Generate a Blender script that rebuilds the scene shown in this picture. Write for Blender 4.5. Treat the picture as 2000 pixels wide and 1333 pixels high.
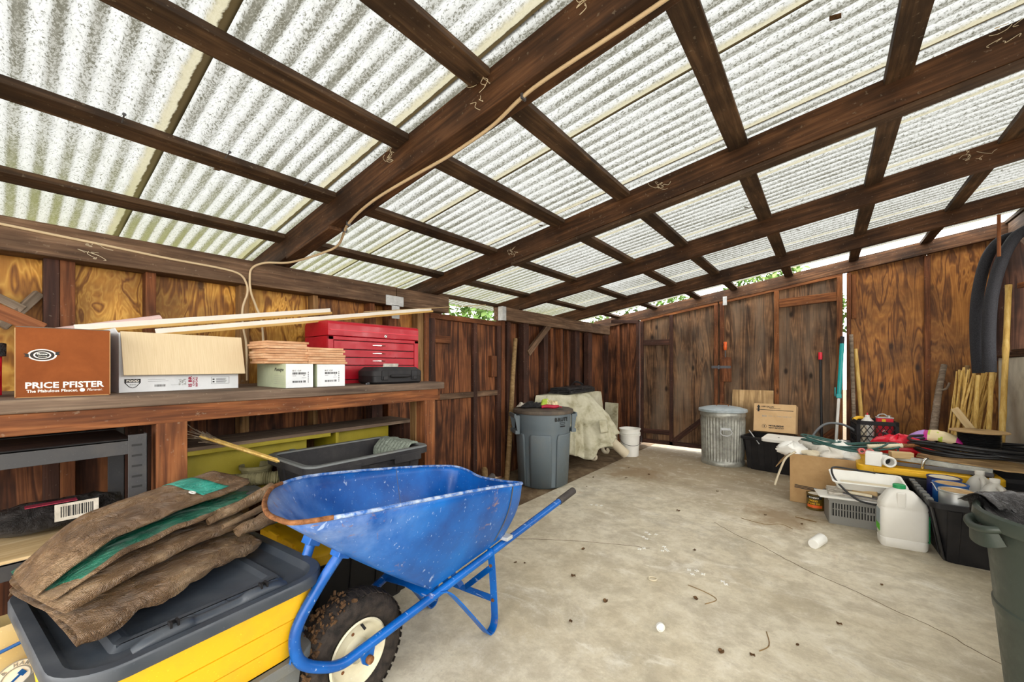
import bpy, bmesh, math, random
from mathutils import Matrix, Vector, noise as mn
R = math.radians
rnd = random.Random(7)
sc = bpy.context.scene
for o in list(bpy.data.objects):
    bpy.data.objects.remove(o)
C = sc.collection

# ------------------------------------------------------------------ camera, sky, exposure
cam = bpy.data.cameras.new('camera')
cam.sensor_width = 36.0
cam.lens = 785.0 / 2000.0 * 36.0
cam.shift_y = 48.5 / 2000.0
cam.clip_start = 0.05
camo = bpy.data.objects.new('camera', cam)
C.objects.link(camo)
camo.location = (0, 0, 1.25)
camo.rotation_euler = (R(90), 0, R(38))
sc.camera = camo
sc.view_settings.view_transform = 'Standard'
sc.view_settings.look = 'None'
sc.view_settings.gamma = 1.0
sc.view_settings.use_curve_mapping = False
sc.view_settings.exposure = 0.12
SKY = 6.6
w = bpy.data.worlds.new('overcast_sky')
sc.world = w
w.use_nodes = True
wn = w.node_tree
bgd = wn.nodes['Background']
# soft overcast sky: slightly brighter towards the zenith, the same all the way round
tc = wn.nodes.new('ShaderNodeTexCoord')
sx = wn.nodes.new('ShaderNodeSeparateXYZ')
wn.links.new(tc.outputs['Generated'], sx.inputs[0])
mr = wn.nodes.new('ShaderNodeMapRange')
mr.inputs[1].default_value = -0.1
mr.inputs[2].default_value = 0.9
wn.links.new(sx.outputs[2], mr.inputs[0])
mxw = wn.nodes.new('ShaderNodeMix')
mxw.data_type = 'RGBA'
wn.links.new(mr.outputs[0], mxw.inputs[0])
mxw.inputs[6].default_value = (0.93, 0.91, 0.87, 1)
mxw.inputs[7].default_value = (1.0, 0.975, 0.93, 1)
wn.links.new(mxw.outputs[2], bgd.inputs[0])
bgd.inputs[1].default_value = SKY
sc.cycles.max_bounces = 10
sc.cycles.diffuse_bounces = 6
sc.cycles.transmission_bounces = 6
sc.cycles.sample_clamp_indirect = 8.0

# ------------------------------------------------------------------ scene graph helpers
def link(o):
    C.objects.link(o)
    return o

def thing(name, label, cat, loc=(0, 0, 0), rotz=0.0, group=None):
    o = link(bpy.data.objects.new(name, None))
    o.empty_display_size = 0.05
    o.location = loc
    o.rotation_euler = (0, 0, rotz)
    o['label'] = label
    o['category'] = cat
    if group: o['group'] = group
    return o

def tag(o, label, cat, group=None):
    o['label'] = label
    o['category'] = cat
    if group: o['group'] = group
    return o

def struct(name):
    o = link(bpy.data.objects.new(name, None))
    o.empty_display_size = 0.05
    o['kind'] = 'structure'
    return o

def mx(loc=(0, 0, 0), rot=(0, 0, 0)):
    m = Matrix.Rotation(rot[2], 4, 'Z') @ Matrix.Rotation(rot[1], 4, 'Y') @ Matrix.Rotation(rot[0], 4, 'X')
    return Matrix.Translation(loc) @ m

def mat_of(T):
    return mx(T.location, T.rotation_euler)

def cat_rom(pts, n=6, closed=False):
    P = [Vector(p) for p in pts]
    if len(P) < 3: return P
    out = []
    N = len(P)
    segs = N if closed else N - 1
    for i in range(segs):
        if closed:
            p0, p1, p2, p3 = P[(i - 1) % N], P[i], P[(i + 1) % N], P[(i + 2) % N]
        else:
            p0, p1, p2, p3 = P[max(i - 1, 0)], P[i], P[i + 1], P[min(i + 2, N - 1)]
        for k in range(n):
            t = k / n
            out.append(0.5 * ((2 * p1) + (-p0 + p2) * t + (2 * p0 - 5 * p1 + 4 * p2 - p3) * t * t + (-p0 + 3 * p1 - 3 * p2 + p3) * t ** 3))
    if not closed: out.append(P[-1])
    return out

class MB:
    def __init__(s):
        s.v = []; s.f = []; s.mi = []; s.M = Matrix(); s.cur = 0
    def add(s, vs, fs):
        b = len(s.v)
        s.v += [s.M @ Vector(p) for p in vs]
        for f in fs:
            s.f.append([b + i for i in f]); s.mi.append(s.cur)
        return s
    def box(s, c, d, rot=None, taper=1.0):
        x, y, z = d[0] / 2, d[1] / 2, d[2] / 2
        vs = [Vector((sx * x * (taper if sz > 0 else 1), sy * y * (taper if sz > 0 else 1), sz * z)) for sz in (-1, 1) for sy in (-1, 1) for sx in (-1, 1)]
        m = Matrix.Translation(c) @ (mx((0, 0, 0), rot) if rot else Matrix())
        return s.add([m @ v for v in vs], [(0, 2, 3, 1), (4, 5, 7, 6), (0, 1, 5, 4), (2, 6, 7, 3), (0, 4, 6, 2), (1, 3, 7, 5)])
    def bb(s, lo, hi):
        return s.box([(a + b) / 2 for a, b in zip(lo, hi)], [b - a for a, b in zip(lo, hi)])
    def loft(s, rings, cap0=True, cap1=True, closed=True):
        n = len(rings[0]); vs = [p for r in rings for p in r]; fs = []
        for i in range(len(rings) - 1):
            for j in range(n if closed else n - 1):
                a, b = i * n + j, i * n + (j + 1) % n
                fs.append((a, b, b + n, a + n))
        if cap0: fs.append(tuple(reversed(range(n))))
        if cap1: fs.append(tuple(range((len(rings) - 1) * n, len(rings) * n)))
        return s.add(vs, fs)
    def lathe(s, prof, n=32, c=(0, 0, 0), cap0=True, cap1=True, wob=None):
        rings = []
        for r, z in prof:
            rings.append([(c[0] + math.cos(2 * math.pi * j / n) * r * (wob(j, z) if wob else 1), c[1] + math.sin(2 * math.pi * j / n) * r * (wob(j, z) if wob else 1), c[2] + z) for j in range(n)])
        return s.loft(rings, cap0, cap1)
    def tube(s, pts, r, n=10, closed=False, cap=True):
        P = [Vector(p) for p in pts]; N = len(P)
        rr = r if callable(r) else (lambda t: r)
        up = None; rings = []
        for i, p in enumerate(P):
            if closed: d = P[(i + 1) % N] - P[(i - 1) % N]
            else: d = P[min(i + 1, N - 1)] - P[max(i - 1, 0)]
            if d.length < 1e-9: d = Vector((0, 0, 1))
            d.normalize()
            if up is None:
                up = Vector((0, 0, 1)) if abs(d.z) < 0.9 else Vector((1, 0, 0))
            a = d.cross(up); a.normalize(); up = a.cross(d); up.normalize()
            q = rr(i / max(1, N - 1))
            rings.append([p + (a * math.cos(2 * math.pi * j / n) + up * math.sin(2 * math.pi * j / n)) * q for j in range(n)])
        if closed: rings.append(rings[0]); return s.loft(rings, False, False)
        return s.loft(rings, cap, cap)
    def strap(s, pts, wdir, wd, t):
        # flat bar swept along pts; wdir is the direction of its width
        P = [Vector(p) for p in pts]; wv = Vector(wdir).normalized(); rings = []
        for i, p in enumerate(P):
            d = (P[min(i + 1, len(P) - 1)] - P[max(i - 1, 0)]).normalized()
            nn = d.cross(wv).normalized(); ww = nn.cross(d).normalized()
            rings.append([p + ww * a * wd / 2 + nn * b * t / 2 for a, b in ((-1, -1), (1, -1), (1, 1), (-1, 1))])
        return s.loft(rings)
    def grid(s, fn, nu, nv, cu=False):
        vs = [fn(i / nu, j / nv) for i in range(nu + (0 if cu else 1)) for j in range(nv + 1)]
        fs = []; m = nv + 1; K = nu if cu else nu + 1
        for i in range(nu):
            for j in range(nv):
                a = i * m + j; b = ((i + 1) % K) * m + j
                fs.append((a, b, b + 1, a + 1))
        return s.add(vs, fs)
    def prism(s, poly, z0, z1):
        n = len(poly)
        return s.loft([[(x, y, z0) for x, y in poly], [(x, y, z1) for x, y in poly]])
    def build(s, name, mat, parent=None, world=False, bevel=0, smooth=None, solid=0, loc=None, rot=None, sub=0):
        me = bpy.data.meshes.new(name)
        me.from_pydata([tuple(v) for v in s.v], [], s.f)
        mats = mat if isinstance(mat, (list, tuple)) else [mat]
        for m in mats: me.materials.append(m)
        if len(mats) > 1:
            me.polygons.foreach_set('material_index', s.mi)
        bm = bmesh.new(); bm.from_mesh(me)
        if not solid and len(bm.faces) < 60000: bmesh.ops.recalc_face_normals(bm, faces=bm.faces)
        bm.to_mesh(me); bm.free()
        if smooth is not None:
            me.shade_smooth(); me.set_sharp_from_angle(angle=R(smooth))
        o = link(bpy.data.objects.new(name, me))
        if parent is not None:
            o.parent = parent
            if world: o.matrix_parent_inverse = chain(parent).inverted()
        if loc is not None: o.location = loc
        if rot is not None: o.rotation_euler = rot
        if solid:
            md = o.modifiers.new('thick', 'SOLIDIFY'); md.thickness = solid; md.offset = 0
        if bevel:
            md = o.modifiers.new('edge', 'BEVEL'); md.width = bevel; md.segments = 2; md.limit_method = 'ANGLE'; md.angle_limit = R(40)
        if sub:
            md = o.modifiers.new('round', 'SUBSURF'); md.levels = sub; md.render_levels = sub
        return o

def chain(o):
    # world matrix of an object from its own and its parents' transforms
    m = mat_of(o)
    if o.parent is not None: m = chain(o.parent) @ o.matrix_parent_inverse @ m
    return m

def board(name, a, b, wd, t, mat, parent=None, up=(0, 0, 1), bevel=0.003, world=True, warp=0.0):
    # a plank from a to b: local X runs along the grain, width wd along "up", thickness t
    a, b = Vector(a), Vector(b)
    d = b - a; L = d.length; x = d / L
    u = Vector(up); u = (u - x * u.dot(x)).normalized()
    z = x.cross(u)
    m = Matrix((x, u, z)).transposed().to_4x4(); m.translation = a
    mb = MB()
    if warp:
        n = 10; rings = []
        for i in range(n + 1):
            k = L * i / n; dy = warp * mn.noise((k * 1.3 + a.x * 3, a.y * 5, a.z * 7)); dz = warp * mn.noise((k * 1.1 + a.y * 3, a.z * 5, a.x * 7))
            rings.append([(k, dy + sy * wd / 2, dz + sz * t / 2) for sy, sz in ((-1, -1), (1, -1), (1, 1), (-1, 1))])
        mb.loft(rings)
    else:
        mb.box((L / 2, 0, 0), (L, wd, t))
    o = mb.build(name, mat, parent, bevel=bevel)
    if parent is not None and world:
        o.matrix_basis = chain(parent).inverted() @ m
    else:
        o.matrix_basis = m
    return o

def frame(origin, right, upv):
    x = Vector(right).normalized(); y = Vector(upv); y = (y - x * y.dot(x)).normalized(); z = x.cross(y)
    m = Matrix((x, y, z)).transposed().to_4x4(); m.translation = Vector(origin)
    return m

def text(name, s, size, mat, parent, m, world=False, sx=1.0, bold=0.0, shear=0.0, align='LEFT', depth=0.0004, fit=None):
    cu = bpy.data.curves.new('t', 'FONT'); cu.body = s; cu.size = size; cu.align_x = align; cu.offset = bold; cu.shear = shear; cu.extrude = depth; cu.resolution_u = 2
    tmp = bpy.data.objects.new('t', cu)
    me = bpy.data.meshes.new_from_object(tmp)
    bpy.data.objects.remove(tmp)
    me.name = name; me.materials.clear(); me.materials.append(mat)
    if fit:
        xs = [v.co.x for v in me.vertices]
        if xs: sx = fit / (max(xs) - min(xs))
    for v in me.vertices: v.co.x *= sx
    o = link(bpy.data.objects.new(name, me)); o.parent = parent
    if parent is not None and world: m = chain(parent).inverted() @ m
    o.matrix_basis = m
    return o

def dup(root):
    r = root.copy(); C.objects.link(r)
    for ch in list(root.children):
        c = ch.copy(); C.objects.link(c); c.parent = r
        for g in list(ch.children):
            d = g.copy(); C.objects.link(d); d.parent = c
    return r

def rrect(lx, ly, r, n=4):
    out = []
    for cx, cy, a0 in ((1, 1, 0), (-1, 1, 90), (-1, -1, 180), (1, -1, 270)):
        for k in range(n + 1):
            a = R(a0 + 90 * k / n)
            out.append((cx * (lx / 2 - r) + r * math.cos(a), cy * (ly / 2 - r) + r * math.sin(a)))
    return out

def fbm(p, o=3):
    return mn.fractal(Vector(p), 1.0, 2.0, o)

# ------------------------------------------------------------------ materials
class G:
    def __init__(s, name):
        s.m = bpy.data.materials.new(name); s.m.use_nodes = True
        s.nt = s.m.node_tree; s.nt.nodes.clear()
        s.out = s.nt.nodes.new('ShaderNodeOutputMaterial')
    def n(s, typ, inp=None, **at):
        nd = s.nt.nodes.new('ShaderNode' + typ)
        for k, v in at.items(): setattr(nd, k, v)
        for k, v in (inp or {}).items():
            if isinstance(v, bpy.types.NodeSocket): s.nt.links.new(v, nd.inputs[k])
            elif isinstance(v, bpy.types.Node): s.nt.links.new(v.outputs[0], nd.inputs[k])
            else:
                if isinstance(v, tuple) and len(v) == 3 and nd.inputs[k].type == 'RGBA': v = (*v, 1)
                nd.inputs[k].default_value = v
        return nd
    def mix(s, f, a, b, mode='MIX'):
        nd = s.n('Mix', data_type='RGBA', blend_type=mode)
        for i, v in ((0, f), (6, a), (7, b)):
            if isinstance(v, bpy.types.NodeSocket): s.nt.links.new(v, nd.inputs[i])
            elif isinstance(v, bpy.types.Node): s.nt.links.new(v.outputs[0], nd.inputs[i])
            else: nd.inputs[i].default_value = (*v, 1) if isinstance(v, tuple) and len(v) == 3 else v
        return nd.outputs[2]
    def ma(s, op, a, b=0.0, clamp=False):
        nd = s.n('Math', operation=op); nd.use_clamp = clamp
        for i, v in ((0, a), (1, b)):
            if isinstance(v, bpy.types.NodeSocket): s.nt.links.new(v, nd.inputs[i])
            elif isinstance(v, bpy.types.Node): s.nt.links.new(v.outputs[0], nd.inputs[i])
            else: nd.inputs[i].default_value = v
        return nd.outputs[0]
    def ramp(s, f, stops):
        nd = s.n('ValToRGB', {0: f}); e = nd.color_ramp.elements
        while len(e) < len(stops): e.new(0.5)
        for i, (p, c) in enumerate(stops):
            e[i].position = p
            c = (c, c, c) if isinstance(c, (int, float)) else c
            e[i].color = (*c, 1)
        return nd.outputs[0]
    def coord(s, scale=(1, 1, 1), rand=True):
        t = s.n('TexCoord').outputs['Object']
        if rand:
            oi = s.n('ObjectInfo'); r = s.ma('MULTIPLY', oi.outputs['Random'], 37.0)
            t = s.n('VectorMath', {0: t, 1: r}, operation='ADD').outputs[0]
        return s.n('Mapping', {0: t, 3: scale}).outputs[0]
    def noise(s, v, scale, detail=4, rough=0.55, dist=0.0):
        return s.n('TexNoise', {'Vector': v, 'Scale': scale, 'Detail': detail, 'Roughness': rough, 'Distortion': dist}).outputs[0]
    def bsdf(s, col, rough=0.6, metal=0.0, bump=None, bstr=0.3, bdist=0.01, spec=0.5, **kw):
        inp = {'Base Color': col, 'Roughness': rough, 'Metallic': metal, 'Specular IOR Level': spec}
        inp.update(kw)
        nd = s.n('BsdfPrincipled', inp)
        if bump is not None:
            b = s.n('Bump', {'Height': bump, 'Strength': bstr, 'Distance': bdist})
            s.nt.links.new(b.outputs[0], nd.inputs['Normal'])
        s.nt.links.new(nd.outputs[0], s.out.inputs[0])
        return s.m

def wood(name, dark, mid, light, fib=1.0, stain=0.5, rough=0.75, knots=True, gl=3.0):
    g = G(name)
    v = g.coord((1.0, 1.0, 1.0))
    v1 = g.n('Mapping', {0: v, 3: (1.4, 22, 22)}).outputs[0]
    f = g.noise(v1, 2.2 * fib, 6, 0.6, 0.4)
    v2 = g.n('Mapping', {0: v, 3: (0.7, 9, 9)}).outputs[0]
    warp = g.noise(v2, 1.1, 3, 0.5, 0.9)
    rings = g.ma('SINE', g.ma('MULTIPLY', warp, 34.0))
    rr = g.ma('MULTIPLY_ADD', rings, 0.5, True)
    nd = rr.node; nd.inputs[2].default_value = 0.5
    big = g.noise(v, gl, 3, 0.6)
    c = g.ramp(f, [(0.25, dark), (0.5, mid), (0.78, light)])
    c = g.mix(g.ma('MULTIPLY', rr, 0.45), c, dark)
    c = g.mix(g.ramp(big, [(0.35, stain), (0.62, 0.0)]), c, tuple(x * 0.35 for x in dark))
    if knots:
        kv = g.n('Mapping', {0: v, 3: (2.2, 7, 7)}).outputs[0]
        vo = g.n('TexVoronoi', {'Vector': kv, 'Scale': 1.0}).outputs['Distance']
        c = g.mix(g.ramp(vo, [(0.05, 0.85), (0.14, 0.0)]), c, tuple(x * 0.3 for x in dark))
    dust = g.noise(v, 60, 2)
    c = g.mix(g.ramp(dust, [(0.66, 0.0), (0.74, 0.25)]), c, (0.35, 0.30, 0.22))
    return g.bsdf(c, rough, bump=f, bstr=0.5, bdist=0.004, spec=0.3)

def ply(name, dark, mid, light, freq=9.0, sc_=1.0, rough=0.6, ax=0.30, gray=None, bstr=0.25, speck=0.0):
    # rotary-cut plywood: contour lines of a stretched height field
    g = G(name)
    v = g.coord((1, 1, 1))
    v1 = g.n('Mapping', {0: v, 3: (ax * sc_, 1.7 * sc_, 1.7 * sc_)}).outputs[0]
    h = g.noise(v1, 2.0, 2.5, 0.55, 1.1)
    s = g.ma('SINE', g.ma('MULTIPLY', h, freq * 6.283))
    s2 = g.ma('MULTIPLY_ADD', s, 0.5); s2.node.inputs[2].default_value = 0.5
    fv = g.n('Mapping', {0: v, 3: (4, 60, 60)}).outputs[0]
    fine = g.noise(fv, 2.0, 4, 0.6)
    k = g.ma('ADD', g.ma('MULTIPLY', s2, 0.75), g.ma('MULTIPLY', fine, 0.3))
    c = g.ramp(k, [(0.08, dark), (0.30, mid), (0.62, light), (0.95, mid)])
    big = g.noise(v, 2.6, 4, 0.6)
    c = g.mix(g.ramp(big, [(0.36, 0.75), (0.62, 0.0)]), c, tuple(x * 0.55 for x in dark), 'MIX')
    if gray:
        gn = g.noise(g.n('Mapping', {0: v, 3: (0.5, 3, 3)}).outputs[0], 2.0, 4)
        c = g.mix(g.ramp(gn, [(0.42, 0.0), (0.66, 0.6)]), c, gray)
    kv = g.n('Mapping', {0: v, 3: (2.0, 4.0, 4.0)}).outputs[0]
    vo = g.n('TexVoronoi', {'Vector': kv, 'Scale': 1.15}).outputs['Distance']
    c = g.mix(g.ramp(vo, [(0.05, 0.9), (0.13, 0.0)]), c, tuple(x * 0.3 for x in dark))
    return g.bsdf(c, rough, bump=k, bstr=bstr, bdist=0.004, spec=0.35)

def plastic(name, col, rough=0.45, dirt=0.25, dcol=(0.3, 0.26, 0.2), sc_=9.0, spec=0.5, bump=0.05, scratch=True):
    g = G(name); v = g.coord()
    a = g.noise(v, sc_, 5, 0.65)
    c = g.mix(g.ramp(a, [(0.45, 0.0), (0.78, dirt)]), col, dcol)
    if scratch:
        sp = g.noise(v, sc_ * 22, 2, 0.5)
        c = g.mix(g.ramp(sp, [(0.68, 0.0), (0.75, dirt)]), c, tuple(min(1, x * 2.2 + 0.08) for x in col))
    r = g.ramp(a, [(0.3, max(0.05, rough - 0.1)), (0.7, min(1, rough + 0.25))])
    return g.bsdf(c, r, bump=a, bstr=bump, bdist=0.01, spec=spec)

def flat(name, col, rough=0.6, metal=0.0, spec=0.4, var=0.12):
    g = G(name); v = g.coord()
    a = g.noise(v, 14, 4, 0.6)
    c = g.mix(g.ramp(a, [(0.35, var), (0.65, 0.0)]), col, tuple(x * 0.45 for x in col))
    return g.bsdf(c, rough, metal, bump=a, bstr=0.05, spec=spec)
M = {}
M['rafter'] = wood('rafter_wood', (0.028, 0.012, 0.005), (0.105, 0.046, 0.018), (0.22, 0.105, 0.045), stain=0.75)
M['purlin'] = wood('purlin_wood', (0.035, 0.020, 0.012), (0.10, 0.055, 0.028), (0.23, 0.14, 0.075), stain=0.7)
M['plate'] = wood('plate_wood', (0.050, 0.026, 0.014), (0.17, 0.098, 0.056), (0.33, 0.215, 0.135), stain=0.5)
M['stud'] = wood('stud_wood', (0.050, 0.015, 0.005), (0.19, 0.062, 0.020), (0.36, 0.14, 0.05), stain=0.55)
M['studlight'] = wood('pale_stud_wood', (0.11, 0.055, 0.018), (0.30, 0.16, 0.06), (0.46, 0.28, 0.12), stain=0.25)
M['studdark'] = wood('dark_stud_wood', (0.022, 0.010, 0.007), (0.075, 0.028, 0.017), (0.14, 0.06, 0.035), stain=0.6)
M['gatewood'] = wood('gate_frame_wood', (0.075, 0.022, 0.006), (0.27, 0.092, 0.024), (0.42, 0.17, 0.055), stain=0.5)
M['benchwood'] = wood('bench_wood', (0.060, 0.017, 0.006), (0.25, 0.082, 0.024), (0.42, 0.175, 0.06), stain=0.5)
M['benchtop'] = wood('bench_top_wood', (0.07, 0.045, 0.032), (0.19, 0.13, 0.09), (0.36, 0.27, 0.19), stain=0.35, rough=0.85)
M['ply_gold'] = ply('golden_plywood', (0.14, 0.042, 0.005), (0.54, 0.235, 0.030), (0.80, 0.44, 0.085), freq=4.0, sc_=3.2, ax=0.45)
M['ply_orange'] = ply('orange_plywood', (0.075, 0.022, 0.004), (0.30, 0.11, 0.018), (0.47, 0.20, 0.042), freq=4.0, sc_=2.6, ax=0.26)
M['ply_gate'] = ply('weathered_plywood', (0.030, 0.014, 0.007), (0.14, 0.068, 0.030), (0.30, 0.16, 0.075), freq=4.5, sc_=2.6, ax=0.12, gray=(0.19, 0.135, 0.09), bstr=0.5, rough=0.8)
M['ply_red'] = ply('red_brown_plywood', (0.026, 0.007, 0.003), (0.13, 0.042, 0.014), (0.27, 0.10, 0.036), freq=3.5, sc_=2.6, ax=0.12, rough=0.75)
M['ply_dark'] = ply('dark_plywood', (0.020, 0.008, 0.005), (0.07, 0.027, 0.014), (0.13, 0.055, 0.028), freq=4.0, sc_=1.8, ax=0.14, rough=0.8)
M['ply_pale'] = ply('pale_plywood', (0.26, 0.15, 0.06), (0.50, 0.32, 0.14), (0.62, 0.42, 0.21), freq=3.0, sc_=1.6, ax=0.3)

def roof_mat():
    g = G('fibreglass_sheet')
    t = g.n('TexCoord').outputs['Object']
    oi = g.n('ObjectInfo')
    v = g.n('VectorMath', {0: t, 1: g.ma('MULTIPLY', oi.outputs['Random'], 23.0)}, operation='ADD').outputs[0]
    sp = g.n('SeparateXYZ', {0: t})
    # grime gathers in the valleys of the corrugation
    val = g.ramp(g.ma('MULTIPLY_ADD', sp.outputs[2], 55.0), [(0.15, 1.0), (0.62, 0.0)])
    val.node.inputs[0].links[0].from_node.inputs[2].default_value = 0.5
    lo = g.noise(g.n('Mapping', {0: v, 3: (0.8, 1.6, 1)}).outputs[0], 2.0, 4, 0.6)
    grime = g.ma('MULTIPLY', val, g.ramp(lo, [(0.35, 0.35), (0.65, 1.0)]))
    sv = g.n('Mapping', {0: v, 3: (60, 95, 40)}).outputs[0]
    sn = g.noise(sv, 1.6, 5, 0.75, 0.6)
    thr = g.ma('MULTIPLY_ADD', grime, 0.13)
    thr.node.inputs[2].default_value = 0.0
    k = g.ma('ADD', sn, thr)
    speck = g.ramp(k, [(0.54, 0.0), (0.62, 0.95)])
    col = g.mix(g.ma('MULTIPLY', grime, 0.85), (0.96, 0.97, 0.95), (0.36, 0.34, 0.26))
    col = g.mix(speck, col, (0.20, 0.19, 0.14))
    ft = g.noise(g.n('Mapping', {0: v, 3: (14, 30, 10)}).outputs[0], 1.0, 4, 0.7)
    col = g.mix(g.ramp(ft, [(0.42, 0.0), (0.7, 0.35)]), col, (0.60, 0.59, 0.54))
    # the lapped edge: yellowed, with a line of moss
    at = g.n('Attribute', attribute_name='lap').outputs['Fac']
    edge = g.ma('ADD', at, g.ma('MULTIPLY', g.ma('SUBTRACT', g.noise(v, 22, 4, 0.7), 0.5), 0.35))
    col = g.mix(g.ramp(edge, [(0.22, 0.0), (0.42, 0.85)]), col, (0.86, 0.79, 0.56))
    col = g.mix(g.ramp(edge, [(0.66, 0.0), (0.74, 0.97)]), col, (0.09, 0.058, 0.02))
    alg = g.ma('MULTIPLY', g.n('MapRange', {0: sp.outputs[0], 1: 1.5, 2: 0.2}).outputs[0], g.ramp(lo, [(0.3, 0.15), (0.6, 0.55)]))
    col = g.mix(g.ma('MULTIPLY', alg, g.ma('MULTIPLY_ADD', val, 0.7)), col, (0.45, 0.46, 0.16))
    col = g.mix(1.0, col, (0.226, 0.233, 0.239), 'MULTIPLY')
    tr = g.n('BsdfTranslucent', {0: col})
    di = g.n('BsdfDiffuse', {0: col})
    ms = g.n('MixShader', {0: 0.30, 1: tr.outputs[0], 2: di.outputs[0]})
    g.nt.links.new(ms.outputs[0], g.out.inputs[0])
    return g.m
M['roof'] = roof_mat()

def concrete():
    g = G('concrete_floor'); v = g.coord((1, 1, 1), False)
    a = g.noise(v, 0.9, 6, 0.62, 0.4); b = g.noise(v, 3.2, 6, 0.65, 0.3); f = g.noise(v, 55, 3, 0.6)
    c = g.ramp(a, [(0.30, (0.50, 0.42, 0.285)), (0.48, (0.62, 0.55, 0.41)), (0.66, (0.70, 0.64, 0.51))])
    c = g.mix(g.ramp(b, [(0.40, 0.5), (0.52, 0.0)]), c, (0.40, 0.345, 0.25))
    # pale scuffs and a few rusty blotches
    s1 = g.noise(g.n('Mapping', {0: v, 3: (1.0, 1.9, 1)}).outputs[0], 1.9, 7, 0.72, 1.2)
    c = g.mix(g.ramp(s1, [(0.56, 0.0), (0.66, 0.6)]), c, (0.80, 0.76, 0.66))
    s2 = g.noise(v, 2.4, 5, 0.6, 0.8)
    c = g.mix(g.ramp(s2, [(0.66, 0.0), (0.74, 0.55)]), c, (0.60, 0.42, 0.27))
    s3 = g.noise(g.n('Mapping', {0: v, 3: (1, 1, 1), 1: (7.3, 2.2, 0)}).outputs[0], 1.4, 6, 0.7, 0.5)
    c = g.mix(g.ramp(s3, [(0.55, 0.0), (0.68, 0.5)]), c, (0.33, 0.30, 0.235))
    # soil tracked in towards the back wall
    sp = g.n('SeparateXYZ', {0: v})
    yy = g.ma('ADD', sp.outputs[1], g.ma('MULTIPLY', g.noise(v, 1.3, 6, 0.68), 2.6))
    dirt = g.ramp(g.n('MapRange', {0: yy, 1: 4.9, 2: 6.4}).outputs[0], [(0.0, 0.0), (1.0, 0.8)])
    c = g.mix(dirt, c, (0.28, 0.20, 0.115))
    md = g.noise(v, 9, 9, 0.78, 0.2)
    c = g.mix(g.ramp(md, [(0.40, 0.42), (0.52, 0.0)]), c, (0.36, 0.30, 0.21))
    c = g.mix(g.ramp(md, [(0.53, 0.0), (0.64, 0.40)]), c, (0.80, 0.75, 0.64))
    # brown earth spilt in front of the junk carton and along the left edge
    for cx, cy, rad in ((-.28, 3.98, .62), (-1.75, 4.6, .75)):
        dd = g.n('VectorMath', {0: v, 1: (cx, cy, 0)}, operation='DISTANCE').outputs['Value']
        q = g.ma('ADD', g.ma('DIVIDE', dd, rad), g.ma('MULTIPLY', g.noise(v, 4, 7, 0.75), 1.5))
        c = g.mix(g.ramp(g.ma('SUBTRACT', q, 0.7), [(0.25, 0.75), (0.6, 0.0)]), c, (0.27, 0.18, 0.095))
    fl = g.noise(v, 17, 6, 0.8, 0.5)
    c = g.mix(g.ramp(fl, [(0.62, 0.0), (0.72, 0.35)]), c, (0.23, 0.18, 0.12))
    c = g.mix(g.ramp(f, [(0.62, 0.0), (0.75, 0.35)]), c, (0.24, 0.21, 0.17))
    h = g.ma('ADD', g.ma('MULTIPLY', b, 0.5), g.ma('MULTIPLY', f, 0.5))
    r = g.ramp(s1, [(0.4, 0.75), (0.7, 0.5)])
    return g.bsdf(c, r, bump=h, bstr=0.35, bdist=0.006, spec=0.3)
M['concrete'] = concrete()

def simple_noise(name, stops, scale, rough=0.9, bstr=0.6, bdist=0.02, detail=6, stretch=(1, 1, 1), spec=0.25, metal=0.0):
    g = G(name); v = g.coord(stretch)
    a = g.noise(v, scale, detail, 0.65, 0.3)
    return g.bsdf(g.ramp(a, stops), rough, metal, bump=a, bstr=bstr, bdist=bdist, spec=spec)
M['soil'] = simple_noise('soil', [(0.3, (0.07, 0.045, 0.025)), (0.55, (0.17, 0.115, 0.065)), (0.75, (0.28, 0.21, 0.13))], 7)
M['conwall'] = simple_noise('concrete_wall', [(0.3, (0.44, 0.41, 0.33)), (0.5, (0.58, 0.55, 0.45)), (0.7, (0.66, 0.63, 0.53))], 4, bstr=0.3)
M['leafmat'] = simple_noise('leaf_green', [(0.3, (0.03, 0.07, 0.015)), (0.5, (0.10, 0.19, 0.04)), (0.7, (0.25, 0.36, 0.10))], 1.6, rough=0.6, bstr=0.0)
M['bark'] = wood('bark', (0.10, 0.07, 0.045), (0.28, 0.21, 0.15), (0.46, 0.38, 0.29), knots=False)
M['dryleaf'] = simple_noise('dry_leaf', [(0.3, (0.05, 0.025, 0.01)), (0.7, (0.20, 0.11, 0.05))], 30)

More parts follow.
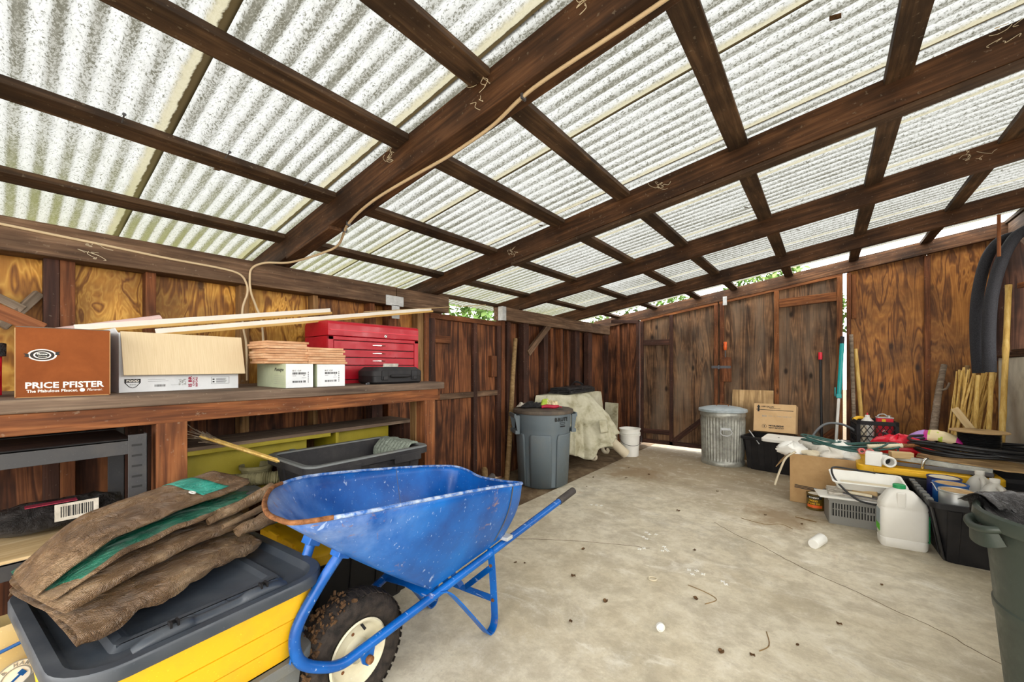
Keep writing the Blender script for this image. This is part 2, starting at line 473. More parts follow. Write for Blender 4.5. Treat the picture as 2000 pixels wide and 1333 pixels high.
def blue_paint():
    g = G('blue_enamel'); v = g.coord((1, 1, 1), False)
    a = g.noise(v, 3.5, 5, 0.6)
    c = g.ramp(a, [(0.3, (0.001, 0.042, 0.21)), (0.55, (0.0015, 0.105, 0.42)), (0.75, (0.004, 0.16, 0.56))])
    sn = g.noise(v, 5.0, 8, 0.75, 0.4)
    chips = g.ramp(sn, [(0.63, 0.0), (0.68, 0.75)])
    c = g.mix(chips, c, (0.27, 0.17, 0.12))
    w1 = g.noise(g.n('Mapping', {0: v, 2: (0, 0, 0.5), 3: (9, 60, 40)}).outputs[0], 1.0, 2, 0.5, 0.6)
    c = g.mix(g.ramp(w1, [(0.68, 0.0), (0.73, 0.55)]), c, (0.45, 0.55, 0.72))
    fl = g.noise(v, 110, 2)
    c = g.mix(g.ramp(fl, [(0.70, 0.0), (0.76, 0.7)]), c, (0.5, 0.58, 0.7))
    # paint scoured pale and cracked to rust towards the pouring lip
    sp = g.n('SeparateXYZ', {0: v})
    lip = g.n('MapRange', {0: sp.outputs[1], 1: 0.12, 2: -0.33}).outputs[0]
    up = g.n('MapRange', {0: sp.outputs[2], 1: 0.55, 2: 0.80}).outputs[0]
    lm = g.ma('MULTIPLY', g.ma('MULTIPLY', lip, up), g.ramp(g.noise(v, 7, 6, 0.7), [(0.35, 0.0), (0.62, 1.0)]))
    c = g.mix(g.ma('MULTIPLY', lm, 0.5), c, (0.40, 0.47, 0.60))
    c = g.mix(g.ma('MULTIPLY', g.ma('MULTIPLY', lip, up), g.ramp(g.noise(v, 22, 6, 0.75, 1.5), [(0.58, 0.0), (0.64, 0.9)])), c, (0.24, 0.12, 0.06))
    rr = g.ma('ADD', g.ramp(a, [(0.3, 0.28), (0.7, 0.42)]), g.ma('MULTIPLY', chips, 0.4))
    return g.bsdf(c, rr, bump=sn, bstr=0.06, spec=0.42)
M['blue'] = blue_paint()
def blue_rim():
    g = G('worn_blue_rim'); v = g.coord((1, 1, 1), False)
    a = g.noise(v, 30, 5, 0.7)
    c = g.mix(g.ramp(a, [(0.42, 0.0), (0.62, 0.85)]), (0.01, 0.11, 0.42), (0.50, 0.58, 0.70))
    return g.bsdf(c, 0.4, spec=0.5)
M['bluerim'] = blue_rim()
M['rust'] = simple_noise('rust', [(0.35, (0.10, 0.035, 0.012)), (0.65, (0.30, 0.13, 0.05))], 40)
M['rubber'] = simple_noise('tyre_rubber', [(0.35, (0.012, 0.010, 0.009)), (0.7, (0.055, 0.042, 0.034))], 25, rough=0.75)
M['mud'] = simple_noise('dried_mud', [(0.3, (0.06, 0.03, 0.015)), (0.7, (0.20, 0.11, 0.05))], 45, bstr=1.0)
M['cream'] = plastic('cream_enamel', (0.66, 0.61, 0.44), 0.4, 0.35)
M['grip'] = plastic('grip_rubber', (0.035, 0.028, 0.026), 0.7, 0.4)
M['black'] = plastic('black_plastic', (0.009, 0.0085, 0.010), 0.45, 0.16, (0.10, 0.09, 0.08), spec=0.3)
M['blackdusty'] = plastic('dusty_black_plastic', (0.017, 0.016, 0.018), 0.6, 0.3, (0.13, 0.12, 0.11), spec=0.3)
M['graylid'] = plastic('slate_plastic', (0.034, 0.042, 0.054), 0.36, 0.25, (0.11, 0.11, 0.11))
M['graytote'] = plastic('grey_plastic', (0.13, 0.14, 0.14), 0.45, 0.4, (0.20, 0.17, 0.10))
M['yellow'] = plastic('yellow_plastic', (0.75, 0.42, 0.005), 0.42, 0.3, (0.34, 0.22, 0.03))
M['yellowpaint'] = plastic('olive_yellow_paint', (0.27, 0.215, 0.004), 0.55, 0.3, (0.13, 0.11, 0.015))
M['brute'] = plastic('blue_grey_plastic', (0.115, 0.145, 0.165), 0.5, 0.35, (0.20, 0.20, 0.18))
M['lidbrown'] = plastic('brown_black_plastic', (0.070, 0.052, 0.040), 0.6, 0.6, (0.24, 0.19, 0.13))
M['green'] = plastic('dark_green_plastic', (0.034, 0.046, 0.036), 0.4, 0.2, (0.09, 0.09, 0.07))
M['white'] = plastic('white_plastic', (0.80, 0.79, 0.74), 0.4, 0.2, (0.5, 0.45, 0.36))
M['whitejug'] = plastic('jug_plastic', (0.74, 0.72, 0.66), 0.35, 0.15, (0.55, 0.5, 0.42), scratch=False)
M['card'] = simple_noise('kraft_cardboard', [(0.3, (0.34, 0.20, 0.085)), (0.7, (0.47, 0.30, 0.14))], 6, bstr=0.1)
M['cardlight'] = simple_noise('light_cardboard', [(0.3, (0.56, 0.36, 0.18)), (0.7, (0.66, 0.45, 0.24))], 6, bstr=0.1)
M['cardtan'] = simple_noise('tan_cardboard', [(0.3, (0.60, 0.47, 0.29)), (0.7, (0.70, 0.57, 0.38))], 9, bstr=0.1, stretch=(1, 30, 1))
M['cardbrown'] = simple_noise('brown_printed_card', [(0.3, (0.17, 0.045, 0.010)), (0.7, (0.235, 0.066, 0.016))], 8, bstr=0.1)
M['cardwhite'] = simple_noise('white_printed_card', [(0.3, (0.62, 0.64, 0.66)), (0.7, (0.76, 0.77, 0.78))], 8, bstr=0.08)
M['cardmint'] = simple_noise('mint_printed_card', [(0.3, (0.38, 0.42, 0.28)), (0.7, (0.49, 0.53, 0.37))], 8, bstr=0.08)
M['ink'] = flat('black_ink', (0.015, 0.015, 0.015), 0.7)
M['inkred'] = flat('maroon_ink', (0.30, 0.02, 0.05), 0.7)
M['inkwhite'] = flat('white_ink', (0.85, 0.82, 0.74), 0.7)
M['inkgray'] = flat('grey_ink', (0.28, 0.28, 0.26), 0.7)
M['tile'] = simple_noise('terracotta', [(0.3, (0.42, 0.21, 0.10)), (0.5, (0.55, 0.31, 0.17)), (0.72, (0.66, 0.45, 0.28))], 9, bstr=0.2)
M['red'] = plastic('red_enamel', (0.42, 0.002, 0.014), 0.36, 0.25, (0.20, 0.015, 0.02))
M['chrome'] = flat('chrome', (0.75, 0.74, 0.70), 0.22, 1.0)
M['steel'] = flat('dark_steel', (0.10, 0.10, 0.11), 0.5, 0.3)
M['rack'] = plastic('grey_painted_steel', (0.030, 0.030, 0.033), 0.5, 0.3, (0.14, 0.12, 0.10))
M['galv'] = simple_noise('galvanised_steel', [(0.3, (0.24, 0.24, 0.21)), (0.5, (0.36, 0.36, 0.32)), (0.72, (0.48, 0.48, 0.43))], 16, rough=0.48, bstr=0.05, spec=0.5, metal=0.6)
M['galvlid'] = simple_noise('galvanised_lid', [(0.3, (0.25, 0.30, 0.32)), (0.7, (0.42, 0.47, 0.49))], 12, rough=0.5, bstr=0.05, spec=0.6)
M['zinc'] = simple_noise('zinc_plate', [(0.3, (0.36, 0.37, 0.37)), (0.7, (0.58, 0.59, 0.59))], 22, rough=0.5, bstr=0.05, spec=0.6)
def tarp_mat(name, a, b, c, spec=0.7):
    g = G(name); v = g.coord((1, 1, 1), False)
    f = g.noise(v, 7, 6, 0.65, 0.6)
    wv = g.n('TexWave', {'Vector': v, 'Scale': 110.0, 'Distortion': 0.5}).outputs[1]
    col = g.ramp(f, [(0.3, a), (0.5, b), (0.72, c)])
    cr = g.noise(g.n('Mapping', {0: v, 2: (0, 0, 0.4), 3: (8, 12, 10)}).outputs[0], 1.8, 6, 0.68, 1.6)
    h = g.ma('ADD', cr, g.ma('MULTIPLY', wv, 0.03))
    return g.bsdf(col, g.ramp(cr, [(0.3, 0.22), (0.7, 0.42)]), bump=h, bstr=1.0, bdist=0.035, spec=spec)
M['tarp'] = tarp_mat('brown_tarpaulin', (0.080, 0.040, 0.015), (0.20, 0.112, 0.050), (0.36, 0.235, 0.125))
M['teal'] = tarp_mat('teal_tarpaulin', (0.005, 0.20, 0.15), (0.015, 0.36, 0.27), (0.10, 0.52, 0.42))
M['tealdark'] = tarp_mat('green_tarpaulin', (0.002, 0.06, 0.035), (0.004, 0.14, 0.08), (0.01, 0.24, 0.14))
M['cover'] = simple_noise('canvas_cover', [(0.27, (0.10, 0.075, 0.04)), (0.37, (0.34, 0.31, 0.20)), (0.5, (0.50, 0.47, 0.34)), (0.72, (0.64, 0.61, 0.48))], 5, rough=0.5, bstr=0.25)
M['blacktarp'] = tarp_mat('black_sheeting', (0.006, 0.006, 0.007), (0.014, 0.013, 0.015), (0.05, 0.047, 0.047), spec=0.45)
M['liner'] = tarp_mat('black_liner_film', (0.006, 0.005, 0.005), (0.013, 0.011, 0.011), (0.032, 0.027, 0.026), spec=0.45)
M['bamboo'] = simple_noise('bamboo', [(0.3, (0.44, 0.25, 0.06)), (0.5, (0.62, 0.40, 0.11)), (0.7, (0.74, 0.54, 0.21))], 5, rough=0.5, bstr=0.05, stretch=(9, 9, 1))
M['pale'] = wood('pale_timber', (0.40, 0.26, 0.11), (0.58, 0.42, 0.22), (0.68, 0.54, 0.33), knots=False, stain=0.1)
M['polewood'] = wood('worn_pole', (0.16, 0.09, 0.035), (0.30, 0.19, 0.08), (0.44, 0.31, 0.15), knots=False, stain=0.3)
M['whitetrim'] = plastic('white_moulding', (0.74, 0.70, 0.64), 0.5, 0.25, (0.5, 0.42, 0.3))
M['trimraw'] = wood('raw_moulding_edge', (0.42, 0.22, 0.05), (0.58, 0.36, 0.11), (0.68, 0.48, 0.2), knots=False, stain=0.1)
M['pink'] = plastic('pink_paper', (0.72, 0.50, 0.47), 0.6, 0.2, (0.75, 0.62, 0.6))
M['foam'] = simple_noise('black_foam', [(0.3, (0.010, 0.010, 0.013)), (0.7, (0.045, 0.045, 0.052))], 160, rough=0.7, bstr=0.4)
M['cable'] = flat('cream_cable', (0.62, 0.48, 0.30), 0.5)
M['cableblack'] = flat('black_cable', (0.012, 0.012, 0.014), 0.4)
M['cablegreen'] = flat('green_cable', (0.025, 0.085, 0.075), 0.4)
M['cablegray'] = flat('grey_cable', (0.16, 0.17, 0.18), 0.4)
M['tealpole'] = flat('teal_paint', (0.01, 0.33, 0.33), 0.35)
M['orange'] = flat('orange_plastic', (0.75, 0.12, 0.02), 0.35)
M['redplastic'] = flat('red_plastic', (0.62, 0.01, 0.03), 0.35)
M['bag'] = plastic('clear_bag', (0.70, 0.66, 0.58), 0.3, 0.4, (0.46, 0.38, 0.26))
M['purple'] = flat('purple_film', (0.42, 0.22, 0.58), 0.35)
M['magenta'] = flat('magenta_film', (0.45, 0.02, 0.22), 0.35)
M['creamfilm'] = flat('cream_film', (0.72, 0.60, 0.36), 0.4)
M['limefilm'] = flat('lime_film', (0.42, 0.55, 0.06), 0.4)
M['canblue'] = flat('blue_can', (0.01, 0.09, 0.32), 0.4)
M['cannavy'] = flat('navy_can', (0.012, 0.02, 0.12), 0.4)
M['cansilver'] = flat('tin', (0.55, 0.56, 0.55), 0.35, 0.7)
M['canlid'] = simple_noise('tan_can_lid', [(0.3, (0.36, 0.21, 0.08)), (0.7, (0.58, 0.40, 0.20))], 18, rough=0.5)
M['canbrown'] = flat('brown_can', (0.12, 0.075, 0.012), 0.35, 0.2)
M['crategray'] = plastic('grey_crate', (0.20, 0.195, 0.175), 0.55, 0.3)
M['paper'] = simple_noise('dirty_paper', [(0.3, (0.30, 0.26, 0.21)), (0.6, (0.66, 0.62, 0.54))], 16, bstr=0.1)
M['bone'] = flat('cream_plastic', (0.66, 0.58, 0.42), 0.5)
M['pinkplug'] = flat('pink_rubber', (0.62, 0.17, 0.15), 0.4)
M['limegreen'] = flat('bright_green_label', (0.12, 0.55, 0.02), 0.4)
M['capgreen'] = flat('green_cap', (0.02, 0.30, 0.10), 0.4)
M['sack'] = plastic('printed_sack', (0.52, 0.40, 0.18), 0.5, 0.4, (0.5, 0.47, 0.4))
M['padcloth'] = simple_noise('grey_green_fabric', [(0.3, (0.14, 0.16, 0.13)), (0.7, (0.30, 0.34, 0.28))], 60, bstr=0.6)
M['greenpad'] = simple_noise('drab_pot', [(0.3, (0.15, 0.13, 0.06)), (0.7, (0.30, 0.27, 0.15))], 10)
M['maroonred'] = flat('dull_red_rubber', (0.40, 0.012, 0.04), 0.45)
M['maroon'] = flat('maroon_metal', (0.10, 0.025, 0.018), 0.5)
def glassy(name, col, a=0.55):
    g = G(name)
    v = g.coord(); n = g.noise(v, 6, 4)
    c = g.mix(g.ramp(n, [(0.4, 0.0), (0.7, 0.3)]), col, (0.5, 0.45, 0.36))
    tr = g.n('BsdfTranslucent', {0: c}); gl = g.n('BsdfPrincipled', {'Base Color': c, 'Roughness': 0.3})
    ms = g.n('MixShader', {0: a, 1: tr.outputs[0], 2: gl.outputs[0]})
    g.nt.links.new(ms.outputs[0], g.out.inputs[0])
    return g.m
M['milky'] = glassy('milky_polythene', (0.84, 0.82, 0.76))
# ------------------------------------------------------------------ the shed
SL = 0.1563
ZT = 2.4866
ZB = 2.3379
def rz(x, off=0.0): return ZT + SL * x + off

floor = struct('floor')
mb = MB(); mb.bb((-2.16, -3.2, -0.12), (1.8, 6.9, 0.0)); mb.build('slab', M['concrete'], floor)
mb = MB()
mb.grid(lambda u, v: (-3.3 + 1.17 * v + 0.03 * mn.noise((u * 30, 3, 0)) * (1 if v > .9 else 0), -3.2 + 10.1 * u, -0.004 + 0.012 * fbm((u * 40, v * 5, 2)) - 0.02 * max(0, v - .96) * 25), 120, 10)
mb.build('soil_strip', M['soil'], floor, smooth=60)
# hairline cracks in the slab
for pts in ([(-0.70, 3.52), (-0.52, 3.36), (-0.36, 3.27), (-0.20, 3.13), (-0.05, 3.02), (0.1, 2.94), (0.26, 2.83), (0.42, 2.74), (0.56, 2.6), (0.9, 2.36)],
            [(-2.12, 2.05), (-1.9, 2.2), (-1.6, 2.42), (-1.25, 2.62), (-0.95, 2.75)]):
    P = cat_rom([(x, y, 0.0008) for x, y in pts], 10)
    P = [Vector((p.x + 0.008 * mn.noise((p.x * 25, p.y * 25, 0)), p.y + 0.008 * mn.noise((p.y * 25, p.x * 25, 4)), p.z)) for p in P]
    m2 = MB(); m2.strap(P, (0.6, 0.8, 0), 0.0035, 0.0008); m2.build('crack', M['soil'], floor)

ground = struct('ground')
mb = MB(); mb.bb((-30, -30, -0.4), (30, 30, -0.13)); mb.build('earth', M['soil'], ground)

# --- left wall
wl = struct('wall_left')
XS = -2.86    # stud faces
XP = -2.945   # sheathing face
def vboard(name, x, y, z0, z1, wy, tx, mat, par, bevel=0.003):
    # upright: width wy along Y, depth tx along X, front face at x
    return board(name, (x - tx / 2, y, z0), (x - tx / 2, y, z1), wy, tx, mat, par, up=(0, 1, 0), bevel=bevel)
def ztop(y): return 1.752
for y0, y1, mt in ((-1.2, -0.05, 'ply_gold'), (-0.05, 0.155, 'ply_gold'), (0.155, 0.945, 'ply_gold'), (0.945, 1.39, 'ply_gold'), (1.39, 1.84, 'ply_orange'), (1.84, 2.42, 'ply_orange')):
    board('panel', (XP - .009, (y0 + y1) / 2, 1.0), (XP - .009, (y0 + y1) / 2, 1.93), y1 - y0 - .004, .018, M[mt], wl, up=(0, 1, 0), bevel=0)
for y0, y1 in ((-1.2, 0.155), (0.155, 0.945), (0.945, 1.84), (1.84, 2.42)):
    board('panel', (XP - .009, (y0 + y1) / 2, -0.02), (XP - .009, (y0 + y1) / 2, 0.998), y1 - y0 - .004, .018, M['ply_red'], wl, up=(0, 1, 0), bevel=0)
for y0, y1, mt in ((-0.62, -0.57, 'stud'), (0.131, 0.181, 'studdark'), (0.182, 0.232, 'stud'), (0.487, 0.530, 'stud'), (0.925, 0.975, 'studlight'),
                   (1.376, 1.41, 'studlight'), (1.825, 1.868, 'stud'), (1.995, 2.09, 'stud'), (2.30, 2.365, 'studlight'), (2.375, 2.43, 'stud')):
    vboard('stud', XS, (y0 + y1) / 2, -0.02, 1.756, y1 - y0, .085, M[mt], wl)
board('top_plate', (-2.87, -1.2, 1.826), (-2.87, 2.03, 1.826), .15, .14, M['plate'], wl, bevel=.004, warp=.003)
board('top_plate', (-2.87, 2.035, 1.822), (-2.87, 2.62, 1.822), .15, .14, M['plate'], wl, bevel=.004)
# zinc strap tying the plate splice
mb = MB(); mb.bb((-2.8, 1.93, 1.745), (-2.797, 2.10, 1.825)); mb.bb((-2.8, 1.985, 1.64), (-2.797, 2.06, 1.75))
for yy in (1.95, 2.015, 2.08):
    for zz in (1.765, 1.805): mb.lathe([(0.004, 0), (0.004, 0.002)], 8, (0, 0, 0)) if False else mb.bb((-2.797, yy - .004, zz - .004), (-2.795, yy + .004, zz + .004))
mb.build('tie_plate', M['zinc'], wl)
# the bay at the far left: a broken forked brace and a loose red board
board('brace', (-2.90, -0.10, 1.62), (-2.88, 0.075, 1.505), .035, .03, M['bark'], wl)
board('brace', (-2.90, 0.12, 1.59), (-2.87, 0.01, 1.42), .035, .03, M['bark'], wl)

# plank door in the left wall, between the bench and the far bay
dl = struct('door_1')
DX = -2.90
board('panel', (DX - .009, 2.72, 0.02), (DX - .009, 2.72, 1.70), .50, .018, M['ply_red'], dl, up=(0, 1, 0), bevel=0)
board('panel', (DX - .009, 3.215, 0.02), (DX - .009, 3.215, 1.70), .48, .018, M['ply_red'], dl, up=(0, 1, 0), bevel=0)
for y0, y1, z0, z1, mt in ((2.455, 2.505, 0.02, 1.70, 'studdark'), (3.02, 3.075, 0.02, 1.70, 'studdark'), (3.40, 3.465, 0.02, 1.70, 'studdark')):
    vboard('stile', DX + .04, (y0 + y1) / 2, z0, z1, y1 - y0, .04, M[mt], dl)
def hrail(x, y0, y1, z, h, t, mat, par, z2=None):
    return board('rail', (x - t / 2, y0, z), (x - t / 2, y1, z if z2 is None else z2), h, t, mat, par)
hrail(DX + .041, 2.45, 3.47, 1.715, .05, .045, M['stud'], dl)
hrail(DX + .041, 2.506, 2.70, 1.50, .07, .04, M['stud'], dl)
hrail(DX + .041, 2.506, 3.02, 0.955, .055, .045, M['plate'], dl, .955)
hrail(DX + .041, 3.076, 3.40, 0.955, .055, .045, M['plate'], dl)
hrail(DX + .041, 2.506, 2.85, 0.18, .06, .04, M['plate'], dl)
board('block', (DX + .02, 3.34, 1.13), (DX + .02, 3.34, 1.36), .09, .05, M['stud'], dl, up=(0, 1, 0))

# far bay of the left wall
for y0, y1, mt in ((3.62, 4.20, 'ply_red'), (4.20, 4.80, 'ply_red'), (4.80, 5.35, 'ply_dark'), (5.35, 6.30, 'ply_red')):
    board('panel', (XP - .009, (y0 + y1) / 2, -0.02), (XP - .009, (y0 + y1) / 2, 1.80), y1 - y0 - .004, .018, M[mt], wl, up=(0, 1, 0), bevel=0)
for y0, y1, mt, x in ((3.475, 3.535, 'stud', XS), (3.60, 3.66, 'studdark', XS - .02), (3.85, 3.955, 'studdark', XS + .03), (4.33, 4.43, 'studdark', XS), (4.55, 4.62, 'stud', XS - .04), (4.75, 4.80, 'stud', XS),
                      (4.98, 5.02, 'stud', XS - .03), (5.16, 5.28, 'studdark', XS), (5.50, 5.62, 'studdark', XS + .03), (5.66, 5.74, 'stud', XS - .02)):
    vboard('stud', x, (y0 + y1) / 2, -0.02, 1.76, y1 - y0, .08, M[mt], wl)
board('panel', (XP + .02, 3.56, -0.02), (XP + .02, 3.56, 1.76), .085, .018, M['ply_red'], wl, up=(0, 1, 0), bevel=0)
board('top_plate', (-2.87, 3.43, 1.830), (-2.87, 6.20, 1.830), .145, .14, M['plate'], wl, bevel=.004, warp=.003)
mb = MB(); mb.bb((-2.80, 3.415, 1.752), (-2.796, 3.475, 1.905)); mb.bb((-2.86, 3.412, 1.752), (-2.796, 3.4155, 1.905))
for zz in (1.775, 1.80, 1.83, 1.86, 1.885): mb.bb((-2.796, 3.435, zz - .004), (-2.794, 3.443, zz + .004))
mb.build('post_cap', M['zinc'], wl)
board('diagonal_brace', (-2.83, 3.93, 1.40), (-2.83, 4.42, 1.79), .075, .04, M['plate'], wl)

def slope_panel(name, x0, x1, z0, mat, par, y, t, drop):
    L = x1 - x0
    m2 = MB(); zt0 = ZB + SL * x0 - drop; zt1 = ZB + SL * x1 - drop
    # local X is the vertical grain
    m2.add([(z0, 0, 0), (z0, L, 0), (zt1, L, 0), (zt0, 0, 0), (z0, 0, t), (z0, L, t), (zt1, L, t), (zt0, 0, t)], [(0, 1, 2, 3), (7, 6, 5, 4), (0, 4, 5, 1), (1, 5, 6, 2), (2, 6, 7, 3), (3, 7, 4, 0)])
    o = m2.build(name, mat, par)
    o.matrix_basis = Matrix(((0, 1, 0, x0), (0, 0, 1, y), (1, 0, 0, 0), (0, 0, 0, 1)))
    return o
# --- back wall
wb = struct('wall_back')
YB = 6.30
def hb(name, x0, x1, z0, z1, mat, par, y=YB, t=.018, bev=0):
    return board(name, ((x0 + x1) / 2, y + t / 2, z0), ((x0 + x1) / 2, y + t / 2, z1), x1 - x0 - .003, t, mat, par, up=(1, 0, 0), bevel=bev)
for x0, x1, mt in ((-2.96, -2.68, 'ply_red'), (-2.68, -2.33, 'ply_red')):
    hb('panel', x0, x1, -0.02, 1.97, M[mt], wb)
for x0, x1, mt in ((-2.95, -2.87, 'studdark'), (-2.715, -2.662, 'stud'), (-2.53, -2.50, 'stud'), (-2.385, -2.335, 'studdark')):
    hb('stud', x0, x1, -0.02, 1.96, M[mt], wb, YB - .04, .04, .003)
for x0, x1, mt in ((0.20, 0.875, 'ply_orange'), (0.875, 1.42, 'ply_orange'), (1.42, 1.80, 'ply_dark')):
    slope_panel('panel', x0 + .002, x1 - .002, -0.02, M[mt], wb, YB, .018, -.06)
hb('stud', 0.192, 0.237, -0.02, 2.36, M['stud'], wb, YB - .05, .05, .003)
hb('stud', 0.850, 0.902, -0.02, 2.46, M['stud'], wb, YB - .03, .03, .003)
hb('stud', 1.33, 1.42, 1.3, 2.50, M['studdark'], wb, YB - .05, .05, .003)
hb('block', 0.240, 0.285, 1.81, 2.34, M['gatewood'], wb, YB - .03, .03, .003)
# sloping head plate on the back wall
Y5 = 6.236
board('head_plate', (-3.1, Y5 + .03, ZB + SL * -3.1 + .072), (1.75, Y5 + .03, ZB + SL * 1.75 + .072), .145, .06, M['rafter'], wb, bevel=.004, warp=.003)
mb = MB(); mb.bb((-1.135, Y5 - .004, 2.095), (-1.085, Y5 - .001, 2.215)); mb.bb((-1.125, Y5 - .0065, 2.19), (-1.095, Y5 - .004, 2.205)); mb.bb((-1.125, Y5 - .0065, 2.115), (-1.095, Y5 - .004, 2.13)); mb.build('tie_plate', M['zinc'], wb)
board('batten', (-2.70, 6.02, 1.955), (-2.33, 6.20, 1.94), .05, .03, M['studdark'], wb)

# pair of framed plywood gates in the back wall
GY = 6.275
def gate(n, x0, x1, mids, z0, gm):
    g = struct('door_%d' % n)
    cuts = [x0] + mids + [x1]
    for a, b in zip(cuts[:-1], cuts[1:]):
        slope_panel('panel', a + .002, b - .002, z0, M['ply_gate'], g, GY, .015, .003)
    return g
def gbar(g, x0, z0, x1, z1, wd, mat='gatewood', t=.035, up=None, y=None):
    return board('frame_bar', (x0, (GY if y is None else y) - t / 2, z0), (x1, (GY if y is None else y) - t / 2, z1), wd, t, M[mat], g, up=up or ((1, 0, 0) if abs(x1 - x0) < abs(z1 - z0) else (0, 0, 1)))
def gt(x): return ZB + SL * x - .003
g1 = gate(2, -2.312, -1.188, [-1.83], .045, 'studdark')
gbar(g1, -2.285, .045, -2.285, gt(-2.28) - .03, .045, 'studdark'); gbar(g1, -1.838, .05, -1.838, gt(-1.84) - .03, .05, 'studdark'); gbar(g1, -1.225, .05, -1.225, gt(-1.225) - .03, .05, 'stud')
gbar(g1, -2.305, gt(-2.305) - .015, -1.20, gt(-1.20) - .015, .035, 'gatewood')
gbar(g1, -2.26, 1.61, -1.865, 1.61, .085, 'studdark'); gbar(g1, -2.26, .235, -1.865, .235, .07, 'studdark'); gbar(g1, -2.26, .08, -1.25, .08, .06, 'studdark')
gbar(g1, -1.80, .12, -1.26, .60, .07, 'studdark', up=(0, 0, 1))
g2 = gate(3, -1.186, 0.162, [-0.505], .045, 'gatewood')
gbar(g2, -1.150, .05, -1.150, gt(-1.15) - .03, .055, 'stud'); gbar(g2, -0.508, .05, -0.508, gt(-.508) - .03, .05, 'gatewood'); gbar(g2, 0.128, .05, 0.128, gt(.128) - .03, .052, 'gatewood')
gbar(g2, -1.185, gt(-1.185) - .015, .155, gt(.155) - .015, .035, 'gatewood')
gbar(g2, -0.48, 2.06, 0.10, 2.09, .11, 'gatewood'); gbar(g2, -1.12, .08, .10, .08, .06, 'studdark')
gbar(g2, -0.20, .16, 0.10, .46, .10, 'stud', up=(0, 0, 1))
board('astragal', (-1.19, GY + .022, .05), (-1.19, GY + .022, gt(-1.19)), .06, .012, M['studdark'], g2, up=(1, 0, 0))
board('latch_block', (-1.085, GY - .055, 1.03), (-1.085, GY - .055, 1.37), .115, .04, M['stud'], g2, up=(1, 0, 0))
mb = MB(); mb.bb((-1.27, GY - .085, 1.215), (-1.03, GY - .078, 1.25))
for xx in (-1.25, -1.215, -1.16, -1.1, -1.05): mb.box((xx, GY - .088, 1.2325), (.014, .008, .014))
mb.bb((-1.185, GY - .11, 1.205), (-1.165, GY - .085, 1.26))
mb.build('hasp', M['steel'], g2)

# --- right wall: low concrete wall with boards above it near the back corner
wr = struct('wall_right')
mb = MB(); mb.bb((1.37, -0.6, -0.1), (1.75, 6.22, 1.33)); mb.build('concrete_wall', M['conwall'], wr, bevel=.008)
for k in range(3):
    board('ledger_board', (1.44 + .03 * k, 5.2, 1.345 + .026 * k), (1.40 + .03 * k, 6.2 - .1 * k, 1.345 + .026 * k), .12, .022, M['rafter'], wr, up=(1, 0, 0))
for k in range(5):
    board('panel', (1.60, 5.28 + .2 * k, 1.42), (1.60, 5.28 + .2 * k, 2.70), .196, .018, M['ply_dark'], wr, up=(0, 1, 0), bevel=0)
for y in (5.42, 5.86): vboard('stud', 1.585, y, 1.42, 2.66, .05, .085, M['studdark'], wr)
board('top_plate', (1.50, -1.2, 2.60), (1.50, 6.2, 2.60), .14, .14, M['plate'], wr, bevel=.004)
board('diagonal_brace', (1.47, 5.15, 2.02), (1.47, 5.95, 2.47), .09, .04, M['plate'], wr)
board('rail', (1.50, 5.2, 1.98), (1.50, 6.2, 2.04), .05, .03, M['gatewood'], wr)
vboard('post', 1.62, -0.9, -0.1, 2.53, .12, .12, M['stud'], wr); vboard('post', 1.62, 2.4, 1.33, 2.53, .12, .12, M['stud'], wr)

# --- roof: rafters, flat purlins between them, lapped corrugated sheets above
roof = struct('ceiling')
RAF = [(-0.28, .08), (1.10, .094), (2.41, .08), (3.71, .062), (5.064, .063)]
for y, t in RAF:
    x0, x1 = -3.18, 2.1
    board('rafter', (x0, y + t / 2, (ZT + ZB) / 2 + SL * x0), (x1, y + t / 2, (ZT + ZB) / 2 + SL * x1), ZT - ZB - .002, t, M['rafter'], roof, bevel=.004, warp=.004)
# sistered strip along the third rafter, and a patch board under the near one
board('sister_strip', (-1.9, 2.41 + .035, ZB + SL * -1.9 - .012), (0.62, 2.41 + .035, ZB + SL * .62 - .012), .022, .06, M['purlin'], roof)
board('cleat', (-2.62, 1.13, ZB + SL * -2.62 - .011), (-2.10, 1.13, ZB + SL * -2.10 - .011), .022, .075, M['rafter'], roof)
PX = [-2.64, -2.035, -1.42, -0.953, -0.325, 0.300, 0.905, 1.50]
ends = [-1.25] + [y for y, t in RAF] + [Y5]
nail_rows = {(1, 1)}
for b in range(len(ends) - 1):
    ya = -1.25 if b == 0 else RAF[b - 1][0] + RAF[b - 1][1]
    yb = ends[b + 1]
    for k, x in enumerate(PX):
        wd = .092
        xc = x - wd / 2 + rnd.uniform(-.008, .008); t = .030
        zc = rz(xc) - t / 2 - .001
        p = board('purlin', (xc, ya - .0, zc), (xc, yb + .0, zc), wd, t, M['purlin'], roof, up=(1, 0, SL), bevel=.002, warp=.003)
        if b == 1 and k == 1:
            for i, yy in enumerate((0.28, 0.60, 0.93)):
                m2 = MB()
                d = Vector((-0.10 + .1 * i, .02, 1.0)).normalized()
                a = Vector((x + .005, yy, rz(x) - .028)); e = Vector((x + .03, yy + .01 * i, rz(x) + .012 - .03))
                m2.tube([a, a + Vector((.045, .004 * i, .012))], .0025, 6); m2.tube([a + Vector((.045, .004 * i, .012)), a + Vector((.048, .004 * i, .0125))], .006, 8)
                m2.build('nail', M['steel'], p, world=False).matrix_basis = chain(roof) @ p.matrix_basis.inverted()
# eave board seen over the plank door
board('eave_board', (-3.13, 2.45, rz(-3.13) - .02), (-3.13, 3.75, rz(-3.13) - .02), .055, .03, M['purlin'], roof, up=(1, 0, SL))
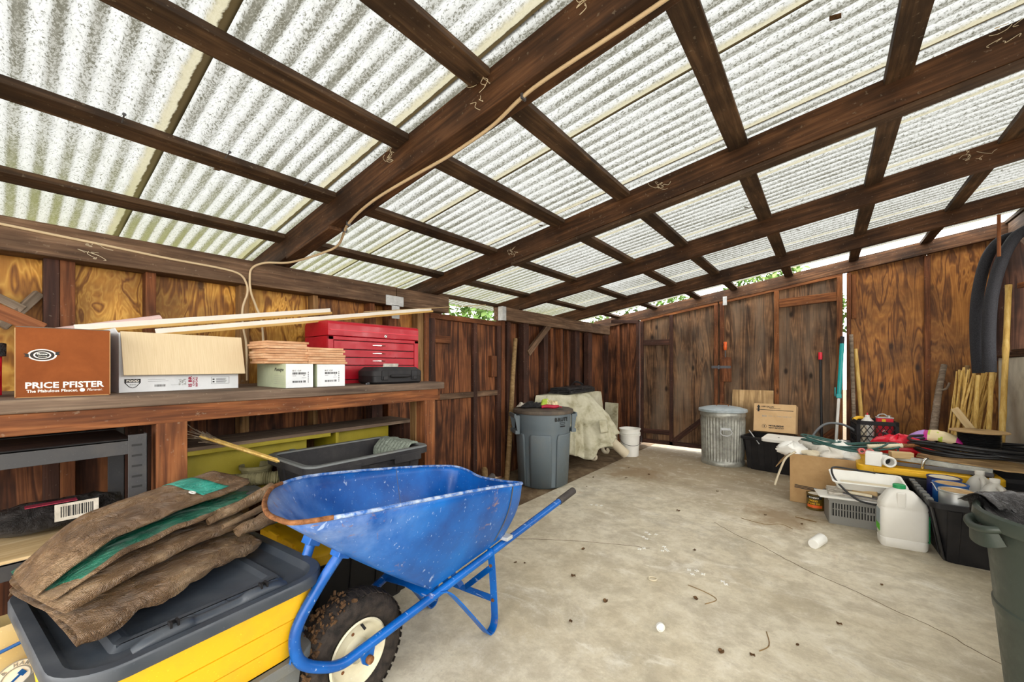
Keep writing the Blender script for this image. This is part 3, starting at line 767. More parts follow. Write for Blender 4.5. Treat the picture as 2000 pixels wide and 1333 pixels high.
# corrugated fibreglass sheets: pitch 68 mm, lapped every 0.64 m
PIT = 0.0712
def sheet(y0, ncor, x0, x1, lift, last=False):
    W = PIT * ncor; nper = 8; nv = ncor * nper; nu = 26
    L = (x1 - x0) * math.sqrt(1 + SL * SL)
    me = bpy.data.meshes.new('roof_sheet'); vs = []; lap = []
    for i in range(nu + 1):
        for j in range(nv + 1):
            yy = W * j / nv + (.007 if j == nv else 0); xx = L * i / nu
            z = .0088 * math.cos(2 * math.pi * (yy + y0) / PIT) + .0015 * mn.noise((xx * 2, yy * 3 + y0, 1))
            edge = max(0.0, 1 - max(0.0, W - yy) / .075)
            vs.append((xx, yy + .004 * mn.noise((xx * 3, y0 * 9, 5)), z)); lap.append(edge)
    fs = [(i * (nv + 1) + j, (i + 1) * (nv + 1) + j, (i + 1) * (nv + 1) + j + 1, i * (nv + 1) + j + 1) for i in range(nu) for j in range(nv)]
    me.from_pydata(vs, [], fs); me.materials.append(M['roof'])
    a = me.attributes.new('lap', 'FLOAT', 'POINT'); a.data.foreach_set('value', lap)
    me.shade_smooth()
    o = link(bpy.data.objects.new('roof_sheet', me)); o.parent = roof
    ang = math.atan(SL)
    o.matrix_basis = Matrix.Translation((x0, y0, rz(x0) + .011 + lift)) @ Matrix.Rotation(-ang, 4, 'Y')
    return o
seams = [-1.48, -0.84, -0.20, 0.44, 1.10, 1.68, 2.34, 2.96, 3.60, 4.22, 4.84, 5.46, 5.95]
for i, y in enumerate(seams[:-1]):
    n = round((seams[i + 1] - y) / PIT)
    y0 = round(y / PIT) * PIT; n = round(seams[i + 1] / PIT) - round(y / PIT)
    sheet(y0, n, -3.42, 2.1, .004 * (i % 2))

# debris lying on the sheets, seen from below as dark spots
for k in range(16):
    x = rnd.uniform(-2.6, 1.0); y = rnd.uniform(0.3, 5.6)
    mb = MB(); s_ = rnd.uniform(.010, .026)
    mb.grid(lambda u, v: (x + (u - .5) * s_ * (1.3 + mn.noise((u * 3, v * 3, k))), y + (v - .5) * s_ * (1 + .8 * mn.noise((v * 4, k, u * 3))), rz(x) - .002 - .006 * u), 3, 3)
    tag(mb.build('dry_leaf', M['dryleaf'], smooth=80, solid=.002), 'dead leaf caught against the underside of the corrugated roof', 'leaf', 'dead leaves caught under the roof')

# --- greenery outside
def tree(name, c, r, n, label, seed):
    rr = random.Random(seed)
    T = thing(name, label, 'tree', (c[0], c[1], -.13), 0, 'trees outside the shed')
    mb = MB()
    for k in range(n):
        a = rr.uniform(0, 6.283); q = math.acos(rr.uniform(-1, 1)); rad = rr.uniform(.55, 1) ** .6
        p = Vector((r[0] * rad * math.sin(q) * math.cos(a), r[1] * rad * math.sin(q) * math.sin(a), c[2] + r[2] * rad * math.cos(q)))
        s = rr.uniform(.05, .10); m = mx(p, (rr.uniform(-1, 1), rr.uniform(-1, 1), rr.uniform(0, 6.28)))
        mb.add([m @ Vector(q_) for q_ in ((-s, 0, 0), (0, -s * .5, .01), (s, 0, 0), (0, s * .5, .01))], [(0, 1, 2, 3)])
    f = mb.build('crown', M['leafmat'], T); f['kind'] = 'stuff'
    mb = MB(); mb.tube([(0, 0, 0), (.05, .02, c[2] * .5), (0, 0, c[2])], lambda t: .10 - .05 * t, 8); mb.build('trunk', M['bark'], T)
tree('leafy_shrub', (-4.6, 3.9, 1.95), (.9, 1.5, .75), 2600, 'leafy green shrub glimpsed over the plank door', 1)
for k, (x, y, z, rx, rz_) in enumerate(((-3.6, 9.6, 2.3, 1.6, 1.2), (-0.9, 10.2, 2.45, 1.3, 1.1), (1.8, 9.8, 2.35, 1.3, 1.0))):
    tree('leafy_tree', (x, y, z), (rx, .8, rz_), 2400, ['green bush beyond the left gate leaf, seen through the eave gap', 'green bush beyond the right gate leaf, seen through the eave gap', 'green bush beyond the orange plywood, seen through the eave gap'][k], 10 + k)
# ------------------------------------------------------------------ workbench
ZW = 1.138
bench = thing('workbench', 'long heavy wooden workbench with dusty plank top against the left wall', 'workbench', (-2.44, 0.6, 0))
def bw(*a, **k): return board(*a, **k)
for x0, x1 in ((-2.08, -2.27), (-2.273, -2.46), (-2.463, -2.65), (-2.653, -2.855)):
    bw('top_plank', ((x0 + x1) / 2, -1.0, ZW - .023), ((x0 + x1) / 2, 1.905 - abs(x0 + 2.08) * .05, ZW - .023), abs(x1 - x0), .046, M['benchtop'], bench, up=(1, 0, 0), bevel=.006, warp=.002)
bw('apron', (-2.115, -1.0, 1.055), (-2.115, 1.86, 1.055), .074, .04, M['benchwood'], bench)
bw('apron', (-2.12, 1.88, 1.052), (-2.82, 1.88, 1.052), .08, .04, M['benchwood'], bench)
def leg(x, y, wx, wy, mt='benchwood', z1=1.02): return board('leg', (x, y, 0.0), (x, y, z1), wy, wx, M[mt], bench, up=(0, 1, 0))
leg(-2.14, .438, .09, .099); leg(-2.14, 1.788, .09, .087); leg(-2.75, .438, .09, .09, 'studdark'); leg(-2.75, 1.79, .09, .09, 'studdark'); leg(-2.14, -.85, .09, .09)
bw('stretcher', (-2.18, 1.70, .40), (-2.75, 1.70, .40), .07, .035, M['studdark'], bench)
bw('back_post', (-2.32, 1.835, .02), (-2.32, 1.835, 1.01), .03, .06, M['studlight'], bench, up=(0, 1, 0))

# painted shelf unit under the bench
su = thing('shelf_unit', 'low olive yellow painted shelf unit under the workbench behind the black tubs', 'shelf', (-2.55, 1.2, 0))
bw('shelf_board', (-2.55, .52, .846), (-2.55, 1.89, .846), .30, .022, M['benchtop'], su, up=(1, 0, 0))
bw('shelf_board', (-2.55, .52, .60), (-2.55, 1.89, .60), .32, .022, M['yellowpaint'], su, up=(1, 0, 0))
bw('back_panel', (-2.50, .52, .72), (-2.50, 1.16, .72), .22, .015, M['yellowpaint'], su)
bw('back_panel', (-2.50, 1.34, .72), (-2.50, 1.74, .72), .22, .015, M['yellowpaint'], su)
bw('edge_strip', (-2.402, .52, .828), (-2.402, 1.26, .828), .022, .012, M['yellowpaint'], su)
for y in (.535, 1.31, 1.875): bw('upright', (-2.55, y, .0), (-2.55, y, .835), .28, .022, M['yellowpaint' if y < 1.8 else 'studdark'], su, up=(1, 0, 0))

# grey steel rack at the far left under the bench
rk = thing('steel_rack', 'grey slotted steel rack with board shelf under the left end of bench', 'rack', (-2.33, -.2, 0))
for x, y in ((-2.10, .335), (-2.56, .335), (-2.10, -.85), (-2.56, -.85)):
    mb = MB(); mb.bb((x - .004, y - .028, 0), (x, y + .028, .985)); mb.bb((x - .045, y + .024, 0), (x, y + .028, .985)); u = mb.build('upright', M['rack'], rk, world=True, bevel=.001)
    if x > -2.2 and y > 0:
        for k in range(12):
            m2 = MB(); m2.bb((x, y - .018, .50 + .04 * k), (x + .001, y + .012, .508 + .04 * k)); m2.build('slot', M['ink'], u, world=True)
for z in (.94, .575):
    for x in (-2.102, -2.55):
        mb = MB(); mb.bb((x - .004, -.85, z - .028), (x, .33, z + .028)); mb.bb((x - .03, -.85, z + .022), (x, .33, z + .028)); mb.build('beam', M['rack'], rk, world=True, bevel=.001)
bw('shelf_board', (-2.325, -.86, .606), (-2.325, .33, .606), .44, .014, M['pale'], rk, up=(1, 0, 0))
bw('shelf_board', (-2.325, -.86, .955), (-2.325, .33, .955), .42, .012, M['studdark'], rk, up=(1, 0, 0))
# plastic-wrapped parcel on the rack
pk = thing('wrapped_parcel', 'crumpled dark plastic parcel with white barcode label on the steel rack', 'parcel', (-2.36, .15, .614))
mb = MB(); mb.grid(lambda u, v: ((.10 + .01 * fbm((u * 4, v * 5, 1))) * math.cos(6.283 * u) * (1 - .25 * abs(2 * v - 1) ** 3), (v - .5) * .34, .062 + (.055 + .016 * fbm((u * 6, v * 7, 4))) * math.sin(6.283 * u) * (1 - .35 * abs(2 * v - 1) ** 3)), 24, 14, cu=True)
mb.build('wrapper', M['liner'], pk, smooth=40)
mb = MB(); mb.bb((.103, -.02, .055), (.106, .095, .118)); lb = mb.build('barcode_label', M['paper'], pk)
mb = MB(); y = -.005
while y < .08:
    t = rnd.choice((.002, .003, .005)); mb.bb((.106, y, .068), (.1066, y + t, .108)); y += t + rnd.choice((.002, .003))
mb.build('bars', M['ink'], lb)
mb = MB(); mb.bb((.045, -.09, .118), (.085, .04, .1205)); mb.build('red_band', M['inkred'], pk)

# ------------------------------------------------------------------ cartons and boxes on the bench
def carton(T, L, D, H, mat, t=.005, bottom=True):
    mb = MB()
    mb.bb((-D / 2, -L / 2, 0), (-D / 2 + t, L / 2, H)); mb.bb((D / 2 - t, -L / 2, 0), (D / 2, L / 2, H))
    mb.bb((-D / 2 + t, -L / 2, 0), (D / 2 - t, -L / 2 + t, H)); mb.bb((-D / 2 + t, L / 2 - t, 0), (D / 2 - t, L / 2, H))
    mb.bb((-D / 2 + t, -L / 2 + t, 0), (D / 2 - t, L / 2 - t, t))
    return mb.build('carton_body', mat, T, bevel=.0012)

# brown faucet carton, turned a little; printed face looks along local +X
ang = math.atan2(0.128, 0.230)      # face runs from (-2.33,.036) to (-2.20,.27)
pa, pb = Vector((-2.195, .036, 0)), Vector((-2.180, .268, 0))
cen = (pa + pb) / 2; fd = (pb - pa).normalized(); nrm = Vector((fd.y, -fd.x, 0)); L = (pb - pa).length
cc = cen - nrm * .13
pf = thing('faucet_carton', 'brown printed cardboard carton with white lettering at the left end of the bench', 'box', (cc.x, cc.y, ZW), math.atan2(nrm.y, nrm.x))
carton(pf, L, .26, .247, M['cardbrown'])
mb = MB(); mb.box((0.0, 0, .2505), (.26, L - .004, .003), (0, .02, 0)); mb.build('flap', M['lidbrown'], pf)
mb = MB()
for s_ in (-1, 1): mb.bb((.129, s_ * (L / 2 - .0008) - .0012, .004), (.1306, s_ * (L / 2 - .0008) + .0012, .243))
mb.bb((.129, -L / 2 + .004, 0), (.1306, L / 2 - .004, .0025)); mb.build('worn_edge', M['card'], pf)
def onface(y, z, off=.1303): return frame((off, y, z), (0, 1, 0), (0, 0, 1))
text('lettering', 'PRICE PFISTER', .030, M['inkwhite'], pf, onface(-L / 2 + .022, .033), bold=.0008, fit=L - .040)
text('lettering', 'The Pfabulous Pfaucet.', .0135, M['inkwhite'], pf, onface(-L / 2 + .026, .018), bold=.0003, fit=.122)
text('lettering', 'Pforever.', .0135, M['inkwhite'], pf, onface(-L / 2 + .170, .018), shear=.3, fit=.040)
mb = MB(); mb.M = onface(-L / 2 + .159, .0225); mb.lathe([(.0068, 0), (.0068, .0004)], 24); mb.build('round_mark', M['inkwhite'], pf)
# ringed badge with ribbon ends
def ring(mb, r0, r1, ay=.62, n=40, z=.0003):
    mb.loft([[(r * math.cos(6.2832 * k / n), r * ay * math.sin(6.2832 * k / n), zz) for k in range(n)] for r, zz in ((r0, 0), (r0, z), (r1, z), (r1, 0))], False, False)
bc = (-L / 2 + .062, .150)
mb = MB(); mb.M = onface(*bc); ring(mb, .029, .034); ring(mb, .017, .0205); mb.build('badge', M['inkwhite'], pf)
mb = MB(); mb.M = onface(*bc); ring(mb, .0215, .028); mb.lathe([(.0001, 0), (.0001, .0003)], 4); mb.add([(.0165 * math.cos(6.2832 * k / 30), .0165 * .62 * math.sin(6.2832 * k / 30), .0003) for k in range(30)], [tuple(range(30))])
for s_ in (-1, 1): mb.add([(s_ * .03, -.004 + s_ * .004, .0006), (s_ * .042, -.002 + s_ * .004, .0006), (s_ * .038, .003 + s_ * .004, .0006), (s_ * .043, .009 + s_ * .004, .0006), (s_ * .031, .008 + s_ * .004, .0006)], [(0, 1, 2, 3, 4)])
mb.build('badge_ring', M['ink'], pf)
text('lettering', 'Pforever', .007, M['inkwhite'], pf, onface(bc[0] - .0125, bc[1] + .0015, .1308), bold=.0003, fit=.025)
text('lettering', 'Warranty', .006, M['inkwhite'], pf, onface(bc[0] - .0105, bc[1] - .006, .1308), fit=.022)

# white food carton with its big tan flap folded out over the front
fL = .445
fdv = Vector((-.045, .445, 0)).normalized()
fc = Vector((-2.325, .53, 0)); fn = Vector((fdv.y, -fdv.x, 0)); cc = fc - fn * .14
fx = thing('food_carton', 'white printed food carton with its large tan flap folded down over the front', 'box', (cc.x, cc.y, ZW), math.atan2(fn.y, fn.x))
carton(fx, fL, .28, .250, M['cardwhite'])
mb = MB(); mb.M = mx((.141, 0, .253), (0, R(-13), 0)); mb.bb((-.002, -fL / 2 + .004, -.185), (.003, fL / 2 + .012, .002)); mb.build('flap', M['cardtan'], fx, bevel=.001)
mb = MB(); mb.M = mx((-.05, 0, .251), (0, R(6), 0)); mb.bb((-.09, -fL / 2 + .01, -.001), (.08, fL / 2 - .05, .002)); mb.build('flap', M['cardtan'], fx)
mb = MB(); mb.M = mx((0, -fL / 2, .25), (R(25), 0, 0)); mb.bb((-.13, -.003, -.02), (.13, 0, .02)); mb.build('flap', M['cardwhite'], fx)
def ff(y, z): return frame((.1405, y, z), (0, 1, 0), (0, 0, 1))
mb = MB(); mb.M = ff(-.18, .044); mb.prism([(-.026, .012), (.026, .012), (.026, -.004), (.012, -.022), (0, -.027), (-.012, -.022), (-.026, -.004)], 0, .0004); mb.build('shield', M['ink'], fx)
mb = MB(); mb.M = ff(-.18, .040); mb.prism([(-.021, .001), (.021, .001), (.020, -.003), (.010, -.016), (0, -.020), (-.010, -.016), (-.020, -.003)], .0002, .0007); mb.build('shield_field', M['cardwhite'], fx)
text('lettering', 'FOOD', .012, M['inkwhite'], fx, frame((.1412, -.200, .0445), (0, 1, 0), (0, 0, 1)), bold=.0004, fit=.040)
text('lettering', '***', .012, M['ink'], fx, frame((.1414, -.191, .026), (0, 1, 0), (0, 0, 1)), fit=.022)
mb = MB(); mb.M = ff(0, 0)
for k in range(15): mb.bb((-.108 + .0026 * k, .020, 0), (-.108 + .0026 * k + rnd.choice((.0009, .0016)), .030, .0004))
for z, y0, y1 in ((.052, -.13, -.07), (.044, -.13, -.06), (.026, -.05, -.02)): mb.bb((y0, z, 0), (y1, z + .0007, .0004))
mb.bb((.105, .025, 0), (.106, .058, .0004)); mb.bb((.18, .025, 0), (.181, .058, .0004)); mb.bb((.105, .025, 0), (.181, .026, .0004)); mb.bb((.105, .0575, 0), (.181, .0585, .0004))
for k in range(5): mb.bb((.125, .030 + .005 * k, 0), (.165 + .003 * (k % 3), .0318 + .005 * k, .0004))
for k in range(2): mb.bb((.110, .032 + .012 * k, 0), (.118, .038 + .012 * k, .0004))
mb.build('print', M['ink'], fx)
mb = MB(); mb.M = ff(0, 0)
for i in range(9):
    for j in range(7):
        if rnd.random() < .55: mb.bb((-.022 + .003 * i, .024 + .004 * j, 0), (-.022 + .003 * i + .0026, .024 + .004 * j + .0034, .0004))
mb.build('print', M['inkgray'], fx)
text('lettering', 'IS BR', .017, M['inkred'], fx, frame((.1408, .026, .014), (0, 0, 1), (0, -1, 0)), bold=.0008, fit=.05)
text('lettering', 'CHECK', .010, M['inkred'], fx, frame((.1408, .037, .018), (0, 0, 1), (0, -1, 0)), bold=.0003, fit=.042)
text('lettering', 'BEFORE', .010, M['inkred'], fx, frame((.1408, .049, .014), (0, 0, 1), (0, -1, 0)), bold=.0003, fit=.044)

# two mint and white tile cartons
def tile_carton(label, x, y, W, D, H, rot, left):
    T = thing('tile_carton', label, 'box', (x, y, ZW), rot, 'tile cartons on the bench')
    mb = MB(); mb.cur = 0
    mb.bb((-D / 2, -W / 2, 0), (D / 2 - .002, W / 2, H)); mb.build('carton_body', M['cardmint'], T, bevel=.0015)
    mb = MB(); mb.bb((D / 2 - .002, -W / 2 + .0005, .001), (D / 2 + .001, W / 2 - .0005, H - .001)); fr = mb.build('end_panel', M['cardwhite'], T)
    mb = MB(); mb.M = frame((D / 2 + .0011, 0, 0), (0, 1, 0), (0, 0, 1))
    for z0, z1, y0, y1 in ((.068, .079, -.036, .030), (.026, .036, -.036, .012)):
        q = y0
        while q < y1:
            t = rnd.choice((.0012, .002, .003)); mb.bb((q, z0, 0), (q + t, z1, .0004)); q += t + rnd.choice((.0012, .002))
    mb.bb((.017, .026, 0), (.021, .037, .0004)); mb.bb((.023, .026, 0), (.028, .037, .0004))
    for k in range(6): mb.bb((.040, .026 + .010 * k, 0), (.044, .031 + .010 * k, .0004))
    mb.bb((-.036, .060, 0), (-.018, .0615, .0004)); mb.bb((.016, .061, 0), (.026, .0635, .0004)); mb.bb((.010, .050, 0), (.032, .0512, .0004))
    mb.build('print', M['ink'], fr)
    text('lettering', '80 C  CUP', .011, M['inkgray'], fr, frame((D / 2 + .0012, -.037, .083), (0, 1, 0), (0, 0, 1)), bold=.0004, fit=.044)
    if left:
        s_ = frame((D / 2 - .150, -W / 2 - .0006, 0), (1, 0, 0), (0, 0, 1))
        text('lettering', 'Montaigne', .026, M['ink'], T, frame((D / 2 - .135, -W / 2 - .0006, .085), (1, 0, 0), (0, 0, 1)), shear=.45, fit=.11)
        mb = MB(); mb.M = s_
        for k in range(5): mb.bb((.02 - .006 * (k % 3), .060 - .010 * k, 0), (.135, .0612 - .010 * k, .0004))
        mb.build('print', M['inkgray'], T)
    return T
tile_carton('mint and white tile carton showing its script side, under the taller tile pile', -2.295, .949, .134, .36, .122, 0, True)
tile_carton('white fronted tile carton beside the red tool chest, under the shorter tile pile', -2.285, 1.115, .155, .34, .120, 0, False)
# terracotta tiles in two piles, each tile its own object
ordn = ['bottom', 'second from the bottom', 'third from the bottom', 'fourth from the bottom', 'fifth from the bottom', 'sixth from the bottom', 'seventh from the bottom', 'eighth from the bottom', 'ninth from the bottom', 'topmost']
tb = MB(); tb.box((0, 0, .006), (.205, .205, .0115))
tile0 = tb.build('floor_tile', M['tile'], bevel=.0012)
first = True
for pile, (px, py, z0, n) in enumerate(((-2.25, .905, ZW + .1235, 9), (-2.235, 1.105, ZW + .1215, 7))):
    for k in range(n):
        o = tile0 if first else link(tile0.copy()); first = False
        o.location = (px + rnd.uniform(-.012, .012), py + rnd.uniform(-.010, .010), z0 + .0127 * k); o.rotation_euler = (0, 0, rnd.uniform(-.05, .05))
        w_ = 'topmost' if k == n - 1 else ordn[k]
        tag(o, 'flat terracotta tile, %s in the %s pile on the cartons' % (w_, ['taller left', 'shorter right'][pile]), 'tile', ['terracotta tiles in the taller pile', 'terracotta tiles in the shorter pile'][pile])

# ------------------------------------------------------------------ red tool chest
tcx = thing('tool_chest', 'red steel machinist tool chest with four drawers standing on the bench', 'toolbox', (-2.515, 1.567, ZW))
cw, cd, ch = .680, .30, .392
mb = MB(); mb.bb((-cd / 2, -cw / 2, .0), (cd / 2 - .012, cw / 2, .295))
mb.bb((cd / 2 - .012, -cw / 2, 0), (cd / 2, -cw / 2 + .035, .295)); mb.bb((cd / 2 - .012, cw / 2 - .035, 0), (cd / 2, cw / 2, .295))
mb.bb((cd / 2 - .012, -cw / 2, 0), (cd / 2, cw / 2, .022)); mb.bb((cd / 2 - .012, -cw / 2, .272), (cd / 2, cw / 2, .295))
mb.build('chest_body', M['red'], tcx, bevel=.003)
mb = MB(); mb.bb((cd / 2 - .0119, -cw / 2 + .036, .022), (cd / 2 - .0112, cw / 2 - .036, .272)); mb.build('drawer_gap_shade', M['ink'], tcx)  # black sheet painting the shade in the gaps between the drawers
mb = MB(); prof = [(-cd / 2, .298), (-cd / 2, .370), (-cd / 2 + .02, .390), (cd / 2 - .02, .390), (cd / 2 - .004, .384), (cd / 2 + .002, .370), (cd / 2 + .002, .298)]
mb.loft([[(x, y, z) for x, z in prof] for y in (-cw / 2, cw / 2)]); mb.build('lid', M['red'], tcx, bevel=.003)
mb = MB(); mb.bb((cd / 2, -cw / 2 + .01, .330), (cd / 2 + .006, cw / 2 - .01, .336)); mb.build('worn_lip', M['redplastic'], tcx)
mb = MB(); mb.M = mx((cd / 2 + .001, .06, .312), (0, R(90), 0)); mb.lathe([(.011, 0), (.011, .004), (.007, .005), (.007, .003)], 20); lk = mb.build('lock', M['chrome'], tcx, smooth=40)
mb = MB(); mb.bb((cd / 2 + .005, .058, .307), (cd / 2 + .0065, .062, .317)); mb.build('keyhole', M['ink'], lk)
for i, (z0, z1) in enumerate(((.218, .268), (.168, .213), (.118, .163), (.026, .113))):
    mb = MB(); mb.bb((cd / 2 - .010, -cw / 2 + .038, z0), (cd / 2 - .003, cw / 2 - .038, z1)); dr = mb.build('drawer', M['red'], tcx, bevel=.002)
    zc = (z0 + z1) / 2 + .004
    mb = MB(); mb.loft([[(cd / 2 - .004 + .016 * math.sin(math.pi * k / 10) + a * .008, .01 + (k / 10 - .5) * .10, zc + b * .0045 * (0.35 + math.sin(math.pi * k / 10))) for a, b in ((0, -1), (1, -.4), (1, .4), (0, 1))] for k in range(11)]); mb.build('handle', M['chrome'], dr, smooth=40)
mb = MB(); mb.tube(cat_rom([(.03, -cw / 2 - .002, .165), (.03, -cw / 2 - .02, .16), (.03, -cw / 2 - .022, .15), (-.06, -cw / 2 - .022, .15), (-.06, -cw / 2 - .02, .16), (-.06, -cw / 2 - .002, .165)], 4), .005, 8); mb.bb((-.07, -cw / 2 - .003, .150), (.04, -cw / 2, .19)); mb.build('side_handle', M['steel'], tcx, smooth=40)

# black blow-moulded drill case
dc = thing('drill_case', 'black moulded power tool case lying flat on the bench before the chest', 'case', (-2.205, 1.555, ZW + .001), R(-3))
def slab(mb, lx, ly, r, z0, z1, e=.012):
    mb.loft([[(x, y, z0) for x, y in rrect(lx - 2 * e, ly - 2 * e, r)], [(x, y, z0 + e) for x, y in rrect(lx, ly, r)], [(x, y, z1) for x, y in rrect(lx, ly, r)]])
mb = MB(); slab(mb, .21, .35, .03, 0, .048); mb.build('case_base', M['black'], dc, smooth=40)
mb = MB(); mb.loft([[(x, y, .049) for x, y in rrect(.21, .35, .03)], [(x, y, .078) for x, y in rrect(.21, .35, .03)], [(x, y, .104) for x, y in rrect(.16, .30, .03)]]); mb.build('case_lid', M['blackdusty'], dc, smooth=40)
for y in (-.105, .105):
    mb = MB(); mb.bb((.104, y - .022, .024), (.112, y + .022, .084)); la = mb.build('latch', M['black'], dc, bevel=.003)
    m2 = MB(); m2.bb((.112, y - .014, .026), (.118, y + .014, .046)); m2.build('latch_tab', M['blackdusty'], la, bevel=.002)
mb = MB(); mb.tube(cat_rom([(.10, -.06, .048), (.125, -.055, .048), (.128, 0, .048), (.125, .055, .048), (.10, .06, .048)], 5), .009, 8); mb.build('handle', M['black'], dc, smooth=50)
mb = MB(); mb.bb((.01, -.055, .1035), (.065, .055, .1055)); mb.build('label_recess', M['ink'], dc)
mb = MB(); mb.M = mx((-.04, .02, .104), (0, R(-70), 0)); mb.bb((0, -.05, 0), (.022, .06, .002)); tg = mb.build('paper_tag', M['paper'], dc)
text('lettering', 'ACCUDRIVE', .012, M['ink'], tg, frame((-.0425, -.028, .108), (0, 1, 0), (.25, 0, 1)), bold=.0003, fit=.09)

# offcut and a small bolt on the bench end
mb = MB(); mb.prism([(-.03, 0), (.03, 0), (.008, .022)], 0, .03); mb.M = Matrix()
o = mb.build('wood_offcut', M['pale'], loc=(-2.52, 1.80, ZW + .001), rot=(R(90), 0, R(80))); tag(o, 'small triangular pale wood offcut on the right end of the bench', 'offcut')
mb = MB(); mb.tube([(0, 0, .006), (.03, 0, .006)], .0045, 8); mb.tube([(.028, 0, .006), (.036, 0, .006)], .008, 6)
tag(mb.build('bolt', M['steel'], loc=(-2.13, 1.335, ZW), rot=(0, 0, 2.2)), 'small dark bolt lying on the bench left of the drill case', 'bolt')

# ------------------------------------------------------------------ long mouldings lying on the cartons, running up to the right
def moulding(label, a, b, wd, up=(0, 0, 1)):
    T = thing('wood_moulding', label, 'moulding', a)
    a, b = Vector(a), Vector(b)
    board('face', a, b, wd, .010, M['whitetrim'], T, up=up, bevel=.0015)
    off = Vector((.0, 0, -wd * .5 + .004))
    board('raw_edge', a + off + Vector((.012, 0, 0)), b + off + Vector((.012, 0, 0)), .014, .026, M['trimraw'], T, up=up, bevel=.001)
    return T
moulding('shorter white painted moulding lying on the cartons, higher of the two', (-2.49, .20, 1.405), (-2.60, 1.363, 1.615), .036)
moulding('long cream moulding running from the cartons over the tool chest towards the door', (-2.44, .45, 1.404), (-2.60, 2.23, 1.718), .034)
board('thin_lath', (-2.585, 1.6, 1.632), (-2.60, 2.91, 1.84), .016, .006, M['pale'], up=(1, 0, 0)); tag(bpy.data.objects['thin_lath'], 'thin pale lath lying along the long cream moulding', 'lath')
T = thing('paper_roll', 'rolled pink paper lying behind the cartons against the wall', 'paper roll', (-2.70, .28, 1.35))
mb = MB(); mb.tube([(-2.60, .05, 1.365), (-2.70, .515, 1.490)], .022, 18); mb.build('roll', M['pink'], T, world=True, smooth=50)

# things cut by the left edge of the picture
T = thing('plastic_spool', 'round pale pink spool with coloured rim at the far left of the bench', 'spool', (-2.32, -.045, ZW))
mb = MB(); mb.M = mx((0, 0, .088), (0, R(80), R(30))); mb.lathe([(.05, -.02), (.055, -.01), (.055, .006), (.048, .012), (.0, .012)], 32, cap1=False); mb.build('face', M['pink'], T, smooth=40)
mb = MB(); mb.M = mx((-.004, -.002, .06), (0, R(80), R(30))); mb.lathe([(.058, -.05), (.060, -.03)], 32, cap0=False, cap1=False); mb.lathe([(.056, -.06), (.056, -.02)], 24); mb.build('green_rim', M['teal'], T, smooth=40)
T = thing('star_cloth', 'black and red cloth with a white star bundled beside the brown carton', 'cloth', (-2.45, -.02, ZW + .0))
mb = MB(); mb.grid(lambda u, v: (.10 * (u - .5), -.10 + .14 * v, .150 + .09 * math.sin(3.1 * u) * (1 - .6 * v) + .012 * fbm((u * 5, v * 6, 2))), 14, 14); mb.build('cloth', M['blacktarp'], T, smooth=60, solid=.004)
mb = MB(); mb.grid(lambda u, v: (.11 * (u - .45), -.10 + .13 * v, .004 + .15 * (1 - abs(2 * u - 1) ** 2) * (.6 + .4 * v)), 12, 8); mb.build('red_lining', M['redplastic'], T, smooth=60, solid=.003)
mb = MB(); mb.M = frame((.055, -.012, .20), (.25, 1, 0), (-.6, 0, 1)); st = [(.013 * (1 if k % 2 == 0 else .42) * math.sin(math.pi * k / 5), .013 * (1 if k % 2 == 0 else .42) * math.cos(math.pi * k / 5)) for k in range(10)]; mb.prism(st, .004, .006); mb.build('star', M['inkwhite'], T)
T = thing('red_board', 'loose reddish board end leaning at the far left behind the carton', 'board', (-2.60, 0, 1.14))
board('plank', (-2.56, .115, 1.40), (-2.60, -.26, 1.62), .055, .02, M['stud'], T)

# cream cable stapled along the plate, its tails hanging down the wall, and up the rafter
T = thing('wall_cable', 'cream electric cable stapled along the left wall plate, tail hanging to the bench', 'cable', (-2.79, .5, 1.8))
mb = MB(); P = cat_rom([(-2.795, -1.1, 1.86), (-2.795, -.3, 1.87), (-2.795, .2, 1.850), (-2.795, .55, 1.83), (-2.795, .80, 1.822), (-2.795, .90, 1.805), (-2.795, .935, 1.76), (-2.80, .945, 1.70), (-2.82, .925, 1.60), (-2.82, .93, 1.48), (-2.82, .945, 1.38), (-2.82, .95, 1.16)], 8); mb.tube(P, .0065, 8); mb.build('cable', M['cable'], T, world=True, smooth=60)
T = thing('rafter_cable', 'cream electric cable drooping along the near rafter and down the wall', 'cable', (-2.79, 1.05, 1.8))
def rb(x, y, dz=0.0): return (x, y, ZB + SL * x - .008 + dz)
mb = MB(); P = cat_rom([(-2.82, 1.045, 1.16), (-2.82, 1.035, 1.50), (-2.82, 1.0, 1.62), (-2.80, .965, 1.70), (-2.793, .955, 1.775), (-2.79, .965, 1.85), (-2.74, 1.02, 1.888), (-2.62, 1.12, ZB - SL * 2.62 - .035), rb(-2.38, 1.20, -.03), (-2.26, 1.235, ZB - SL * 2.26 - .02), rb(-2.02, 1.16), rb(-1.75, 1.13), rb(-1.45, 1.15), rb(-1.25, 1.17), rb(-1.02, 1.17), rb(-.85, 1.14), rb(-.70, 1.135), rb(-.3, 1.15), rb(.4, 1.14), rb(1.0, 1.14)], 8)
mb.tube(P, .0068, 8); cb = mb.build('cable', M['cable'], T, world=True, smooth=60)
for x, y in ((-2.02, 1.16), (-2.10, 1.185), (-.84, 1.14)):
    mb = MB(); mb.bb((x - .004, y - .012, ZB + SL * x - .019), (x + .004, y + .012, ZB + SL * x)); mb.build('staple', M['steel'], cb, world=True)

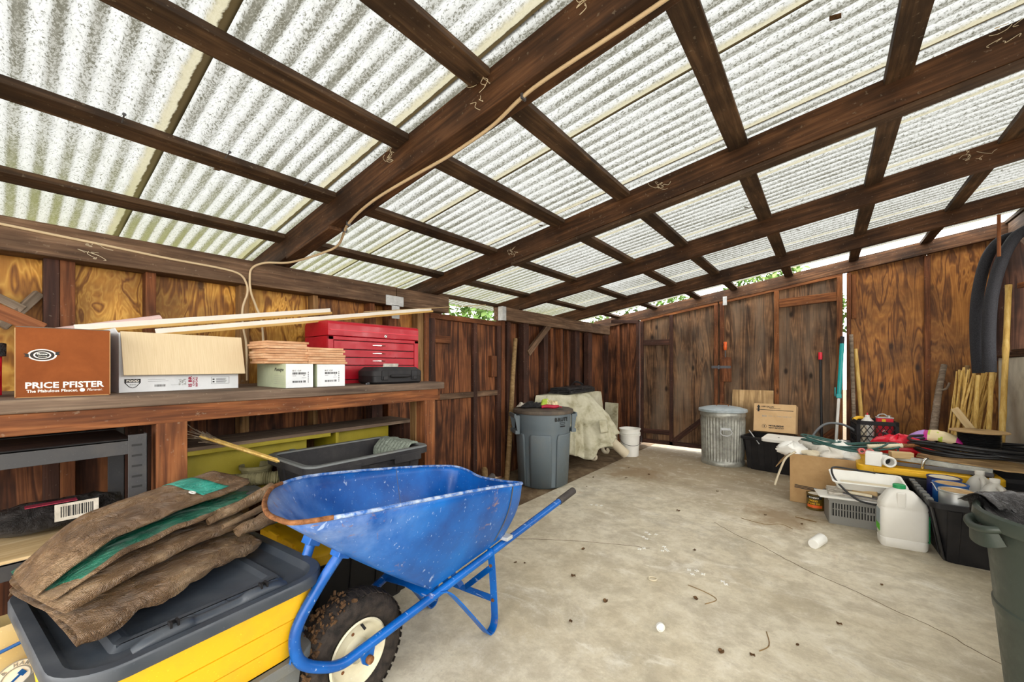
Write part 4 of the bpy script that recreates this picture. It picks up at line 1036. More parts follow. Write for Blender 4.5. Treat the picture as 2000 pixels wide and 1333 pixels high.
# ------------------------------------------------------------------ totes
def tote(T, L, W, H, inset, mat, rimw=.03, r=.05, ribs=True, wall=.005, name='tub', rimh=.03, smooth=35, rimmat=None):
    # local: L along Y, W along X
    def rr(i, z, o=0.0): return [(x, y, z) for x, y in rrect(W - 2 * i + 2 * o, L - 2 * i + 2 * o, r)]
    mb = MB()
    mb.loft([rr(inset, 0), rr(0, H - rimh), rr(0, H - rimh, rimw), rr(0, H - .004, rimw), rr(0, H, rimw - .004), rr(0, H, .002), rr(0, H - .01, -wall), rr(inset, .008, -wall)], True, True)
    if rimmat:
        m3 = MB(); m3.loft([rr(0, H - .006, rimw + .001), rr(0, H + .002, rimw - .003), rr(0, H + .002, .002), rr(0, H - .006, -.002)], False, False); m3.build('rim_top', rimmat, T, smooth=smooth)
    if ribs:
        for side in (-1, 1):
            n = max(2, int(L / .12))
            for k in range(n):
                y = -L / 2 + L * (k + .5) / n
                mb.add([(side * (W / 2 - inset - .001), y - .03, .015), (side * (W / 2 - inset - .001), y + .03, .015), (side * (W / 2 - .001), y + .033, H - rimh - .01), (side * (W / 2 - .001), y - .033, H - rimh - .01),
                        (side * (W / 2 - inset + .006), y - .026, .015), (side * (W / 2 - inset + .006), y + .026, .015), (side * (W / 2 + .006), y + .029, H - rimh - .01), (side * (W / 2 + .006), y - .029, H - rimh - .01)],
                       [(4, 5, 6, 7), (0, 1, 5, 4), (1, 2, 6, 5), (2, 3, 7, 6), (3, 0, 4, 7)])
            n = max(2, int(W / .14))
            for k in range(n):
                x = -W / 2 + W * (k + .5) / n
                mb.add([(x - .03, side * (L / 2 - inset - .001), .015), (x + .03, side * (L / 2 - inset - .001), .015), (x + .033, side * (L / 2 - .001), H - rimh - .01), (x - .033, side * (L / 2 - .001), H - rimh - .01),
                        (x - .026, side * (L / 2 - inset + .006), .015), (x + .026, side * (L / 2 - inset + .006), .015), (x + .029, side * (L / 2 + .006), H - rimh - .01), (x - .029, side * (L / 2 + .006), H - rimh - .01)],
                       [(4, 5, 6, 7), (0, 1, 5, 4), (1, 2, 6, 5), (2, 3, 7, 6), (3, 0, 4, 7)])
    return mb.build(name, mat, T, smooth=smooth)

# near stack: grey tub, yellow tub nested in it under a slate lid
SC, SR = (-1.590, .344), R(5)
T = thing('storage_tub', 'grey plastic storage tub on the floor under the yellow one, left of the wheelbarrow', 'storage tub', (*SC, 0), SR)
tote(T, .52, .58, .34, .05, M['graytote'], .026, .09)
T = thing('storage_tub', 'yellow plastic storage tub with slate lid nested in a grey tub', 'storage tub', (*SC, .343), SR)
mb = MB(); rr_ = []
for z, o in ((0, .0), (.056, .006), (.059, -.002), (.062, .010), (.118, .016), (.121, .008), (.124, .020), (.185, .026), (.22, .028)):
    rr_.append([(x, y, z) for x, y in rrect(.58 + 2 * o, .52 + 2 * o, .09, 8)])
mb.loft(rr_); mb.build('banded_body', M['yellow'], T, smooth=25)
mb = MB()
def lr(o, z): return [(x, y, z) for x, y in rrect(.70 - 2 * o, .615 - 2 * o, max(.02, .115 - o), 8)]
mb.loft([lr(.012, .212), lr(0, .213), lr(0, .240), lr(.004, .246), lr(.030, .244), lr(.045, .226), lr(.060, .222), lr(.105, .222), lr(.115, .234), lr(.135, .234), lr(.148, .224)], True, True); lid = mb.build('lid', M['graylid'], T, smooth=35)
# moulded latch handle along the lid's open side, with ribs
mb = MB(); P = [(.292, -.17, .228), (.297, -.14, .242), (.297, -.08, .245), (.290, -.05, .234), (.290, .05, .234), (.297, .08, .245), (.297, .14, .242), (.292, .17, .228)]
mb.tube(cat_rom(P, 4), .018, 10); mb.build('latch_handle', M['graylid'], lid, smooth=60)
for y in (-.12, -.04, .04, .12):
    mb = MB(); mb.bb((.232, y - .002, .220), (.28, y + .002, .234)); mb.build('rib', M['graylid'], lid)
mb = MB(); mb.bb((.230, -.19, .221), (.234, .19, .234)); mb.build('rib', M['graylid'], lid)
for y in (-.10, .11):
    mb = MB(); mb.bb((.292, y - .010, .254), (.310, y - .005, .272)); mb.bb((.292, y + .005, .254), (.310, y + .010, .272)); mb.bb((.292, y - .010, .254), (.295, y + .010, .270)); mb.build('clip', M['black'], lid)

# folded brown tarpaulin on the lid
ax = Vector((-.434, .901, 0)).normalized(); az_ = math.atan2(ax.y, ax.x)
T = thing('folded_tarpaulin', 'brown tarpaulin folded in thick layers with teal patches, on the slate tub lid', 'tarpaulin', (-1.382, .125, .590), az_)
# cross-section of the pleats (across, height): local X runs along the fold, local Y towards the wall
sec = [(.43, .003), (.20, .002), (.02, .003), (-.004, .016), (.012, .032), (.10, .042), (.25, .040), (.425, .030), (.440, .037), (.43, .045), (.22, .058), (.105, .064), (.086, .074), (.100, .086), (.20, .094), (.30, .090), (.425, .075), (.440, .080), (.43, .086), (.24, .106), (.150, .113), (.137, .118), (.150, .125), (.22, .130), (.30, .124), (.425, .100), (.440, .105), (.43, .110), (.30, .136), (.210, .145), (.190, .152), (.206, .160), (.27, .176), (.37, .180), (.43, .142), (.455, .06), (.458, .004)]
secs = cat_rom([(0, a, b) for a, b in sec], 4)
NS = len(secs); LT = .655
def ridge(p, o=4):
    return sum((1 - abs(mn.noise((p[0] * 2 ** k, p[1] * 2 ** k, p[2] * 2 ** k)) * 2)) / 2 ** k for k in range(o)) - .9
def tarp_pt(u, j, off=0.0):
    p = secs[j]; h = p.z / .18
    x0 = -.01 + .26 * p.y + .035 * mn.noise((j * .09, 1.7, 0)); x1 = LT - .16 * (1 - h) * (p.y < .2) - .06 * p.y + .035 * mn.noise((j * .12, 9.1, 0))
    x = x0 + (x1 - x0) * u
    e = max(0, .30 - u) / .30
    # the near end of the pile curls over and down
    z = p.z * (1 - .55 * e ** 1.8 * h) * (1 + .30 * u * h)
    y = p.y + .05 * (u - .5) * (.5 - h)
    front = max(0, 1 - p.y / .25)
    cr = ridge((x * 5.5, p.y * 7 + j * .03, 3.1 + j * .02)) * (.004 + .010 * front * (1 - min(1, p.z / .05)))
    cr += .007 * fbm((x * 3.2, p.y * 3, 1.0 + p.z * 2), 3)
    z = max(.002 + .0015 * j / NS, z + cr) + off
    y += cr * .6
    return (x, y - off * .6, z)
NU = 64
mb = MB(); vs = [tarp_pt(i / NU, j) for i in range(NU + 1) for j in range(NS)]
mb.add(vs, [])
for i in range(NU):
    for j in range(NS - 1):
        a = i * NS + j; mb.f.append([a, a + 1, a + 1 + NS, a + NS]); mb.mi.append(1 if 22 * 4 <= j < 29 * 4 else 0)
mb.build('sheet', [M['tarp'], M['tealdark']], T, smooth=34, solid=.002)
def patch(name, u0, u1, j0, j1, mat):
    m2 = MB(); n = 10
    m2.grid(lambda a, b: tarp_pt(u0 + (u1 - u0) * a, min(NS - 1, int(round(j0 + (j1 - j0) * b))), .004), n, j1 - j0)
    return m2.build(name, mat, T, smooth=34, solid=.001)
patch('teal_patch', .70, .86, 124, 137, M['teal'])
mb = MB(); q = Vector(tarp_pt(.68, 126, .007)); mb.M = mx(q, (.4, 0, .6)); mb.lathe([(.006, 0), (.011, 0), (.011, .003), (.006, .003), (.006, 0)], 20, cap0=False, cap1=False); mb.build('eyelet', M['white'], T, smooth=40)
# the loose rolled corners sticking out at the far end
for k, (p0, p1, r) in enumerate((((.44, .03, .085), (.665, -.005, .105), .036), ((.42, .13, .12), (.66, .09, .165), .024), ((.44, .09, .10), (.685, .05, .125), .016))):
    mb = MB(); P = [Vector(p0).lerp(Vector(p1), t / 9) for t in range(10)]
    mb.tube([p + Vector((0, 0, .008 * mn.noise((i * .5, k * 3, 0)))) for i, p in enumerate(P)], lambda t: r * (.45 + .6 * t), 14, cap=False); mb.build('rolled_corner', M['tarp'], T, smooth=40, solid=.002)
    if k == 0:
        mb = MB(); mb.tube([P[5], P[6], P[7]], lambda t: r * (.80 + .12 * t) + .002, 14, cap=False); mb.build('teal_patch', M['teal'], T, smooth=40)

# printed sack at the lower left
T = thing('baking_soda_sack', 'yellow and white printed paper sack with round emblem on the floor beneath the steel rack', 'sack', (-1.975, -.045, 0))
mb = MB(); mb.grid(lambda u, v: ((.105 + .012 * fbm((u * 4, v * 3, 8))) * math.cos(6.283 * u) * (1 - .55 * v ** 8), (.165 + .014 * fbm((u * 5, v * 3, 3))) * math.sin(6.283 * u), .47 * v + .01 * fbm((u * 6, 2, v * 3))), 32, 16, cu=True); mb.build('bag', M['sack'], T, smooth=60)
EY, EZ = .078, .338
def sackface(dx=0.0): return frame((.112 + dx, EY, EZ), (-.35, 1, 0), (0, 0, 1))
mb = MB(); mb.M = sackface(); ring(mb, .046, .049, 1.0, 48, .001); ring(mb, .029, .032, 1.0, 40, .001); mb.build('emblem_ring', M['inkgray'], T)
mb = MB(); mb.M = sackface(-.0006); mb.lathe([(.046, -.004), (.046, 0)], 40); mb.build('emblem_field', M['inkwhite'], T)
for k, chx in enumerate('ARM & HAMMER'):
    a = R(205 - 19 * k)
    text('lettering', chx, .013, M['inkgray'], T, sackface() @ Matrix.Rotation(a - R(90), 4, 'Z') @ Matrix.Translation((0, .0345, .0008)), bold=.0005, align='CENTER')
mb = MB(); mb.M = sackface() @ Matrix.Rotation(R(35), 4, 'Z'); mb.bb((-.024, -.003, .0002), (.010, .003, .0014)); mb.bb((.009, -.009, .0002), (.021, .009, .0018)); mb.build('emblem_tool', M['canblue'], T)
mb = MB(); mb.tube(cat_rom([(.108, -.10, .405), (.110, 0, .418), (.098, .09, .432)], 6), .005, 6); mb.build('blue_stripe', M['canblue'], T)

# lower black tub with yellow lid, and open dusty black tub on it
T = thing('storage_tub', 'black storage tub with yellow clip-on lid, on the floor behind the wheelbarrow', 'storage tub', (-2.03, 1.15, 0))
tote(T, .58, .46, .375, .05, M['black'], .012, .04, name='tub')
mb = MB()
def yl(o, z): return [(x, y, z) for x, y in rrect(.60 - 2 * o, .64 - 2 * o, .05)]
mb.loft([yl(.01, .376), yl(0, .378), yl(0, .418), yl(.008, .424), yl(.05, .422), yl(.06, .41)]); yl_ = mb.build('lid', M['yellow'], T, smooth=35)
for x in (-.10, .06, .2):
    mb = MB(); mb.bb((x - .05, -.325, .395), (x + .05, -.31, .435)); mb.build('clip', M['yellow'], yl_, bevel=.004)
mb = MB(); mb.bb((.187, -.06, .135), (.196, .06, .255)); lb = mb.build('label', M['ink'], T)
mb = MB()
for a, b in (((.196, -.06, .135), (.1975, .06, .140)), ((.196, -.06, .25), (.1975, .06, .255)), ((.196, -.06, .135), (.1975, -.055, .255)), ((.196, .055, .135), (.1975, .06, .255)), ((.196, .01, .165), (.1975, .013, .252)), ((.196, -.06, .162), (.1975, .06, .165))): mb.bb(a, b)
for k in range(4): mb.bb((.196, -.045, .143 + .005 * k), (.1975, -.005, .145 + .005 * k))
mb.build('label_print', M['inkwhite'], lb)
T = thing('storage_tub', 'open dusty black storage tub on the yellow lid under the bench end', 'storage tub', (-2.085, 1.22, .428))
t_ = tote(T, .66, .42, .355, .045, M['blackdusty'], .028, .05, rimh=.04, rimmat=M['graytote'])
for y in (-.18, .2):
    mb = MB(); mb.bb((.232, y - .09, .285), (.240, y + .09, .330)); mb.build('rim_skirt', M['blackdusty'], T, bevel=.003)
mb = MB(); mb.bb((.10, -.325, .20), (.20, -.320, .26)); mb.build('orange_label', M['orange'], T)
# grey fabric pad draped over the tub's far corner
T = thing('fabric_pad', 'grey green ribbed fabric pad draped inside the far end of the open black tub', 'pad', (-2.12, 1.54, .60))
mb = MB(); mb.grid(lambda u, v: (-.12 + .30 * u, (-.085 + .03 * math.sin(u * 5) if v < .01 else -.085) + .10 * min(1, max(0, (v - .55) / .3)) + .004 * math.sin(u * 60), -.02 + .20 * min(v / .7, 1) + .012 * math.sin(min(1, max(0, (v - .6) / .4)) * 3.14) + .006 * fbm((u * 5, v * 5, 1))), 60, 14); mb.build('pad', M['padcloth'], T, smooth=60, solid=.012)
# cane and straw-tipped pole sticking out of the tub
T = thing('wooden_pole', 'pale wooden pole with frayed end sticking out of the open black tub', 'pole', (-2.18, .95, .78))
mb = MB(); a, b = Vector((-2.36, .60, .915)), Vector((-2.03, 1.06, .67)); mb.tube([a, a.lerp(b, .5), b], .011, 12); mb.tube([a + Vector((.02, -.01, 0)), b + Vector((.02, -.012, .01))], .006, 8); mb.build('shaft', M['bamboo'], T, world=True, smooth=50)
mb = MB()
for k in range(26):
    d = Vector((rnd.uniform(-.03, .03), rnd.uniform(-.03, .03), rnd.uniform(-.03, .03))); p = a.lerp(b, rnd.uniform(-.02, .14))
    mb.tube([p + d * .3, p + d * .7 + Vector((-.02, -.03, .01)), p + d + Vector((-.035, -.05, .02))], .0022, 4)
o = mb.build('frayed_tip', M['bark'], T, world=True); o['kind'] = 'stuff'
# odds and ends on the lower painted shelf
T = thing('plant_pot', 'drab round pot standing on the olive shelf beside the black tub', 'pot', (-2.43, .865, .612))
mb = MB(); mb.lathe([(.055, 0), (.075, .085), (.082, .088), (.082, .105), (.074, .105), (.066, .02), (0, .02)], 28, cap1=False); mb.build('pot', M['greenpad'], T, smooth=40)
T = thing('metal_canister', 'maroon metal canister with teal side standing behind the drab pot', 'canister', (-2.44, 1.02, .612), R(12))
mb = MB(); mb.bb((-.05, -.055, 0), (.05, .045, .145)); mb.build('tin', M['maroon'], T, bevel=.008)
mb = MB(); mb.bb((-.05, .046, 0), (.05, .075, .145)); mb.build('teal_side', M['canblue'], T, bevel=.004)
T = thing('corrugated_hose', 'olive corrugated hose end lying on the painted shelf', 'hose', (-2.28, .88, .60))
mb = MB(); P = cat_rom([(-2.42, .74, .655), (-2.34, .84, .66), (-2.30, .93, .655), (-2.33, 1.02, .64)], 22); mb.tube(P, lambda t: .032 + .0035 * math.sin(t * 190), 14); mb.build('hose', M['greenpad'], T, world=True, smooth=60)
T = thing('plastic_sheet', 'flat grey plastic sheet lying on the painted shelf behind the tarpaulin', 'sheet', (-2.36, .70, .612), R(4))
mb = MB(); slab(mb, .26, .24, .03, 0, .018, .004); mb.build('sheet', M['graytote'], T, smooth=40)
# ------------------------------------------------------------------ wheelbarrow
# local frame: x to the operator's right, y back along the handles, wheel over the origin
WA = .09
wbT = thing('wheelbarrow', 'blue steel wheelbarrow with cream wheel rim standing on the concrete', 'wheelbarrow', (-1.373, .80, 0), WA)
rim = [(.691, .31, .697), (.406, .315, .747), (-.01, .315, .807), (-.198, .31, .831), (-.335, .25, .836), (-.35, .18, .834), (-.342, .1, .834), (-.296, -.01, .834), (-.217, -.13, .833), (-.136, -.2, .823), (-.033, -.25, .812), (.135, -.285, .786), (.36, -.295, .751), (.624, -.29, .709), (.852, -.27, .666), (.877, -.18, .653), (.834, -.04, .642), (.757, .17, .669)]
f_ = (.265, .14, .345); fb_ = (.265, -.14, .345); b_ = (.70, .20, .422); bb_ = (.72, -.20, .422)
def lp(a, b, t): return tuple(p + (q - p) * t for p, q in zip(a, b))
bot = [b_, lp(f_, b_, .40), lp(f_, b_, .04), f_, f_, lp(f_, fb_, .15), lp(f_, fb_, .3), lp(f_, fb_, .45), lp(f_, fb_, .62), lp(f_, fb_, .8), fb_, lp(fb_, bb_, .02), lp(fb_, bb_, .22), lp(fb_, bb_, .62), bb_, lp(bb_, b_, .2), lp(bb_, b_, .45), lp(bb_, b_, .8)]
sw = lambda p: (p[1], p[0], p[2])
def crl(pts, n):  # closed smooth rim, sharp at the two back corners
    return cat_rom([sw(p) for p in pts], n, True)
NR = 5
RM = crl(rim, NR); BT = crl(bot, NR)
for k in (0, 14):  # keep corners crisp
    RM[k * NR] = Vector(sw(rim[k])); BT[k * NR] = Vector(sw(bot[k]))
rows = 10; mb = MB(); rings = []
for i in range(rows + 1):
    t = i / rows
    rg = []
    for k, (p, q) in enumerate(zip(BT, RM)):
        v = p.lerp(q, t); c0 = Vector((0, .36, v.z)); out = (v - c0); out.z = 0
        fr = max(0, -q.y + .25) / .6
        v += out.normalized() * (.022 * math.sin(math.pi * t) * (1 - fr)) + Vector((0, 0, -.014 * math.sin(math.pi * t) * fr))
        rg.append(v)
    rings.append(rg)
mb.loft(rings, True, False)
tray = mb.build('tray', M['blue'], wbT, smooth=32, solid=.003)
mb = MB(); mb.tube(RM, .0065, 8, closed=True); mb.build('rolled_rim', M['bluerim'], tray, smooth=60)
mb = MB(); mb.tube([p + Vector((0, 0, .001)) for p in RM[4 * NR - 3:9 * NR]], .0072, 8); mb.build('rusty_lip', M['rust'], tray, smooth=60)
for k in (12,):  # weld seams inside and outside the side walls
    mb = MB(); mb.tube([rings[i][k * NR + (2 if k == 12 else -2)] for i in range(1, rows + 1)], .0025, 6); mb.build('seam', M['steel'], tray, smooth=60)
mb = MB(); mb.tube([rings[i][2] * .999 + Vector((.003, -.006, 0)) for i in range(1, rows + 1)], .003, 6); mb.build('seam', M['steel'], tray, smooth=60)
# tubular frame: each side runs from grip to nose and turns back up to the tray
near = [(1.19, .279, .480), (.95, .243, .436), (.704, .206, .392), (.50, .175, .355), (.282, .142, .315), (.12, .118, .286), (-.026, .096, .259), (-.10, .084, .250), (-.17, .075, .280), (-.228, .066, .330), (-.245, .064, .400), (-.228, .066, .460), (-.17, .075, .545), (-.104, .084, .622)]
for s_ in (1, -1):
    path = near if s_ > 0 else near[:7] + [(-.09, .084, .255), (-.135, .075, .290), (-.160, .070, .350), (-.158, .070, .440), (-.138, .076, .540), (-.104, .084, .622)]
    P = cat_rom([(s_ * b, y, z) for y, b, z in path], 6)
    mb = MB(); mb.tube(P, .0172, 14); mb.build('frame_tube', M['blue'], wbT, smooth=60)
    g0 = Vector(P[0]); d = (Vector(P[0]) - Vector(P[5])).normalized()
    mb = MB(); mb.tube([g0 - d * .035, g0 + d * .10, g0 + d * .118], .0205, 14); mb.build('grip', M['grip'], wbT, smooth=50)
    e = Vector(P[-1]); d2 = (e - Vector(P[-4])).normalized()
    mb = MB(); mb.M = Matrix.Translation(e + d2 * .006) @ mx(rot=(R(-25), 0, 0)); mb.box((0, 0, 0), (.05, .045, .03)); mb.build('bracket', M['blue'], wbT, bevel=.003)
    mb = MB(); mb.M = Matrix.Translation(e + d2 * .03); mb.lathe([(.006, -.02), (.006, .012)], 10); mb.build('bolt', M['zinc'], wbT)
    # axle hanger
    mb = MB(); mb.loft([[(s_ * .092 + a, y, z) for y, z in ((-.035, .252), (.035, .262), (.022, .205), (.0, .185), (-.022, .205))] for a in (-.003, .003)]); mb.build('axle_hanger', M['blue'], wbT)
    mb = MB(); mb.M = mx((s_ * .095, 0, .212), (0, R(90 * s_), 0)); mb.lathe([(.012, 0), (.014, .004), (.014, .016), (.009, .020)], 14); mb.build('axle_nut', M['rust'], wbT, smooth=40)
    # bent strap leg
    L_ = [(s_ * .192, .605, .395), (s_ * .190, .625, .25), (s_ * .189, .640, .09), (s_ * .189, .640, .040), (s_ * .189, .625, .012), (s_ * .189, .600, .004), (s_ * .187, .575, .018), (s_ * .178, .50, .115), (s_ * .160, .36, .290), (s_ * .150, .30, .325)]
    mb = MB(); mb.strap(cat_rom(L_, 5), (1, 0, 0), .036, .006); lg = mb.build('leg', M['blue'], wbT, smooth=40)
    for z, y in ((.14, .634), (.31, .618)):
        mb = MB(); mb.M = mx((s_ * .187, y - .004, z), (R(90), 0, 0)); mb.lathe([(.008, 0), (.008, .005)], 10); mb.build('rivet', M['rust'], lg)
    mb = MB(); mb.strap([(s_ * .186, .618, .30), (s_ * .012, .640, .145)], (0, .3, 1), .028, .004); mb.build('brace', M['blue'], wbT)
mb = MB(); mb.strap([(-.190, .640, .14), (0, .644, .135), (.190, .640, .14)], (0, .1, 1), .030, .004); mb.build('cross_brace', M['blue'], wbT)
mb = MB(); mb.strap([(-.15, .275, .318), (0, .28, .330), (.15, .275, .318)], (0, 1, .3), .05, .006); mb.build('cross_member', M['blue'], wbT)
mb = MB(); mb.strap([(-.066, -.178, .345), (.060, -.255, .345)], (0, .3, 1), .05, .006); mb.build('nose_guard', M['blue'], wbT)
mb = MB(); mb.bb((.186, .68, .408), (.236, .73, .426)); mb.build('bracket', M['zinc'], wbT, bevel=.003)
# wheel
mb = MB(); mb.M = mx((0, 0, .21), (0, R(90), 0)); prof = [(.112, -.034), (.125, -.046), (.150, -.055), (.178, -.052), (.198, -.040), (.206, -.022), (.209, 0), (.206, .022), (.198, .040), (.178, .052), (.150, .055), (.125, .046), (.112, .034)]
mb.lathe(prof, 56, cap0=False, cap1=False); ty = mb.build('tyre', M['rubber'], wbT, smooth=60)
mb = MB(); mb.M = mx((0, 0, .21), (0, R(90), 0))
for k in range(44):
    for s_ in (-1, 1):
        a = 6.2832 * (k + (.5 if s_ > 0 else 0)) / 44; m_ = Matrix.Rotation(a, 4, 'Z')
        mb.add([m_ @ Vector(p) for p in ((.204, s_ * -.008 - .003, s_ * .004), (.204, .012, s_ * .004), (.1985, .012, s_ * .046), (.1985, -.008, s_ * .046), (.2105, -.008, s_ * .004), (.2105, .009, s_ * .004), (.2015, .009, s_ * .046), (.2015, -.006, s_ * .046))], [(4, 5, 6, 7), (0, 1, 5, 4), (1, 2, 6, 5), (2, 3, 7, 6), (3, 0, 4, 7)])
o = mb.build('tread', M['rubber'], ty); o['kind'] = 'stuff'
for s_ in (1, -1):
    mb = MB(); mb.M = mx((0, 0, .21), (0, R(90 * s_), 0)); mb.lathe([(.114, .040), (.118, .046), (.112, .050), (.104, .046), (.098, .030), (.088, .022), (.050, .026), (.040, .040), (.034, .042), (.030, .030), (0, .030)], 44, cap0=False, cap1=False); rm = mb.build('rim', M['cream'], wbT, smooth=45)
    for a in (60, 180, 300):
        mb = MB(); mb.M = mx((0, 0, .21), (0, R(90 * s_), 0)) @ Matrix.Rotation(R(a), 4, 'Z'); mb.lathe([(.006, 0), (.006, .002)], 8, (.068, .012, .0245)); mb.build('bolt_hole', M['rust'], rm)
    mb = MB(); mb.M = mx((0, 0, .21), (0, R(90 * s_), 0)); mb.tube([(-.092, .02, .028), (-.078, .022, .050)], .005, 8); mb.build('valve', M['black'], rm)
mb = MB()
for k in range(320):
    a = rnd.uniform(R(95), R(215)); r_ = .190 + rnd.uniform(.0, .022); x = rnd.uniform(-.05, .05); s_ = rnd.uniform(.003, .010)
    # mud caked on the front of the tyre
    mb.box((x, -abs(math.cos(a)) * r_ if math.cos(a) < 0 else math.cos(a) * r_, .21 + math.sin(a) * r_), (s_ * 2, s_, s_), (rnd.random() * 3, rnd.random() * 3, rnd.random() * 3))
o = mb.build('mud', M['mud'], ty); o['kind'] = 'stuff'

# ------------------------------------------------------------------ grey round bin with lid
T = thing('trash_bin', 'large grey round plastic bin with brown lid in front of the plank door', 'trash can', (-2.39, 3.60, 0))
mb = MB(); mb.lathe([(.235, 0), (.25, .015), (.278, .56), (.285, .60), (.292, .62), (.297, .762), (.285, .765), (.27, .60), (.23, .02), (0, .02)], 56, cap1=False); mb.build('body', M['brute'], T, smooth=40)
for k in range(6):
    a = R(60 * k - 62)
    mb = MB(); n = 8; rings = []
    for z, hw in ((.02, .42), (.50, .42), (.535, .40), (.55, .36)):
        r_ = .25 + .028 * z / .56 + .008; rings.append([((r_ + o_) * math.cos(a + hw * (2 * j / n - 1)), (r_ + o_) * math.sin(a + hw * (2 * j / n - 1)), z) for j in range(n + 1) for o_ in (0,)])
    mb.loft(rings, False, False, closed=False); mb.build('raised_panel', M['brute'], T, smooth=50, solid=.012)
for a in (R(-128), R(52)):
    m_ = Matrix.Rotation(a, 4, 'Z')
    mb = MB(); mb.M = m_
    for y in (-.10, .10): mb.loft([[(.285, y - .012, .74), (.285, y + .012, .74), (.345, y + .012, .74), (.345, y - .012, .74)], [(.285, y - .012, .56), (.285, y + .012, .56), (.31, y + .012, .56), (.31, y - .012, .56)]])
    mb.bb((.285, -.11, .545), (.335, .11, .585)); mb.bb((.325, -.112, .71), (.347, .112, .755)); mb.build('handle', M['brute'], T, bevel=.006)
mb = MB(); mb.lathe([(.300, .752), (.318, .756), (.322, .770), (.318, .790), (.300, .797), (.26, .800), (.22, .806), (0, .812)], 56, cap0=True, cap1=False); mb.build('lid', M['lidbrown'], T, smooth=40)
fa = R(-45)
def curved_text(s, size, zc, a_mid, r_):
    n = len(s)
    for i, chx in enumerate(s):
        a = a_mid + (i - (n - 1) / 2) * size * .70 / r_
        m_ = frame((r_ * math.cos(a), r_ * math.sin(a), zc), (-math.sin(a), math.cos(a), 0), (0, 0, 1))
        text('lettering', chx, size, M['ink'], T, m_, bold=.0018, align='CENTER')
curved_text('BRUTE', .052, .690, R(-17), .301)
mb = MB(); a = R(-15); mb.M = frame((.299 * math.cos(a), .299 * math.sin(a), .665), (-math.sin(a), math.cos(a), 0), (0, 0, 1))
for lo, hi in (((-.03, .008, 0), (.03, .012, .001)), ((-.03, -.010, 0), (.03, -.006, .001)), ((-.032, -.006, 0), (-.028, .010, .001)), ((.028, -.006, 0), (.032, .010, .001)), ((-.033, -.034, 0), (.033, -.022, .001))): mb.bb(lo, hi)
mb.build('logo_mark', M['ink'], T)
# rags on the lid
def rag(name, label, x, y, z, lx, ly, h, mat, sd, rot=0, cat='cloth'):
    T_ = thing(name, label, cat, (x, y, z), rot)
    mb = MB(); mb.grid(lambda u, v: ((u - .5) * lx * (1 + .2 * mn.noise((v * 3, sd, 0))), (v - .5) * ly * (1 + .2 * mn.noise((u * 3, sd, 5))), .004 + h * max(0, (1 - (2 * u - 1) ** 4) * (1 - (2 * v - 1) ** 4)) * (.55 + .6 * fbm((u * 4, v * 4, sd)))), 22, 18)
    mb.build('cloth', mat, T_, smooth=60, solid=.004); return T_
rag('rag', 'dark patterned rag bundled on the lid of the grey bin', -2.44, 3.50, .812, .26, .17, .065, M['blacktarp'], 3, R(30))
rag('rag', 'white and black glove on the left of the grey bin lid', -2.55, 3.47, .812, .14, .10, .05, M['paper'], 9, R(20))
rag('rag', 'floral green and cream rag on the grey bin lid', -2.35, 3.60, .812, .20, .15, .085, M['limefilm'], 14, R(50))
rag('rag', 'crumpled cream rag at the top of the grey bin lid', -2.29, 3.62, .814, .13, .12, .09, M['creamfilm'], 19, R(10))
T = thing('red_glove', 'red rubber glove lying at the right of the grey bin lid', 'glove', (-2.24, 3.50, .812), R(38))
mb = MB(); mb.tube(cat_rom([(-.12, 0, .018), (-.04, .015, .03), (.05, 0, .022), (.13, .01, .03)], 6), lambda t: .018 + .010 * math.sin(3.1 * t), 10)
for k in range(4): mb.tube([(.10, -.02 + .014 * k, .024), (.15, -.03 + .018 * k, .024), (.17, -.035 + .02 * k, .015)], .007, 6)
mb.build('glove', M['maroonred'], T, smooth=60); T.scale = (.72, .72, .72)

# worn pole leaning by the grey bin
T = thing('leaning_pole', 'long worn wooden pole leaning against the post beside the grey bin', 'pole', (-2.74, 3.40, 0))
mb = MB(); P = [Vector((-2.73, 3.40, .012)).lerp(Vector((-2.83, 3.69, 1.565)), k / 12) for k in range(13)]; P = [p + Vector((.006 * math.sin(k * .5), 0, 0)) for k, p in enumerate(P)]; mb.tube(P, lambda t: .030 - .006 * t, 14); mb.build('shaft', M['polewood'], T, world=True, smooth=50)
T = thing('timber_stub', 'short round timber stub lying on the floor behind the wheelbarrow handle', 'timber', (-2.5, 2.7, .04))
mb = MB(); mb.tube([(-2.50, 2.80, .036), (-2.82, 3.14, .16)], .034, 14); mb.build('stub', M['polewood'], T, world=True, smooth=50)

# ------------------------------------------------------------------ covered table
T = thing('scroll_leg_table', 'old table with scrolled iron legs showing below a canvas cover', 'table', (-2.66, 4.8, 0))
mb = MB(); mb.bb((-2.80, 4.45, .84), (-2.55, 5.28, .875)); mb.build('table_top', M['plate'], T, world=True)
def cab(x, y, dx, dy):
    mb = MB(); P = cat_rom([(x, y, .86), (x + dx * .06, y + dy * .06, .55), (x + dx * .16, y + dy * .16, .36), (x + dx * .15, y + dy * .15, .22), (x + dx * .11, y + dy * .11, .12), (x + dx * .13, y + dy * .13, .045), (x + dx * .18, y + dy * .18, .030), (x + dx * .195, y + dy * .195, .06), (x + dx * .17, y + dy * .17, .075)], 6)
    mb.tube(P, lambda t: .032 - .008 * t, 10); mb.build('leg', M['bone'], T, world=True, smooth=50)
cab(-2.76, 4.52, .1, -.6); cab(-2.57, 4.80, 1, .1); cab(-2.58, 5.22, .8, .4); cab(-2.76, 5.22, .1, .6)
cv = thing('canvas_cover', 'stained pale canvas cover draped over the scroll-legged table', 'cover', (-2.66, 4.8, .03))
TOP = [(-2.535, 4.44), (-2.535, 5.31), (-2.83, 5.33), (-2.83, 4.05)]
CX, CY = -2.68, 4.80
